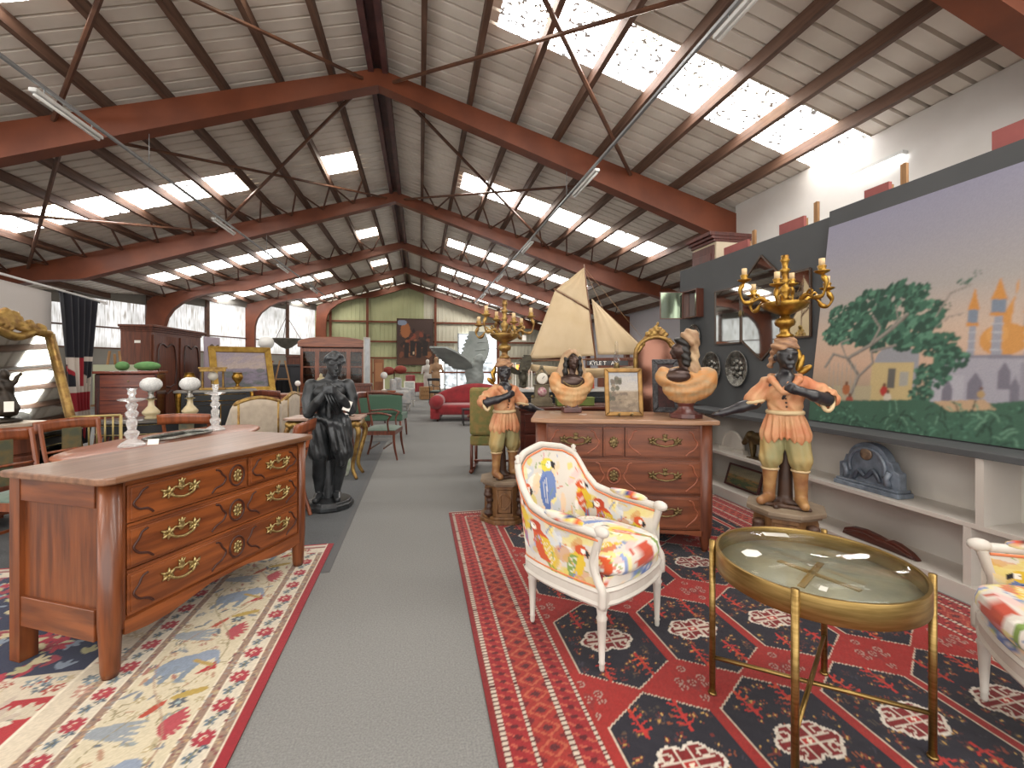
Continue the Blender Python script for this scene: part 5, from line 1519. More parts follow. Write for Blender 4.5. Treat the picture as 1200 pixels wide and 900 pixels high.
# --- mirrors and pewter dishes on the partition
M_MIRROR = mat('mirror glass', '#c9ccc9', 0.03, 1.0)
M_FRAMED = wood('dark mirror frame', '#4a3526', '#33241a', 2)
def wallpoly(name, pts, m, par, x0, x1, bev=0.0):
    """polygon of (y, z) between x0 and x1"""
    Mx = Matrix(((0, 0, 1, 0), (1, 0, 0, 0), (0, 1, 0, 0), (0, 0, 0, 1)))
    return MB().prism(pts, x0, x1, M=Mx).build(name, m, par, bev=bev)
def edge_bars(pts, w, m, par, x, name='frame_bar'):
    n = len(pts)
    for i in range(n):
        MB().tube([(x, *pts[i]), (x, *pts[(i + 1) % n])], w, 4, smooth=False).build(name, m, par)
t = thing('triple_mirror', 'three-part mirror with a pointed middle panel in a thin dark frame, on the grey partition', 'mirror', (PX_ - .02, 0, 0))
for pts in ([(4.73, 1.66), (4.30, 1.66), (4.30, 2.29), (4.73, 2.29)], [(4.285, 1.68), (3.995, 1.46), (3.74, 1.68), (3.74, 2.30), (3.995, 2.55), (4.285, 2.30)], [(3.725, 1.67), (3.40, 1.67), (3.40, 2.29), (3.725, 2.29)]):
    wallpoly('mirror_glass', pts, M_MIRROR, t, 0, .006); edge_bars(pts, .012, M_FRAMED, t, 0)
for y in (4.292, 3.732):
    MB().ell((-.012, y, 1.98), (.008, .03, .04), 8, 6).build('clasp', M_BRASS_DULL, t)
M_PEWTER = mat('embossed silver', '#8e8d88', .25, .9, '#5f5e5a', 14.0, (1, 1, 1), 3, 1.0, 28)
for i, (y, z, r_, lab) in enumerate(((4.36, 1.37, .19, 'oval embossed silver dish beside the triple mirror, away from the bust'), (4.80, 1.37, .19, 'oval embossed silver dish next to the shawled bust'), (5.15, 1.78, .15, 'small embossed silver dish hung under the open box mirror'))):
    t = thing('silver_dish', lab, 'dish', (PX_ - .002, y, z), 0, 'silver dishes on the partition')
    Mr = RY(-PI / 2)
    MB().lathe([(0, .012), (r_ * .62, .012), (r_ * .70, .020), (r_ * .95, .030), (r_, .034), (r_, .026), (r_ * .7, .010), (0, .0)], 36, M=Mr, sx=1.08, sy=.92).build('dish', M_PEWTER, t)
    for k in range(8):
        a = k * PI / 4
        MB().ell((r_ * .42 * math.cos(a), r_ * .36 * math.sin(a), .014), (r_ * .16, r_ * .16, .010), 8, 6, M=Mr).build('embossed_boss', M_PEWTER, t)
    MB().ell((0, 0, .014), (r_ * .2, r_ * .18, .016), 10, 6, M=Mr).build('embossed_boss', M_PEWTER, t)
t = thing('box_mirror', 'open wooden box with a mirrored door, on the end of the grey partition', 'mirror', (PX_ - .002, 5.28, 2.02))
MB().b2((-.10, -.30, 0), (0, -.285, .36)).b2((-.10, -.015, 0), (0, 0, .36)).b2((-.10, -.285, 0), (0, -.015, .015)).b2((-.10, -.285, .345), (0, -.015, .36)).b2((-.012, -.285, .015), (0, -.015, .345)).build('box', wood('box wood', '#5c3224', '#44241a', 2), t)
MB().b2((-.016, -.28, .02), (-.013, -.02, .34)).build('mirror_glass', M_MIRROR, t)
dr = MB().b2((-.30, -.008, 0), (0, .008, .36)).build('door', wood('box wood', '#5c3224', '#44241a', 2), t, (-.10, .0, 0), R(-12))
MB().b2((-.29, -.0105, .012), (-.012, -.0085, .348)).build('mirror_glass', mat('green mirror glass', '#9aa891', .08, .9), dr)

# ================================================================== BEHIND AND ON THE CHERRY CHEST
t = frame_picture('easel_painting', 'small street painting in a gilt frame on brass feet, between the two busts', 'painting', .30, .385, .035, mat('old gilt frame', '#94703c', .45, .5, '#6f5028', 14),
                  landscape(.3, .385, .006, ('#8d9096', '#a39c92'), '#8a7a66', '#7a6a56', '#5b4d40', 12), (1.585, 3.255, 1.003), R(-14), R(10))
for s in (-1, 1):
    MB().tube(smooth_path([(s * .05, .03, .012), (s * .05, -.03, .012), (s * .05, -.055, .010), (s * .05, -.06, .03)], 4), .008, 8).build('foot', M_BRASS_DULL, t)
frame_picture('carved_picture', 'black carved picture frame standing beside the shawled bust', 'picture', .22, .46, .045, mat('black carved frame', '#26262a', .4, 0, '#4a4a4e', 40, (1, 1, 1), 2, 1.0, 60),
              landscape(.2, .4, .01, ('#3a2a2a', '#4a2c2a'), '#4a1f1e', '#3a1a1a', '#2a1414', 3, False), (2.06, 3.44, 1.003), R(-20), R(8))
t = thing('gilt_mirror', 'tall arched mirror in a gilt frame behind the cherry chest', 'mirror', (2.54, 4.45, 0), R(-20))
M_GM = mat('reddish old mirror', '#7a5547', .12, .85)
ap = [(-.22, 0), (-.22, 1.50)] + [(.22 * math.cos(a), 1.52 + .20 * math.sin(a)) for a in np.linspace(PI, 0, 12)] + [(.22, 1.50), (.22, 0)]
MB().prism(ap, -.006, .006, M=RX(PI / 2)).build('mirror_glass', M_GM, t)
MB().tube([(x, -.01, z) for x, z in ap], .026, 8).build('frame', M_GILT2, t)
surf([eld((0, 0, 1.77), (.10, .025, .06)), eld((.08, 0, 1.74), (.05, .02, .04)), eld((-.08, 0, 1.74), (.05, .02, .04)), cap((0, 0, 1.8), (.02, 0, 1.88), .03, .012), cap((-.2, 0, 1.55), (-.13, 0, 1.68), .03, .03), cap((.2, 0, 1.55), (.13, 0, 1.68), .03, .03)], .012, .02, (), lambda P: .01 * np.sin(P[..., 0] * 90) * np.sin(P[..., 2] * 80)).build('crest', M_GILT2, t)
# second chest behind
t = thing('low_chest', 'dark red-brown chest of drawers directly behind the cherry chest', 'chest', (1.60, 4.52, 0), 0)
M_CH2 = wood('deep red wood', '#5c2c20', '#431f18', 0)
MB().b2((-.62, -.22, .06), (.62, .22, .955)).build('carcass', M_CH2, t)
MB().b2((-.64, -.24, .955), (.64, .24, .985)).build('top', M_CH2, t, bev=.006)
for k in range(4):
    d = MB().b2((-.58, -.235, .10 + .21 * k), (.58, -.22, .295 + .21 * k)).build('drawer', M_CH2, t, bev=.004)
    for s in (-1, 1): MB().ell((s * .35, -.245, .20 + .21 * k), .016, 8, 6).build('knob', M_BRASS_DULL, d)
for x in (-.58, .58):
    for y in (-.19, .19): MB().b2((x - .03, y - .03, 0), (x + .03, y + .03, .06)).build('foot', M_CH2, t)
# portico clock
t = thing('portico_clock', 'stepped mantel clock with two round enamel dials, behind the hooded bust', 'clock', (1.235, 4.44, .986), R(-8))
M_CLK = mat('olive clock case', '#7b705a', .5, .2, '#5c5342', 9)
for z0, z1, w, d in ((0, .03, .24, .14), (.03, .075, .21, .12), (.075, .09, .18, .11), (.09, .21, .145, .095), (.21, .225, .17, .105)):
    MB().box(0, 0, (z0 + z1) / 2, w, d, z1 - z0).build('case_step', M_CLK, t, bev=.004)
for s in (-1, 1): MB().ell((s * .095, -.04, .1), .018, 8, 6).build('bracket', M_BRASS_DULL, t)
MB().lathe([(0, -.05), (.066, -.05), (.066, .05), (0, .05)], 24, M=T(0, 0, .285) @ RX(PI / 2)).build('drum', M_CLK, t)
MB().lathe([(0, .052), (.054, .052), (.058, .056), (.05, .06), (0, .058)], 24, M=T(0, 0, .285) @ RX(PI / 2)).build('dial', mat('white enamel', '#d5d0c4', .3), t)
MB().tube([(0, -.062, .285), (.02, -.062, .31)], .003, 5).build('hand', M_EBONY, t)
MB().lathe([(0, .048), (.045, .048), (.048, .054), (.0, .054)], 24, M=T(0, 0, .15) @ RX(PI / 2)).build('medallion', mat('pink enamel', '#c9b8b0', .3, 0, '#a3506a', 40), t)
surf([cap((-.055, 0, .33), (0, 0, .40), .014, .01), cap((.055, 0, .33), (0, 0, .40), .014, .01), eld((0, 0, .405), (.02, .015, .02))], .006, .01).build('crest', M_CLK, t)
# marble topped black cabinet, green tin, red boxes
t = thing('black_cabinet', 'black cabinet with a white marble top, under the model ship', 'cabinet', (1.90, 5.10, 0), R(-8))
MB().b2((-.85, -.20, .0), (.85, .20, 1.10)).build('body', mat('black lacquer', '#16181c', .35), t)
MB().b2((-.87, -.22, 1.10), (.87, .22, 1.135)).build('marble_top', mat('white marble', '#c2c0ba', .25, 0, '#aaa8a4', 4), t, bev=.005)
for k in range(3): MB().b2((-.82 + .56 * k, -.215, .06), (-.28 + .56 * k, -.20, 1.04)).build('door', mat('black lacquer', '#16181c', .35), t, bev=.004)
t = thing('green_tin', 'long green painted tin behind the easel painting', 'box', (1.60, 4.45, .986), R(-5))
MB().b2((-.20, -.05, 0), (.20, .05, .075)).build('body', mat('lime green tin', '#75823f', .45, 0, '#5e6b30', 7), t, bev=.005)
MB().b2((-.205, -.055, .075), (.205, .055, .085)).build('lid', mat('lime green tin', '#75823f', .45, 0, '#5e6b30', 7), t, bev=.002)
t = thing('red_box', 'small red box on the marble top under the model ship', 'box', (1.93, 4.98, 1.136), R(-10))
MB().b2((-.09, -.05, 0), (.09, .05, .10)).build('body', mat('red card box', '#b2452e', .6), t, bev=.003)
MB().b2((-.092, -.052, .10), (.092, .052, .115)).build('lid', mat('red card lid', '#9c3a28', .6), t, bev=.003)
# oil lamp
def oil_lamp(name, label, loc, white, group=None, zs=1.0):
    t = thing(name, label, 'lamp', loc, 0, group)
    return t
t = thing('oil_lamp', 'oil lamp with white opaline font and clear glass chimney, behind the easel painting', 'lamp', (2.06, 4.42, .986))
M_OPAL = mat('white opaline', '#d9d8d4', .25, coat=.4)
MB().lathe([(.07, 0), (.075, .015), (.03, .04), (.022, .12), (.028, .25), (.035, .28)], 20).build('stem', M_OPAL, t)
MB().lathe([(.03, .28), (.045, .285), (.058, .37), (.062, .38), (.03, .385)], 6, smooth=False).build('font', M_OPAL, t)
MB().lathe([(.028, .385), (.034, .40), (.03, .43), (.022, .45)], 16).build('burner', M_BRASS_DULL, t)
M_CHIM = glassmat('chimney glass', '#eef2f2', .02, .3)
MB().lathe([(.024, .45), (.034, .48), (.030, .52), (.018, .55), (.016, .68)], 18, cap=False).build('chimney', M_CHIM, t)
# model ship
def ship():
    t = thing('model_ship', 'model sailing yacht with cream sails and a lettered black plank, on the black cabinet', 'model ship', (2.02, 4.99, 0), R(-21))
    k = .0104
    def q(px, py, y=0): return ((px - 700) * k, y, 1.4 + (429 - py) * k)
    M_SAIL = mat('cream sailcloth', '#cbb798', .9, 0, '#c0aa88', 3.0, (1, 1, 1), 4, .15, 200)
    M_SPAR = wood('spar wood', '#7a5236', '#5c3a26', 2)
    hull = MB(); n = 26; secs = []
    for i in range(n + 1):
        s = i / n; x = -.74 + 1.42 * s
        w = .115 * (math.sin(PI * min(s * .88 + .10, 1)) ** .7); deck = 1.375 + .05 * (2 * s - 1) ** 2; keel = 1.255 + .10 * abs(2 * s - .95) ** 2.2
        secs.append([(x, w * math.cos(a) ** .8 if math.cos(a) > 0 else 0, 0) for a in (0,)] and [(x, yy * w, deck - (deck - keel) * zz) for yy, zz in ((-1, 0), (-1, .25), (-.8, .6), (-.4, .88), (0, 1), (.4, .88), (.8, .6), (1, .25), (1, 0))])
    V = [p for s_ in secs for p in s_]; m9 = 9
    hull.add(V, [(i * m9 + j, i * m9 + j + 1, (i + 1) * m9 + j + 1, (i + 1) * m9 + j) for i in range(n) for j in range(m9 - 1)] + [(i * m9, (i + 1) * m9, (i + 1) * m9 + 8, i * m9 + 8) for i in range(n)], True)
    hull.build('hull', mat('cream hull', '#c3ad8a', .45, 0, '#b59c76', 4), t)
    for x in (-.3, .3): MB().b2((x - .02, -.10, 1.136), (x + .02, .10, 1.275)).build('stand', M_SPAR, t)
    def sail(pts, nm, belly=.06, nn=16):
        A, B, Cc = [np.array(q(*p)) for p in pts[:3]]
        Dd = np.array(q(*pts[3])) if len(pts) > 3 else None
        def fn(u, v):
            if Dd is None: P = A * (1 - v) + (B * (1 - u) + Cc * u) * v
            else: P = (A * (1 - u) + B * u) * (1 - v) + (Dd * (1 - u) + Cc * u) * v
            return (P[0], P[1] - belly * math.sin(PI * u) * math.sin(PI * min(v, .98)) - .006 * math.sin(u * 22 + v * 5), P[2])
        g = MB().grid(fn, nn, nn)
        o = g.build(nm, M_SAIL, t)
        md = o.modifiers.new('cloth', 'SOLIDIFY'); md.thickness = .003
    sail([(657, 341), (697, 366), (703, 417), (626, 421)], 'mainsail')
    sail([(690, 316), (658, 340), (697, 364)], 'topsail', .02)
    sail([(699, 352), (706, 416), (764, 416)], 'jib', .05)
    MB().tube([q(690, 312), q(697, 370), q(704, 428)], [.007, .010, .013], 8).build('mast', M_SPAR, t)
    MB().tube([q(655, 339, -.012), q(699, 366, -.012)], .008, 8).build('gaff', M_SPAR, t)
    MB().tube([q(628, 423), q(704, 421)], .010, 8).build('boom', M_SPAR, t)
    MB().tube([q(745, 425), q(772, 419)], .010, 8).build('bowsprit', M_SPAR, t)
    for a, b in (((691, 316), (772, 419)), ((699, 352), (768, 418)), ((691, 318), (740, 426)), ((690, 316), (626, 421))):
        MB().tube([q(*a), q(*b)], .002, 5).build('rigging_line', M_LATH, t)
    pl = MB().b2((-.13, -.006, -.028), (.34, .006, .028)).build('name_plank', M_EBONY, t, (.06, -.125, 1.435))
    cu = bpy.data.curves.new('lettering', 'FONT'); cu.body = 'KYLE T   AY'; cu.size = .062; cu.extrude = .001
    cu.materials.append(M_TAG)
    tmp = bpy.data.objects.new('lettering', cu); COL.objects.link(tmp)
    bpy.context.view_layer.update()
    me = bpy.data.meshes.new_from_object(tmp.evaluated_get(bpy.context.evaluated_depsgraph_get()))
    bpy.data.objects.remove(tmp)
    place(me, 'lettering', pl, (-.10, -.008, -.021), rot=(PI / 2, 0, 0))
    return t
ship()
# bronze bird with raised wing
def bird(loc, rz, s, label, m, name='bronze_bird', crag=0.0):
    t = thing(name, label, 'sculpture', loc, rz)
    b = [eld((0, 0, .30), (.14, .12, .19), (0, .5, 0)), eld((-.12, 0, .52), (.07, .065, .065)), cap((-.06, 0, .40), (-.115, 0, .50), .085, .065), cap((-.175, 0, .52), (-.225, 0, .485), .026, .008), cap((.07, 0, .2), (.22, 0, .04), .07, .03)]
    b += [cap((-.02, -.06, .20), (-.04, -.07, .07), .055, .03), cap((-.02, .06, .20), (-.04, .07, .07), .055, .03)]
    surf(b, .014, .03, (), lambda P: .004 * np.sin(P[..., 2] * 90) * np.sin(P[..., 1] * 70)).build('bird_body', m, t)
    # wings: broad thin blades with separate flight feathers along the rear edge
    for s_, tilt, yaw in ((-1, R(62), R(-25)), (1, R(28), R(20))):
        lead = smooth_path([(0, .02), (.16, .10), (.32, .11), (.50, .05), (.62, -.03)], 4)
        poly = list(lead)
        for k in range(9):
            u = 1 - k / 9
            x = .62 * u; L = .16 + .14 * math.sin(PI * (.25 + .6 * (1 - u)))
            poly += [(x + .02, -.03 - L), (x - .015, -.035 - L), (x - .035, -.02 - L * .90)]
        poly.append((0, -.10))
        Mw = T(.0, s_ * .05, .37) @ RZ(yaw * s_) @ RX(s_ * tilt) @ RZ(s_ * PI / 2) @ (SC(1, s_, 1) if s_ > 0 else SC(1, -1, 1) @ SC(1, 1, 1))
        q = MB().prism(poly, -.012, .012, M=Mw)
        q.build('wing', m, t)
        for k in range(4):
            MB().tube([Mw @ Vector((.06 + .13 * k, .06, .013)), Mw @ Vector((.04 + .13 * k, -.10, .013))], [.014, .006], 6).build('feather', m, t)
    surf([eld((-.02, 0, .035), (.13, .10, .05)), eld((.08, .02, .03), (.1, .08, .04)), eld((-.04, -.02, .07), (.07, .06, .05))], .014, .02).build('rock', m, t)
    if crag:
        surf([eld((0, 0, -crag * .5), (.16, .14, crag * .62)), eld((.08, .05, -crag * .6), (.15, .12, crag * .45)), eld((-.09, -.05, -crag * .65), (.13, .12, crag * .42))], .016, .03, [cap((-.5, 0, -crag - .2), (.5, 0, -crag - .2), .2)], lambda P: .012 * np.sin(P[..., 0] * 40 + P[..., 2] * 30) * np.sin(P[..., 1] * 35)).build('crag', m, t)
    t.scale = (s, s, s)
    return t
bird((1.20, 5.14, 1.1445), R(100), .42, 'small bronze bird with raised wings, on the black cabinet', mat('grey green bronze', '#4a4638', .5, .4, '#343028', 9))
# --- hanging tube lights on their conduits
def tubelight(loc, label, L=1.05, wall=False):
    t = thing('tube_light', label, 'light', loc, 0, 'hanging tube lights')
    MB().b2((-.038, -L / 2, -.015), (.038, L / 2, .03)).build('housing', mat('white housing', '#c9c9c6', .5), t, bev=.006)
    MB().tube([(0, -L / 2 + .03, -.035), (0, L / 2 - .03, -.035)], .017, 8).build('tube', mat('unlit tube', '#e6e6e2', .3), t)
    if not wall:
        for s in (-1, 1): MB().tube([(0, s * L * .35, .03), (0, s * L * .35, .10)], .006, 5).build('hanger', M_FRAMEW, t)
for x, z, ys, nm in ((-4.12, 4.40, (6.3, 10.6, 14.8, 18.9), 'window side'), (2.68, 4.42, (3.1, 6.95, 11.0, 15.0, 19.0), 'partition side')):
    t = thing('light_conduit', 'thin grey cable conduit carrying tube lights, %s' % nm, 'conduit', (x, 0, z))
    MB().b2((-.018, -2.0, .10), (.018, 22.0, .135)).build('rail', mat('conduit grey', '#8b8d8e', .45, .4), t)
    for yy in (2.85, 7.9, 13.3, 18.5): MB().tube([(0, yy, .135), (0, yy, top_z(x) - z - .30)], .006, 5).build('drop_rod', mat('conduit grey', '#8b8d8e', .45, .4), t)
    for k, yy in enumerate(ys): tubelight((x, yy, z), 'white tube light on the %s, %s along the conduit' % (nm, ('first', 'second', 'third', 'fourth', 'fifth')[k]))
t = thing('light_patch', 'added glow standing in for the patch of light at the top of the white wall', 'light', (6.14, 4.95, 4.17))  # made-up fitting: glows in place of a bright patch of light on the wall
MB().b2((-.03, -.36, -.02), (.06, .36, .03)).build('housing', mat('white housing', '#c9c9c6', .5), t)
MB().tube([(-.02, -.34, -.04), (-.02, .34, -.04)], .02, 8).build('tube', glow('added glow', '#ffffff', 6.0), t)

# ================================================================== SEATING, TABLES AND CABINETS OF THE OTHER SIDE
M_MAHO = wood('mahogany', '#6b3522', '#4a2317', 2, .35, .25)
M_CHERRY = wood('orange cherry', '#95512c', '#733a1e', 0, .38, .25)
M_CHERRYZ = wood('orange cherry upright', '#8d4b29', '#6c361c', 2, .38, .25)
M_ARMOIRE = wood('old red oak', '#6f3b26', '#512a1b', 2, .55, .04)
M_GREENF = mat('green seat cloth', '#56685c', .9, 0, '#4c5e52', 20, sheen=.2)
M_CREAMF = mat('cream seat cloth', '#b8aa98', .9, 0, '#ab9d8c', 12, sheen=.2)
def chair(loc, rz, label, wm, sm, sw=.46, sd=.44, sh=.46, bh=.88, arms=False, back='rail', group=None, name='dining_chair', sabre=True, splat=None):
    """side or arm chair, front towards -y"""
    t = thing(name, label, 'chair', loc, rz, group)
    a, b = sw / 2, sd / 2
    seat = MB().grid(lambda u, v: ((u - .5) * sw * (1 - .08 * v), (v - .5) * sd, sh - .02 + .045 * (math.sin(PI * u) * math.sin(PI * v)) ** .5), 10, 10)
    seat.b2((-a * .97, -b * .97, sh - .045), (a * .93, b * .97, sh - .02))
    seat.build('seat', sm, t)
    for s in (-1, 1):
        MB().b2((s * (a - .012) - .011, -b, sh - .09), (s * (a - .012) + .011, b, sh - .03)).build('seat_rail', wm, t)
        MB().tube(smooth_path([(s * (a - .02), -b + .02, sh - .03), (s * (a - .02), -b + .015, sh * .5), (s * (a - .02), -b - (.03 if sabre else 0), 0.005)], 4), [.020, .020, .020, .019, .018, .017, .015, .014, .013], 6, smooth=False).build('leg', wm, t)
        p = smooth_path([(s * (a - .03), b + (.06 if sabre else 0), .005), (s * (a - .03), b, sh * .5), (s * (a - .03), b - .01, sh), (s * (a - .02), b + .03, sh + .2), (s * (a - .015), b + .075, bh)], 4)
        MB().tube(p, .017, 6, smooth=False).build('leg', wm, t)
        if arms:
            MB().tube(smooth_path([(s * (a - .01), b + .02, sh + .22), (s * (a + .02), 0, sh + .235), (s * (a + .03), -b * .5, sh + .22), (s * (a + .01), -b * .8, sh + .19)], 4), .015, 8).build('arm', wm, t)
            MB().tube(smooth_path([(s * (a + .01), -b * .75, sh + .20), (s * (a + .0), -b * .55, sh + .1), (s * (a - .01), -b * .6, sh - .04)], 4), .013, 8).build('arm_support', wm, t)
    for y in (-b + .01, b - .01): MB().b2((-a + .02, y - .011, sh - .09), (a - .02, y + .011, sh - .03)).build('seat_rail', wm, t)
    if back == 'rail':
        def tr(u, v): return ((u - .5) * (sw + .03), b + .072 + .035 * math.sin(PI * u) + .012 * v, bh - .085 + .10 * v + .012 * math.sin(PI * u))
        o = MB().grid(tr, 10, 4).build('top_rail', wm, t)
        md = o.modifiers.new('thick', 'SOLIDIFY'); md.thickness = .022
        if splat:
            MB().b2((-.07, b + .045, sh + .02), (.07, b + .06, bh - .06), M=RX(0)).build('splat', splat, t)
        MB().tube([(-a + .02, b + .028, sh + .17), (0, b + .045, sh + .175), (a - .02, b + .028, sh + .17)], .012, 6).build('cross_rail', wm, t)
    elif back == 'pad':
        o = MB().grid(lambda u, v: ((u - .5) * (sw - .05), b + .02 + .075 * v + .03 * math.sin(PI * u), sh + .12 + (bh - sh - .13) * v), 10, 8).build('back_pad', sm, t)
        md = o.modifiers.new('thick', 'SOLIDIFY'); md.thickness = .035
        MB().tube(smooth_path([(-a + .015, b + .075, bh), (-.1, b + .085, bh + .035), (.1, b + .085, bh + .035), (a - .015, b + .075, bh)], 4), .018, 8).build('top_rail', wm, t)
    for y in (-b * .3, b * .5): MB().b2((-a + .02, y - .008, .17), (a - .02, y + .008, .19)).build('stretcher', wm, t)
    return t
M_SPLAT = mat('painted splat', '#6d5c3a', .5, 0, '#4c5040', 14)
dc = chair((-2.90, 4.70, 0.003), R(62), 'orange cherry chair with curved rail and painted splat, beside the leaning gilt mirror', M_CHERRYZ, M_GREENF, bh=.89, group='cherry dining chairs', splat=M_SPLAT)
for loc, rz, lab in (((-2.85, 4.02), 75, 'orange cherry chair with curved rail, in front of the carved console chest'), ((-2.33, 5.42), 176, 'orange cherry chair with white ticket, on the far side of the oval table'), ((-1.30, 4.28), -95, 'orange cherry chair at the oval table end near the dark statue')):
    c_ = copy_tree(dc, (loc[0], loc[1], .003), R(rz), lab)
tag(MB().b2((-.03, -.003, -.025), (.03, .003, .025)).build('price_card', M_TAG, None, (-2.29, 5.09, .86), R(-4)), 'white ticket hanging on the rail of the cherry chair', 'card', 'price cards')

# oval table with tray and crystal candlesticks
t = thing('oval_table', 'red-brown oval dining table behind the walnut chest', 'table', (-2.05, 4.32, .0095), R(72))
MB().lathe([(0, .745), (.95, .745), (1.0, .755), (1.0, .768), (.97, .775), (0, .775)], 48, sx=.90, sy=.42).build('top', M_CHERRY, t)
MB().lathe([(.86, .68), (.86, .745)], 40, sx=.85, sy=.36, cap=False).build('apron', M_CHERRY, t)
for x in (-.55, .55):
    for y in (-.2, .2): MB().lathe([(.018, 0), (.024, .03), (.030, .45), (.036, .62), (.036, .745)], 10, (x, y, 0)).build('leg', M_CHERRYZ, t)
TZ = .7855
def candlestick(loc, label):
    t = thing('crystal_candlestick', label, 'candlestick', loc, 0, 'crystal candlesticks')
    MC = glassmat('cut crystal', '#f6f8f8', .08, .62, 1.45, .6)
    MB().lathe([(.085, 0), (.088, .012), (.070, .030), (.045, .045), (.030, .055)], 8, smooth=False).build('foot', MC, t)
    MB().lathe([(.030, .055), (.045, .085), (.048, .105), (.026, .125), (.034, .165), (.036, .19), (.022, .21), (.038, .235), (.042, .255), (.026, .275), (.034, .30), (.038, .315), (.024, .335)], 10, smooth=False).build('stem', MC, t)
    MB().lathe([(.024, .335), (.075, .352), (.085, .362), (.060, .366), (.030, .368)], 10, smooth=False, lobes=10, amp=.08).build('drip_pan', MC, t)
    MB().lathe([(.022, .368), (.018, .385), (.028, .405), (.024, .425), (.034, .442), (.020, .442)], 10, smooth=False).build('socket', MC, t)
    return t
candlestick((-2.165, 3.93, TZ), 'clear cut-crystal candlestick on the oval table, beside the price ticket')
candlestick((-1.91, 4.72, TZ), 'clear cut-crystal candlestick on the oval table, at the far tray end')
t = thing('mirror_tray', 'long silvery tray with mirrored base on the oval table', 'tray', (-2.03, 4.33, TZ), R(72))
MB().prism([(.285 * math.copysign(abs(math.cos(a)) ** .6, math.cos(a)), .13 * math.copysign(abs(math.sin(a)) ** .7, math.sin(a))) for a in np.linspace(0, 2 * PI, 32)[:-1]], 0, .012).build('base', M_MIRROR, t)
MB().tube([(.285 * math.copysign(abs(math.cos(a)) ** .6, math.cos(a)), .13 * math.copysign(abs(math.sin(a)) ** .7, math.sin(a)), .022) for a in np.linspace(0, 2 * PI, 40)[:-1]], .012, 6, closed=True).build('rim', M_PEWTER, t)
tag(MB().b2((-.035, -.002, 0), (.035, .002, .045), M=RX(-.5)).build('price_card', M_TAG, None, (-2.04, 3.96, TZ + .001), R(15)), 'white ticket propped against the silvery tray', 'card', 'price cards')

# carved console chest with marble top and bronze figure
t = thing('console_chest', 'carved red-brown console chest with pale marble top, behind the cherry chairs', 'chest', (-3.78, 4.40, .003), R(72))
MB().b2((-.55, -.22, .12), (.55, .22, .86)).build('carcass', M_ARMOIRE, t, bev=.01)
MB().b2((-.60, -.26, .86), (.60, .26, .895)).build('marble_top', mat('pale marble', '#b9ab9c', .3, 0, '#a08f80', 4), t, bev=.006)
for k in range(3):
    d = MB().b2((-.50, -.24, .16 + .23 * k), (.50, -.22, .37 + .23 * k)).build('drawer', M_ARMOIRE, t, bev=.008)
    MB().ell((0, -.25, .265 + .23 * k), (.10, .012, .05), 12, 6).build('mount', mat('iron mount', '#5a5650', .4, .7), d)
for x in (-.5, .5):
    for y in (-.18, .18): MB().b2((x - .035, y - .035, 0), (x + .035, y + .035, .12)).build('foot', M_ARMOIRE, t)
t = thing('bronze_figure', 'dark bronze standing figurine with white ticket, on the marble console', 'sculpture', (-3.60, 4.76, .905), R(40))
M_DBR = mat('brown bronze', '#33291f', .42, .5, '#1f1a15', 10)
surf([eld((0, 0, .42), (.035, .04, .05)), eld((0, 0, .30), (.06, .045, .08)), cap((0, 0, .22), (.02, 0, .11), .06, .075), cap((-.05, 0, .34), (-.10, -.03, .26), .022, .016), cap((-.10, -.03, .26), (-.05, -.06, .30), .016, .014), cap((.05, 0, .34), (.09, 0, .42), .022, .016), cap((0, 0, .35), (0, 0, .4), .02)], .01, .02, (), lambda P: .004 * np.sin(P[..., 0] * 120 + P[..., 2] * 40)).build('figure_body', M_DBR, t)
MB().lathe([(.11, 0), (.11, .02), (.09, .035), (0, .035)], 20).build('base', M_DBR, t)
MB().b2((-.03, -.002, -.045), (.03, .002, .045)).build('price_tag', M_TAG, t, (.02, -.105, .14))

# leaning gilt mirror and the white stand wall with flag curtain
def big_mirror():
    A = np.array((-3.78, 6.05)); wdir = np.array((-.225, -.974))
    ang = math.atan2(-wdir[1], -wdir[0])
    t = thing('gilt_mirror', 'tall gilt mirror with carved shell crest leaning on the white stand wall', 'mirror', (*(A + wdir * .55), .003), ang)
    L = R(14.5); Mx = RX(-L)
    w, h = .55, 1.82
    MB().b2((-w + .04, -.004, .04), (w - .04, .004, h - .02), M=Mx).build('mirror_glass', M_MIRROR, t)
    for x in (-w, w): MB().tube([(x, -.01, 0.03), (x, -.01, h)], .045, 8, M=Mx).build('frame_bar', M_GILT2, t)
    MB().tube([(-w, -.01, .05), (w, -.01, .05)], .045, 8, M=Mx).build('frame_bar', M_GILT2, t)
    MB().tube(smooth_path([(-w, -.01, h), (-.4, -.01, h + .02), (-.2, -.01, h - .05), (0, -.01, h + .03), (.2, -.01, h - .05), (.4, -.01, h + .02), (w, -.01, h)], 5), .045, 8, M=Mx).build('frame_bar', M_GILT2, t)
    r = random.Random(8)
    pr = [eld((.15, -.02, h + .14), (.12, .04, .12)), eld((-.1, -.02, h + .10), (.25, .03, .08)), eld((.32, -.02, h + .06), (.14, .03, .06))]
    for _ in range(60):
        x = r.uniform(-.42, .50); e = max(.03, .24 - .5 * abs(x - .12))
        pr.append(eld((x, -.03, h + .02 + r.uniform(0, 1) * e), (r.uniform(.02, .05), .03, r.uniform(.015, .035)), (0, r.uniform(-1, 1), 0)))
    m = surf(pr, .013, .015); m.v = [tuple(Mx @ Vector(p)) for p in m.v]
    m.build('shell_crest', M_GILT2, t)
big_mirror()
sw = thing('wall_stand', None, None, kind='structure')
wa, wb = Vector((-4.95, 5.0, 0)), Vector((-5.50, 8.05, 0))
dd = (wb - wa); an = math.atan2(dd.y, dd.x)
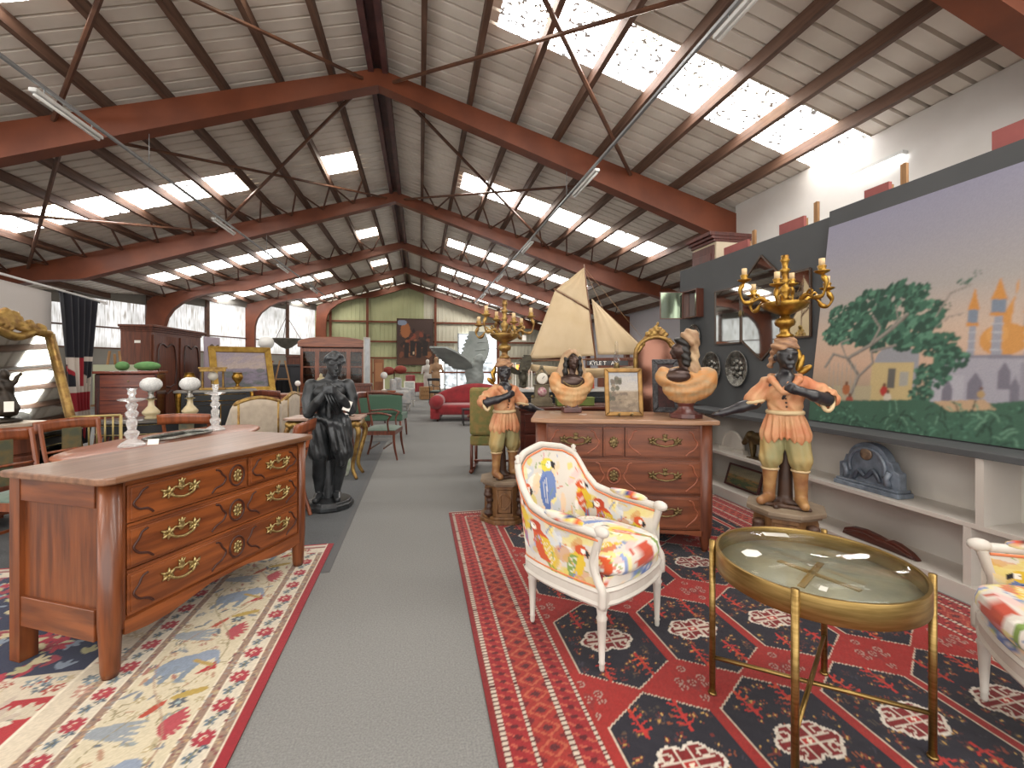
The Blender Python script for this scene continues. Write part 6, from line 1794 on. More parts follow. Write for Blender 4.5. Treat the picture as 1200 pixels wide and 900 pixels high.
MB().b2((-.9, 0, 0), (dd.length, .06, 2.52)).build('wall_panel', mat('white stand wall', '#d2cdca', .8), sw, wa, an)
t = thing('curtain_rail', 'white aluminium rail along the top of the stand wall and curtain', 'rail', (-5.40, 8.0, 2.545), an)
MB().b2((-3.6, -.05, 0), (1.5, -.02, .025)).build('rail', mat('white rail', '#dcdcdc', .4), t)
MB().b2((1.45, -.06, -.02), (1.50, .0, .04)).build('bracket', mat('white rail', '#dcdcdc', .4), t)
def flag():
    c = Canvas(1.0, 2.4, .011, '#1d1e28')
    W, Rr, N = '#cfc4bb', '#9c2430', '#1d1e28'
    c.rect(0, 0, 1, 1.42, N)
    c.poly([(0, 1.42), (.38, 1.42), (1, .75), (1, .45), (.1, 1.3), (0, 1.3)], W); c.poly([(0, 1.28), (.12, 1.28), (1, .58), (1, .5), (0, 1.2)], Rr)
    c.poly([(.25, 1.42), (.62, 1.42), (.62, 0), (.25, .3)], W); c.poly([(.32, 1.42), (.56, 1.42), (.56, 0), (.32, .3)], Rr)
    c.poly([(0, .95), (1, .95), (1, .45), (0, .45)], W); c.poly([(0, .85), (1, .85), (1, .55), (0, .55)], Rr)
    c.poly([(0, 1.42), (.22, 1.42), (.3, 1.0), (.05, 1.25)], W); c.rect(.66, 1.0, 1, 1.36, N); c.rect(0, 0, .24, .4, N); c.rect(.64, .0, 1, .4, N)
    c.rect(.6, 1.36, 1, 1.44, W); c.poly([(.64, .95), (1, 1.2), (1, 1.05), (.75, .9)], W)
    return c
t = thing('flag_curtain', 'gathered dark curtain with red, white and navy flag pattern, hanging by the stand wall', 'curtain', (-5.42, 8.02, .12), an)
cv = flag()
def fpos(X, Y):
    k = Y / 2.4
    tight = .30 + .70 * k ** 1.2 + .10 * np.exp(-((k - .12) / .10) ** 2)
    x = .62 * (1 - k) * .75 + X * 1.15 * tight - .06
    return (x, -.08 + .05 * np.sin(X * 34 + .6 * np.sin(k * 5)) * (.5 + .5 * k), Y)
m = cv.sheet(fpos); m.build('cloth', vcol('curtain cloth', .9, sheen=.2), t)
MB().tube([(-.1, -.08, 2.40), (1.15, -.08, 2.40)], .012, 6).build('heading', mat('curtain heading', '#1d1e28', .9), t)
# gilt bamboo chair
def bamboo_chair():
    t = thing('bamboo_chair', 'pale gold bamboo-style chair in front of the leaning mirror', 'chair', (-3.20, 5.32, .003), R(200))
    MG = mat('pale gold paint', '#b3a06c', .4, .4, '#98854f', 8)
    for x in (-.18, .18):
        MB().tube([(x, .18, .0), (x, .18, .90)], .014, 8).build('leg', MG, t); MB().tube([(x, -.18, 0), (x, -.18, .44)], .014, 8).build('leg', MG, t)
        MB().tube([(x, -.18, .2), (x, .18, .2)], .009, 6).build('stretcher', MG, t)
    for z in (.90, .56): MB().tube([(-.18, .18, z), (.18, .18, z)], .013, 8).build('back_rail', MG, t)
    for x in (-.12, -.06, 0, .06, .12): MB().tube([(x, .18, .56), (x, .18, .90)], .008, 6).build('spindle', MG, t)
    for y in (-.18, .18): MB().tube([(-.18, y, .22), (.18, y, .22)], .009, 6).build('stretcher', MG, t)
    MB().b2((-.20, -.20, .43), (.20, .20, .47)).build('seat', mat('red seat pad', '#7d2a26', .9), t, bev=.012)
bamboo_chair()
# easel with light board by the curtain
t = thing('studio_easel', 'wooden easel holding a pale board, between the flag curtain and the tall chest', 'easel', (-5.0, 8.6, .003), R(20))
for a, b in (((-.25, 0, 0), (-.06, .05, 1.65)), ((.25, 0, 0), (.06, .05, 1.65)), ((0, .45, 0), (0, .06, 1.6)), ((-.28, -.02, .75), (.28, -.02, .75))):
    MB().tube([a, b], .022, 4, smooth=False).build('strut', M_LATH, t)
MB().b2((-.26, -.045, .77), (.30, -.03, 1.42), M=RX(-.04)).build('board', mat('pale green board', '#b4b99e', .8), t)

# tall chest, armoire
t = thing('tall_chest', 'glossy red mahogany tall chest with stacked drawers, before the oak armoire', 'chest', (-4.46, 8.10, .003), R(12))
M_TC = wood('glossy red mahogany', '#82391f', '#5c2415', 0, .25, .5)
MB().b2((-.38, -.24, .05), (.38, .24, 1.28)).build('carcass', wood('dark red mahogany', '#4a1a13', '#35120d', 2, .25, .5), t, bev=.02)
MB().b2((-.40, -.26, 1.28), (.40, .26, 1.32)).build('top', M_TC, t, bev=.008)
for k in range(6):
    d = MB().b2((-.31, -.255, .10 + .195 * k), (.36, -.24, .285 + .195 * k)).build('drawer', M_TC, t, bev=.004)
    MB().ell((.03, -.262, .19 + .195 * k), .012, 8, 6).build('keyhole_plate', M_BRASS_OLD, d)
MB().b2((-.38, -.25, 0), (.38, .24, .05)).build('plinth', M_TC, t)
t = thing('armoire', 'large old red oak armoire with carved door panels and moulded cornice', 'armoire', (-5.27, 10.68, .003), R(90))
MB().b2((-.98, -.24, .1), (.98, .26, 2.06)).build('carcass', M_ARMOIRE, t)
for z, o in ((2.06, .02), (2.10, .05), (2.14, .09)): MB().b2((-.98 - o, -.24 - o, z), (.98 + o, .26, z + .045)).build('cornice', M_ARMOIRE, t, bev=.008)
for s in (-1, 1):
    d = MB().b2((s * .49 - .44, -.265, .16), (s * .49 + .44, -.24, 2.0)).build('door', M_ARMOIRE, t, bev=.004)
    for z0, z1 in ((.28, .92), (1.02, 1.86)):
        q = MB().tube(smooth_path([(s * .49 - .30, -.27, z0), (s * .49 + .30, -.27, z0), (s * .49 + .30, -.27, z1 - .14), (s * .49 + .16, -.27, z1 - .02), (s * .49, -.27, z1 - .08), (s * .49 - .16, -.27, z1 - .02), (s * .49 - .30, -.27, z1 - .14), (s * .49 - .30, -.27, z0)], 3), .02, 6)
        q.build('carved_panel', wood('dark oak carving', '#46231a', '#331912', 2), d)
    MB().b2((s * .05 - .01, -.275, .9), (s * .05 + .01, -.265, 1.15)).build('keyhole_plate', mat('iron mount', '#5a5650', .4, .7), d)
for x in (-.9, .9):
    for y in (-.18, .2): MB().b2((x - .05, y - .05, 0), (x + .05, y + .05, .1)).build('foot', M_ARMOIRE, t)
tag(MB().b2((-.05, -.002, 0), (.05, .002, .05)).build('price_card', M_TAG, None, (-5.25, 9.695, 1.84)), 'white ticket pinned to the side of the oak armoire', 'card', 'price cards')
t = thing('carved_panel_board', 'small pale panel with dark carved scrolls, leaning against the armoire', 'panel', (-4.60, 11.20, .553), R(80))
MB().b2((-.26, -.015, 0), (.26, .015, 1.50)).build('board', mat('pale lilac board', '#b7a9b8', .4), t)
MB().tube(smooth_path([(-.16, -.03, 1.2), (-.05, -.03, 1.32), (.08, -.03, 1.22), (.15, -.03, 1.32), (.19, -.03, 1.1)], 4), .025, 6).build('scroll', M_DARKWOOD, t)
MB().b2((-.3, -.12, -.549), (.3, .12, 0)).build('trestle', M_DARKWOOD, t)
# green cushions on the tall chest
for i, (x, z, w) in enumerate(((-4.62, 1.3235, .09), (-4.30, 1.3235, .18))):
    t = MB().ell((0, 0, .075), (w, .10, .075), 14, 8).build('green_cushion', mat('bright green cloth', '#6a9a5e', .8, 0, '#588650', 9), None, (x, 8.15 + .05 * i, z + .002), .2)
    tag(t, ('small' if i == 0 else 'wide') + ' bright green cushion on top of the mahogany tall chest', 'cushion')

# dark oval lamp table with two oil lamps
t = thing('ebonised_table', 'black oval table with brass inlay, carrying two oil lamps', 'table', (-3.16, 6.15, .003), R(20))
MB().lathe([(0, .735), (.98, .735), (1.0, .75), (.98, .765), (0, .765)], 40, sx=.62, sy=.36).build('top', mat('ebonised top', '#4a453f', .3, 0, '#35312d', 4, coat=.3), t)
MB().lathe([(.86, .60), (.86, .735)], 40, sx=.60, sy=.34, cap=False).build('apron', mat('black lacquer', '#16181c', .35), t)
for z in (.615, .72): MB().tube([(.53 * math.cos(a), .302 * math.sin(a), z) for a in np.linspace(0, 2 * PI, 40)[:-1]], .006, 6, closed=True).build('inlay', M_BRASS_OLD, t)
for x in (-.4, .4):
    for y in (-.18, .18): MB().tube(smooth_path([(x, y, .6), (x * 1.1, y * 1.1, .4), (x * .95, y * .95, .15), (x * 1.1, y * 1.15, .005)], 4), .022, 8).build('leg', mat('black lacquer', '#16181c', .35), t)
def globe_lamp(loc, label):
    t = thing('globe_lamp', label, 'lamp', loc, 0, 'porcelain oil lamps with white globes')
    MB().lathe([(.065, 0), (.07, .012), (.055, .03), (.085, .055), (.090, .08), (.065, .115), (.035, .15), (.028, .20), (.034, .23)], 20).build('body', mat('cream porcelain', '#c4b592', .25, 0, '#b0a07a', 8, coat=.4), t)
    MB().lathe([(.034, .23), (.038, .26), (.026, .27), (.030, .31), (.036, .33)], 16).build('burner', mat('pewter burner', '#8c8a84', .3, .8), t)
    MB().lathe([(.036, .325), (.080, .345), (.108, .385), (.112, .41), (.106, .44), (.080, .475), (.040, .492)], 20).build('globe', mat('white cut globe', '#d8d8d6', .3, 0, '#bfc0c0', 60, (1, 1, 1), 2, .4, 70), t)
    MB().lathe([(.055, 0), (.055, .006)], 16, (0, 0, .228)).build('gallery', M_BRASS_OLD, t)
globe_lamp((-3.17, 6.12, .7685), 'porcelain oil lamp with white globe, in front of the mahogany chest')
globe_lamp((-2.80, 6.22, .7685), 'porcelain oil lamp with white globe, in front of the black gilt cabinet')
# black gilt cabinet with garniture
t = thing('gilt_black_cabinet', 'black cabinet with gilt mounts and grey marble top, under the clock garniture', 'cabinet', (-3.62, 9.02, .003), R(20))
BL = mat('black lacquer', '#16181c', .35)
MB().b2((-.58, -.22, .06), (.58, .22, .93)).build('body', BL, t)
MB().b2((-.62, -.25, .93), (.62, .25, .965)).build('marble_top', mat('grey marble', '#8f8c86', .3, 0, '#76736e', 5), t, bev=.005)
for s in (-1, 1):
    MB().lathe([(.03, .08), (.04, .12), (.032, .5), (.042, .85), (.045, .93)], 12, (s * .55, -.235, 0)).build('column', M_GILT, t)
    d = MB().b2((s * .25 - .23, -.235, .10), (s * .25 + .23, -.22, .74)).build('door', BL, t)
    MB().tube([(s * .25 - .19, -.238, .14), (s * .25 + .19, -.238, .14), (s * .25 + .19, -.238, .70), (s * .25 - .19, -.238, .70)], .008, 5, closed=True).build('inlay', M_GILT, d)
d = MB().b2((-.48, -.235, .76), (.48, -.22, .91)).build('drawer', BL, t)
MB().tube([(-.45, -.238, .78), (.45, -.238, .78), (.45, -.238, .89), (-.45, -.238, .89)], .007, 5, closed=True).build('inlay', M_GILT, d)
MB().b2((-.58, -.22, 0), (.58, .22, .06)).build('plinth', BL, t)
CZ = .97
t = thing('gilt_clock', 'gilt portico mantel clock between two urns on the black cabinet', 'clock', (-3.68, 9.0, CZ), R(20))
MB().b2((-.20, -.09, 0), (.20, .09, .04)).build('base', M_GILT2, t, bev=.005)
for s in (-1, 1):
    for y in (-.05, .05): MB().lathe([(.022, .04), (.018, .06), (.016, .30), (.022, .33)], 10, (s * .155, y, 0)).build('column', M_GILT2, t)
MB().b2((-.20, -.09, .33), (.20, .09, .385)).b2((-.22, -.10, .385), (.22, .10, .41)).build('entablature', M_GILT2, t, bev=.004)
MB().lathe([(0, -.03), (.075, -.03), (.08, .03), (0, .035)], 20, M=T(0, -.01, .25) @ RX(PI / 2)).build('dial', mat('white enamel', '#d5d0c4', .3), t)
MB().lathe([(.0, 0), (.02, .01), (.012, .1), (.03, .14)], 10, (0, 0, .04)).build('pendulum', M_BRASS_OLD, t)
def urn(loc, label):
    t = thing('gilt_urn', label, 'urn', loc, R(20), 'gilt urns of the clock garniture')
    MB().b2((-.065, -.065, 0), (.065, .065, .05)).build('base', M_GILT2, t, bev=.004)
    MB().lathe([(.04, .05), (.025, .08), (.03, .11), (.085, .19), (.095, .235), (.08, .26), (.07, .30), (.085, .31)], 18).build('body', M_GILT, t)
urn((-4.00, 8.87, CZ), 'gilt urn beside the mantel clock, by the armoire')
urn((-3.32, 9.12, CZ), 'gilt urn beside the mantel clock, before the framed cloud painting')
# big framed painting behind
cvp = landscape(1.0, .8, .02, ('#8d8390', '#a89890'), '#7f7686', '#6a6272', '#4f5a52', 17, False)
frame_picture('framed_painting', 'large cloudy landscape in a wide gilt frame, leaning behind the clock garniture', 'painting', 1.12, 1.0, .12, mat('bright gilt frame', '#b08f46', .38, .7, '#8f6f30', 8), cvp, (-3.42, 9.78, .862), R(33), R(22), depth=.06)
t = thing('low_cabinet', 'plain dark low cabinet carrying the framed cloud painting', 'cabinet', (-3.50, 9.95, .003), R(24))
MB().b2((-.6, -.30, 0), (.6, .40, .82)).build('body', M_ARMOIRE, t); MB().b2((-.62, -.32, .82), (.62, .42, .85)).build('top', M_ARMOIRE, t)
# cream gilt armchairs seen from behind
def bergere(loc, rz, label):
    t = thing('gilt_armchair', label, 'armchair', loc, rz, 'cream armchairs with gilt frames')
    def P(s):
        a = (s - .5) * 2
        x = .33 * (1 - abs(a) ** 3 * .1) * math.copysign(min(abs(a) * 1.9, 1), a); y = .30 - .50 * max(abs(a) - .5, 0) * 2
        return x, y
    def H(s): return 1.0 + .05 * math.cos((s - .5) * 2 * PI * 1.1) - .30 * max(abs(s - .5) * 2 - .5, 0) * 2
    o = MB().grid(lambda u, v: (*P(u), .38 + (H(u) - .38) * v), 31, 8).build('back', M_CREAMF, t)
    md = o.modifiers.new('thick', 'SOLIDIFY'); md.thickness = .05
    MB().tube([(P(s)[0] * 1.02, P(s)[1] + .02, H(s)) for s in np.linspace(0, 1, 40)], .034, 8).build('top_rail', M_GILT2, t)
    for s in (.02, .27, .73, .98): MB().tube([(P(s)[0] * 1.03, P(s)[1] + .025, .36), (P(s)[0] * 1.03, P(s)[1] + .025, H(s))], .028, 6).build('stile', M_GILT2, t)
    MB().b2((-.31, -.22, .36), (.31, .27, .50)).build('seat', M_CREAMF, t, bev=.03)
    MB().b2((-.33, -.24, .32), (.33, .29, .37)).build('seat_rail', M_GILT2, t, bev=.008)
    t.scale = (.76, .80, .95)
    for x, y in ((-.28, -.2), (.28, -.2), (-.28, .25), (.28, .25)): MB().tube(smooth_path([(x, y, .34), (x * 1.08, y * 1.1, .22), (x * .95, y * .95, .08), (x * 1.05, y * 1.08, .005)], 4), .02, 8).build('leg', M_GILT2, t)
bergere((-2.12, 6.28, .003), R(215), 'cream armchair with gilt frame, its back to the oval table')
bergere((-2.08, 7.05, .003), R(265), 'cream armchair with gilt frame, turned side-on behind the other')
# gilt console by the statue
t = thing('gilt_console', 'carved gilt console table with pink marble top, behind the dark statue', 'table', (-1.14, 5.96, .003), R(-6))
MB().prism([(-.46, -.20), (-.30, -.25), (0, -.22), (.30, -.25), (.46, -.20), (.44, .2), (-.44, .2)], .735, .765).build('marble_top', mat('pink marble', '#a98d7e', .3, 0, '#8d7466', 6), t, bev=.006)
surf([cap((-.40, -.17, .68), (.40, -.17, .68), .045), eld((0, -.2, .66), (.09, .04, .07)), eld((-.25, -.19, .65), (.07, .03, .05)), eld((.25, -.19, .65), (.07, .03, .05)), cap((-.38, .15, .69), (.38, .15, .69), .04), cap((-.4, -.17, .68), (-.38, .15, .69), .04), cap((.4, -.17, .68), (.38, .15, .69), .04)], .015, .03, (), lambda P: .008 * np.sin(P[..., 0] * 70) * np.sin(P[..., 2] * 60)).build('carved_apron', M_GILT2, t)
for x in (-.38, .38):
    for y in (-.16, .15): MB().tube(smooth_path([(x, y, .68), (x * 1.12, y * 1.2, .58), (x * 1.02, y * 1.02, .38), (x * .9, y * .9, .15), (x * 1.05, y * 1.1, .005)], 5), [.036 - .0008 * i for i in range(21)], 8).build('leg', M_GILT2, t)
t = thing('vase', 'slim green and white vase on the floor under the gilt console', 'vase', (-.95, 5.98, .003))
MB().lathe([(.05, 0), (.06, .02), (.09, .12), (.075, .25), (.045, .32), (.06, .36)], 16).build('body', mat('green white glaze', '#8fa37e', .25, 0, '#c9cdc4', 9), t)
MB().lathe([(.06, .36), (.065, .365), (.05, .37)], 16).build('rim', M_OPAL, t)
t = thing('open_book', 'open book lying on the gilt console', 'book', (-.98, 5.92, .7695), R(20))
MB().b2((-.15, -.10, 0), (.15, .10, .008)).build('cover', M_DARKWOOD, t); 
for s in (-1, 1): MB().grid(lambda u, v: (s * .14 * u, (v - .5) * .19, .010 + .018 * math.sin(PI * min(u + .1, 1)) * (1 - .3 * u)), 8, 3).build('page_block', M_TAG, t)
# green mahogany armchairs
gc = chair((-.55, 7.05, .003), R(80), 'mahogany armchair with green seat at the aisle edge, beside the gilt console', M_MAHO, M_GREENF, .52, .48, .47, .98, True, 'rail', 'green mahogany armchairs', 'mahogany_armchair', True)
copy_tree(gc, (-2.30, 8.25, .003), R(150), 'mahogany armchair with green seat, behind the cream gilt armchairs')
copy_tree(gc, (-1.40, 7.75, .003), R(-150), 'mahogany armchair with green seat, half hidden behind the dark statue')
t = thing('green_settee', 'small green upholstered settee by the aisle, beyond the mahogany armchair', 'settee', (-.78, 9.1, .003), R(170))
MB().b2((-.5, -.28, .34), (.5, .25, .48)).build('seat', mat('emerald cloth', '#3f5c4a', .9, sheen=.2), t, bev=.03)
MB().b2((-.5, .2, .48), (.5, .30, .85)).build('back', mat('emerald cloth', '#3f5c4a', .9, sheen=.2), t, bev=.04)
MB().tube(smooth_path([(-.52, .27, .85), (0, .29, .90), (.52, .27, .85)], 6), .025, 8).build('top_rail', M_MAHO, t)
for x in (-.46, .46):
    for y in (-.24, .24): MB().tube([(x, y, .34), (x * 1.04, y * 1.1, .005)], [.024, .016], 8).build('leg', M_MAHO, t)
# nest of tables with figurines (left of statue) 
t = thing('wood_sideboard', 'orange-brown sideboard with a paper ticket, behind the gilt console', 'sideboard', (-2.05, 9.25, .003), R(6))
MB().b2((-.62, -.22, .08), (.62, .22, .84)).build('carcass', M_CHERRYZ, t); MB().b2((-.65, -.25, .84), (.65, .25, .87)).build('top', M_CHERRY, t, bev=.006)
for k in range(2):
    d = MB().b2((-.58 + .59 * k, -.235, .12), (-.01 + .59 * k, -.22, .80)).build('door', M_CHERRYZ, t, bev=.005); MB().ell((-.06 + .12 * k, -.245, .46), .014, 8, 6).build('knob', M_BRASS_OLD, d)
for x in (-.56, .56): MB().b2((x - .04, -.2, 0), (x + .04, .2, .08)).build('foot', M_CHERRYZ, t)
t = thing('white_figurine', 'cream ceramic figurine of a draped woman on the sideboard', 'figurine', (-1.88, 9.2, .8755))
surf([eld((0, 0, .34), (.032, .036, .042)), eld((0, 0, .25), (.055, .04, .07)), cap((0, 0, .2), (0, 0, .11), .05, .08), cap((.05, 0, .28), (.13, -.02, .20), .02, .015), cap((-.05, 0, .28), (-.07, -.05, .18), .02, .015), cap((0, 0, .28), (0, 0, .33), .018)], .012, .02, (), lambda P: .005 * np.sin(P[..., 0] * 90)).build('figure_body', mat('cream ceramic', '#b9ab8c', .3, 0, '#a59670', 8, coat=.3), t)
MB().lathe([(.10, 0), (.10, .02), (.08, .03)], 16).build('base', mat('cream ceramic', '#b9ab8c', .3), t)
t = thing('table_lamp', 'tiny lamp with white globe on the sideboard', 'lamp', (-2.32, 9.28, .8735))
MB().lathe([(.05, 0), (.05, .01), (.012, .03), (.012, .15)], 12).build('stand', M_BRASS_DULL, t); MB().ell((0, 0, .19), .055, 12, 8).build('globe', M_OPAL, t)
# cherry cupboard with gilt figure; trestle; bookcase
t = thing('cherry_cupboard', 'plain orange cherry cupboard with a gilt cherub on top', 'cupboard', (-4.05, 12.1, .003), R(18))
MB().b2((-.36, -.25, .06), (.36, .25, 1.46)).build('body', M_CHERRYZ, t); MB().b2((-.39, -.28, 1.46), (.39, .28, 1.50)).build('top', M_CHERRY, t)
MB().b2((-.31, -.265, .12), (.31, -.25, 1.40)).build('door', M_CHERRYZ, t, bev=.004); MB().b2((-.36, -.25, 0), (.36, .25, .06)).build('plinth', M_CHERRY, t)
t = thing('gilt_cherub', 'small gilt cherub with raised arms on the cherry cupboard', 'figurine', (-4.08, 12.05, 1.516))
surf([eld((0, 0, .30), (.045, .045, .05)), eld((0, 0, .19), (.06, .05, .08)), cap((-.03, 0, .13), (-.08, -.03, .02), .032, .022), cap((.03, 0, .13), (.05, -.06, .04), .032, .022), cap((-.05, 0, .23), (-.15, 0, .28), .022, .015), cap((.05, 0, .23), (.13, 0, .34), .022, .015), eld((0, 0, .02), (.11, .09, .03))], .012, .015).build('figure_body', M_GILT2, t)
t = thing('folding_trestle', 'A-shaped pale wooden stand with dark garments, beside the cherry cupboard', 'stand', (-3.05, 10.9, .003), R(14))
for a, b in (((-.36, -.2, 0), (-.05, 0, 1.52)), ((.36, -.2, 0), (.05, 0, 1.52)), ((-.36, .2, 0), (-.05, 0, 1.52)), ((.36, .2, 0), (.05, 0, 1.52))): MB().tube([a, b], .022, 4, smooth=False).build('strut', M_LATH, t)
for z in (.55, 1.1): MB().tube([(-.36 * (1 - z / 1.8), 0, z), (.36 * (1 - z / 1.8), 0, z)], .018, 6).build('cross_bar', M_LATH, t)
MB().grid(lambda u, v: ((u - .5) * .34, .02 * math.sin(u * 20), .45 + .62 * v), 12, 6).build('hanging_cloth', mat('black cloth', '#17181b', .9), t)
t = thing('bookcase', 'tall orange-brown glazed bookcase with an arched cornice, behind the dark statue', 'bookcase', (-2.28, 12.75, .003), R(4))
MB().b2((-.80, .16, .1), (.80, .20, 1.90)).b2((-.80, -.2, .1), (-.76, .16, 1.90)).b2((.76, -.2, .1), (.80, .16, 1.90)).b2((-.76, -.2, .1), (.76, .16, .85)).build('carcass', M_CHERRYZ, t)
for z in (1.15, 1.5): MB().b2((-.76, -.16, z), (.76, .16, z + .02)).build('shelf', M_DARKWOOD, t)
for k in range(4):
    x = -.78 + .39 * k
    d = MB().b2((x, -.225, .86), (x + .05, -.2, 1.86)).b2((x + .34, -.225, .86), (x + .39, -.2, 1.86)).b2((x + .05, -.225, .86), (x + .34, -.2, .94)).b2((x + .05, -.225, 1.78), (x + .34, -.2, 1.86)).b2((x + .05, -.225, 1.36), (x + .34, -.2, 1.39)).build('door', M_CHERRYZ, t)
    MB().b2((x + .05, -.212, .94), (x + .34, -.208, 1.78)).build('pane', glassmat('dark glass', '#6a7470', .05, .4), d)
MB().prism([(-.86, 1.90), (.86, 1.90), (.86, 2.02)] + [(.86 * math.cos(a), 2.02 + .16 * math.sin(a)) for a in np.linspace(0, PI, 16)] + [(-.86, 2.02)], -.24, .24, M=RX(PI / 2)).build('cornice', M_CHERRY, t, bev=.01)
MB().b2((-.82, -.22, 0), (.82, .2, .1)).build('plinth', M_CHERRY, t)
t = thing('folding_screen', 'brown panelled screen leaning by the aisle beyond the bookcase', 'screen', (-1.45, 14.6, .003), R(10))
for k in range(2): MB().b2((-.32 + .34 * k, -.02, .0), (.0 + .34 * k, .02, 1.62), M=RX(-.06)).build('leaf_panel', mat('screen brown', '#93603f', .6, 0, '#7d4c30', 3), t, bev=.004)
for k in range(2): MB().b2((-.27 + .34 * k, -.03, .9), (-.05 + .34 * k, -.02, 1.5), M=RX(-.06)).build('inset', mat('screen inset', '#a8764f', .6), t)
# stone bowl lamp hanging, round globe lamp on stand
t = thing('bowl_pendant', 'dark stone-like bowl lamp hanging before the far windows', 'lamp', (*D(336, 18.5)[:2], 2.48))
MB().lathe([(.05, -.36), (.20, -.30), (.42, -.12), (.62, .02), (.66, .06), (.60, .06), (.0, -.05)], 28).build('bowl', mat('grey stone bowl', '#6f6a60', .6, 0, '#57534b', 6), t)
for k in range(3): MB().tube([(.55 * math.cos(k * 2.09), .55 * math.sin(k * 2.09), .04), (0, 0, 1.0)], .012, 5).build('chain', M_BRACE, t)
MB().tube([(0, 0, 1.0), (0, 0, top_z(D(336, 18.5)[0]) - 2.6)], .012, 5).build('rod', M_BRACE, t)
t = thing('globe_floor_lamp', 'round white globe lamp on a dark stand before the far windows', 'lamp', D(312, 17.5, .003))
MB().ell((0, 0, 2.32), .28, 16, 10).build('globe', mat('white lamp globe', '#dededa', .4), t)
MB().lathe([(.25, 0), (.25, .04), (.03, .08), (.03, 2.05)], 14).build('stand', M_DARKWOOD, t)

# ================================================================== FURTHER DOWN THE HALL
# painting on the gable wall
a, b = atY(465, 373, 27.95), atY(508, 428, 27.95)
cvw = Canvas(1.0, 1.3, .02, '#3c2a22'); r_ = random.Random(31)
cvw.vgrad([(0, '#5c3a28'), (.2, '#4a2e22'), (.6, '#3a2a26'), (1, '#4d3a34')])
for _ in range(60): cvw.oval(r_.uniform(.1, .9), r_.uniform(.2, .95), r_.uniform(.03, .1), r_.uniform(.03, .12), r_.choice(['#2c201c', '#7a4630', '#8f5a38', '#5a3428', '#231a1a', '#84402c']), r_.random() * 3, .8)
cvw.oval(.22, .98, .14, .22, '#9c6038'); cvw.oval(.12, 1.2, .14, .08, '#7f8ba0')
for x, y in ((.25, .5), (.42, .55), (.6, .5), (.78, .55)): cvw.poly([(x - .06, y - .3), (x + .06, y - .3), (x + .09, y + .12), (x - .07, y + .15)], '#241a18')
cvw.oval(.45, .33, .03, .05, '#c9b090')
frame_picture('wall_painting', 'very large dark painting of riders hanging on the pale green gable wall', 'painting', b[0] - a[0], a[2] - b[2], .06, M_DARKWOOD, cvw, ((a[0] + b[0]) / 2, 27.93, b[2]), 0, 0)
# red sofa
t = thing('red_sofa', 'red velvet chaise sofa with rolled arm, beside the aisle', 'sofa', (*D(548, 11.6)[:2], .003), R(-8))
M_RED = mat('red velvet', '#8f1a22', .8, 0, '#7a141b', 6, sheen=.5)
MB().b2((-.85, -.40, .16), (.85, .36, .42)).build('seat', M_RED, t, bev=.06)
MB().grid(lambda u, v: (-.80 + 1.6 * u, .30 + .08 * v, .38 + v * (.55 * math.sin(PI * (.15 + .55 * u)) ** .8)), 20, 6).build('back', M_RED, t).modifiers.new('thick', 'SOLIDIFY').thickness = .14
MB().tube([(-.78, -.42, .48), (-.78, .36, .48)], .17, 16).build('arm_roll', M_RED, t)
MB().b2((-.93, -.40, .05), (-.68, .34, .46)).build('arm_base', M_RED, t, bev=.04)
for x in (-.75, .75):
    for y in (-.33, .30): MB().lathe([(.02, 0), (.03, .1), (.035, .17)], 10, (x, y, 0)).build('leg', M_DARKWOOD, t)
# big stone eagle
bird((*D(556, 13.4)[:2], .50), R(120), 2.15, 'large grey stone eagle with spread wings, behind the red sofa', mat('grey stone', '#9aa09d', .6, 0, '#747b79', 3, (1, 1, 1), 4, .3, 14), 'stone_eagle', .22)
# low black table and black chair
t = thing('glass_coffee_table', 'low black metal table in front of the red sofa', 'table', (*D(556, 10.6)[:2], .003), 0)
MB().b2((-.3, -.2, .36), (.3, .2, .385)).build('top', mat('black lacquer', '#16181c', .35), t)
for x in (-.27, .27):
    for y in (-.17, .17): MB().tube([(x, y, .36), (x, y, .005)], .012, 6).build('leg', M_EBONY, t)
for z in (.12,): MB().b2((-.27, -.17, z), (.27, .17, z + .012)).build('shelf', mat('black lacquer', '#16181c', .35), t)
chair((*D(513, 17.0)[:2], .003), R(150), 'black painted chair with green seat, far along the aisle', M_EBONY, M_GREENF, .5, .46, .46, .92, True, 'rail', None, 'black_armchair')
# green gold chair behind the candelabrum figure
M_GG = mat('green gold damask', '#666a3a', .85, 0, '#8a7142', 14)
t = thing('damask_chair', 'high-backed chair in green and gold damask, behind the candelabrum figure at the aisle', 'chair', (*D(577, 6.0)[:2], .003), R(165))
MB().b2((-.27, -.25, .36), (.27, .25, .50)).build('seat', M_GG, t, bev=.03)
MB().b2((-.27, .19, .50), (.27, .29, 1.12)).build('back', M_GG, t, bev=.04)
for s in (-1, 1):
    MB().tube(smooth_path([(s * .29, .22, .74), (s * .31, 0, .72), (s * .30, -.24, .68)], 4), .022, 8).build('arm', M_MAHO, t)
    MB().tube([(s * .29, -.20, .68), (s * .27, -.16, .40)], .018, 8).build('arm_support', M_MAHO, t)
    for y in (-.21, .22): MB().tube([(s * .25, y, .38), (s * .25, y, .02)], .022, 8).build('leg', M_MAHO, t)
    MB().tube([(s * .25, -.30, .03), (s * .25, .28, .03)], .026, 8).build('runner', M_MAHO, t)
MB().tube([(-.25, 0, .12), (.25, 0, .12)], .016, 8).build('stretcher', M_MAHO, t)
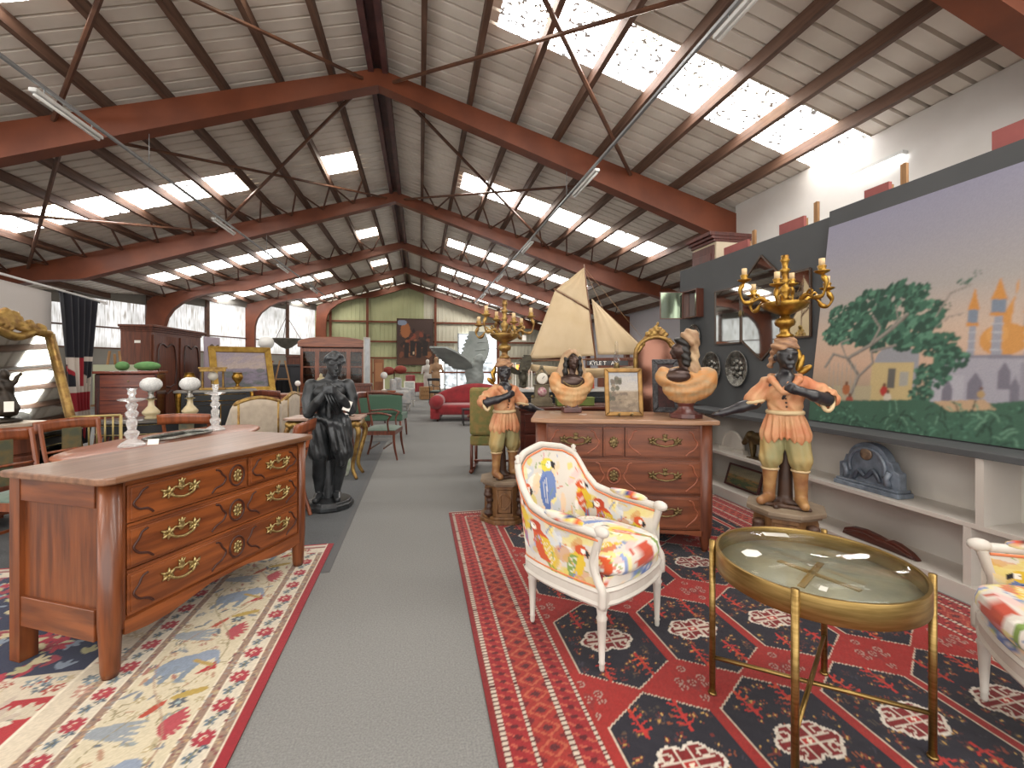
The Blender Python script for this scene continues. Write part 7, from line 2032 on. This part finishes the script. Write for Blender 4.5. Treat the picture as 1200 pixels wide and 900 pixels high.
# glass case with warm sign, small dark tray
t = thing('glass_case', 'small glazed display case with a glowing orange sign, behind the bronze bird', 'case', (*D(612, 8.2)[:2], .003), R(-4))
MB().b2((-.16, -.16, 0), (.16, .16, 1.0)).build('pedestal', M_DARKWOOD, t)
for x in (-.15, .15):
    for y in (-.15, .15): MB().b2((x - .008, y - .008, 1.0), (x + .008, y + .008, 1.46)).build('post', M_TAG, t)
MB().b2((-.15, -.15, 1.0), (.15, .15, 1.45)).build('pane', glassmat('case glass', '#eef4f4', .03, .2), t)
MB().b2((-.12, .05, 1.30), (.12, .07, 1.42)).build('sign', glow('orange sign', '#ff9a4a', 1.2), t)
# ---- things along the far aisle
def small_table(px, d, label, top, m, w=.6, h=.72, group=None):
    t = thing('side_table', label, 'table', (*D(px, d)[:2], .003), R(5), group)
    MB().b2((-w / 2, -w * .35, h - .03), (w / 2, w * .35, h)).build('top', top, t, bev=.005)
    MB().b2((-w * .45, -w * .30, h - .13), (w * .45, w * .30, h - .03)).build('apron', m, t)
    for x in (-w * .43, w * .43):
        for y in (-w * .28, w * .28): MB().tube([(x, y, h - .05), (x, y, .003)], [.024, .016], 6).build('leg', m, t)
    return t
small_table(432, 11.0, 'dark brown writing table behind the mahogany armchair', M_MAHO, M_MAHO, .9, .78)
small_table(452, 12.6, 'small orange-brown table with a globe lamp, beside the aisle', M_CHERRY, M_CHERRYZ, .55, .70)
def statue_small(px, d, h, m, label, name='standing_statue', arms=1):
    t = thing(name, label, 'statue', (*D(px, d)[:2], .003))
    k = h / 1.5
    S = lambda *p: tuple(q * k for q in p)
    surf([eld(S(0, 0, 1.38), S(.075, .085, .10)), cap(S(0, 0, 1.2), S(0, 0, 1.32), .05 * k), eld(S(0, 0, 1.08), S(.17, .11, .18)), eld(S(0, 0, .82), S(.15, .11, .16)), cap(S(-.06, 0, .75), S(-.08, 0, .32), .10 * k, .07 * k), cap(S(.06, 0, .75), S(.09, -.05, .32), .10 * k, .07 * k),
          cap(S(-.17, 0, 1.16), S(-.22, -.05, .88), .055 * k, .045 * k), cap(S(.17, 0, 1.16), S(.24 * arms, -.05, .95), .055 * k, .045 * k), cap(S(0, .05, .6), S(0, .05, .25), .12 * k, .14 * k)], .03 * k, .04 * k).build('figure_body', m, t)
    MB().b2(S(-.2, -.2, 0), S(.2, .2, .27)).build('plinth', m, t)
    return t
M_WSTONE = mat('white plaster', '#cbc8c2', .6, 0, '#b9b5ae', 4)
statue_small(501, 21.0, 1.75, M_WSTONE, 'white plaster standing figure near the gable wall')
statue_small(511, 20.0, 1.85, mat('tan terracotta', '#a58463', .6, 0, '#8d6d50', 4), 'tan terracotta standing figure near the gable wall')
def wing_chair(px, d, m, label, rz, wm=None):
    t = thing('upholstered_armchair', label, 'armchair', (*D(px, d)[:2], .003), R(rz))
    MB().b2((-.30, -.28, .22), (.30, .26, .44)).build('seat', m, t, bev=.04)
    MB().b2((-.30, .18, .42), (.30, .32, 1.0)).build('back', m, t, bev=.06)
    for s in (-1, 1): MB().b2((s * .31 - .055, -.26, .22), (s * .31 + .055, .24, .64)).build('arm', m, t, bev=.04)
    for x in (-.27, .27):
        for y in (-.22, .22): MB().lathe([(.016, 0), (.026, .22)], 8, (x, y, 0)).build('leg', wm or M_WHITEW, t)
M_WF = mat('white damask', '#bdbab6', .85, 0, '#9fa3a8', 9)
wing_chair(470, 13.9, M_WF, 'white patterned armchair beside the aisle, past the green settee', 100)
wing_chair(474, 15.4, M_WF, 'white patterned armchair beside the aisle, before the red one', 110)
wing_chair(486, 20.5, M_RED, 'dark red armchair far along the aisle', 130, M_DARKWOOD)
t = thing('floor_lamp', 'standing lamp with two round red shades beside the aisle', 'lamp', (*D(462, 14.4)[:2], .003))
MB().lathe([(.16, 0), (.16, .03), (.02, .06), (.02, 1.2)], 12).build('stand', M_BRASS_DULL, t)
for x in (-.18, .2): MB().ell((x, 0, 1.24 + .04 * (x > 0)), (.20, .20, .14), 14, 8).build('shade', mat('red lampshade', '#8f3a2a', .7, 0, '#7a2c20', 5), t)
MB().tube([(-.18, 0, 1.2), (.2, 0, 1.2)], .012, 6).build('arm', M_BRASS_DULL, t)
t = thing('table_lamp', 'lamp with a white globe shade on the small orange-brown table', 'lamp', (*D(450, 12.6)[:2], .706))
MB().lathe([(.07, 0), (.07, .02), (.02, .05), (.02, .34)], 12).build('stand', M_TAG, t); MB().ell((0, 0, .43), .10, 14, 8).build('globe', M_OPAL, t)
frame_picture('framed_poster', 'white framed drawing standing on the floor far along the aisle', 'picture', .42, .80, .035, M_TAG, landscape(.4, .7, .03, ('#b9bcb8', '#a9ada8'), '#8d9490', '#7a807c', '#9a9e98', 5, False), (*D(480, 17.6)[:2], .003), R(5), R(8))
t = thing('wooden_crate', 'square pale wooden crate near the end of the aisle', 'crate', (*D(499, 18.6)[:2], .003), R(8))
MB().b2((-.24, -.24, .02), (.24, .24, .50)).build('body', M_LATH, t)
for z in (.02, .20, .38): MB().b2((-.25, -.26, z), (.25, -.24, z + .10)).build('slat', M_LATH, t)
MB().b2((-.25, -.26, .50), (.25, .25, .53)).build('lid', M_LATH, t)
# dark cabinets and paintings filling the row beyond the bookcase
def cabinet(px, d, w, h, m, label, rz=5, name='tall_cabinet', doors=2):
    t = thing(name, label, 'cabinet', (*D(px, d)[:2], .003), R(rz))
    MB().b2((-w / 2, -.2, .06), (w / 2, .2, h - .06)).build('body', m, t)
    MB().b2((-w / 2 - .03, -.23, h - .06), (w / 2 + .03, .22, h)).build('cornice', m, t, bev=.008)
    MB().b2((-w / 2 + .02, -.19, 0), (w / 2 - .02, .19, .06)).build('plinth', m, t)
    for k in range(doors):
        x0 = -w / 2 + .03 + k * (w - .06) / doors
        d_ = MB().b2((x0 + .01, -.215, .10), (x0 + (w - .06) / doors - .01, -.2, h - .10)).build('door', m, t, bev=.006)
        MB().ell((x0 + .05 if k else x0 + (w - .06) / doors - .05, -.225, h * .5), .015, 8, 6).build('knob', M_BRASS_DULL, d_)
cabinet(330, 13.6, 1.5, 1.45, mat('blue black paint', '#2a2d33', .5), 'wide blue-black low cabinet before the far windows', 12, 'wide_cabinet', 3)
cabinet(352, 15.2, .8, 1.75, M_ARMOIRE, 'dark red-brown cabinet between the black one and the bookcase', 8)
cabinet(420, 10.2, .55, 1.0, M_MAHO, 'narrow mahogany cabinet behind the dark statue', 4, 'narrow_cabinet', 1)
cabinet(300, 16.5, 1.1, 1.6, M_CHERRYZ, 'cherry cabinet deep in the row by the windows', 14, 'far_cabinet')
cabinet(736, 8.2, 1.1, 1.55, M_ARMOIRE, 'red-brown cabinet behind the model ship', -20, 'oak_cabinet')
cabinet(660, 9.6, 1.2, 1.25, M_DARKWOOD, 'dark wooden cabinet behind the hooded bust', -10, 'dark_cabinet')
frame_picture('standing_picture', 'white framed panel standing in front of the bookcase edge', 'picture', .35, 1.55, .04, M_WHITEW, landscape(.3, 1.2, .05, ('#c9ced2', '#c4c9cc'), '#b9bfc2', '#b2b8bb', '#a9afb2', 5, False), (*D(430, 11.6)[:2], .6), R(70), 0)
t = thing('storage_bench', 'low dark bench under the white framed panel', 'bench', (*D(430, 11.6)[:2], .003), R(70))
MB().b2((-.3, -.16, .5), (.3, .16, .595)).build('seat', M_DARKWOOD, t)
for x in (-.26, .26):
    for y in (-.12, .12): MB().b2((x - .03, y - .03, 0), (x + .03, y + .03, .5)).build('leg', M_DARKWOOD, t)
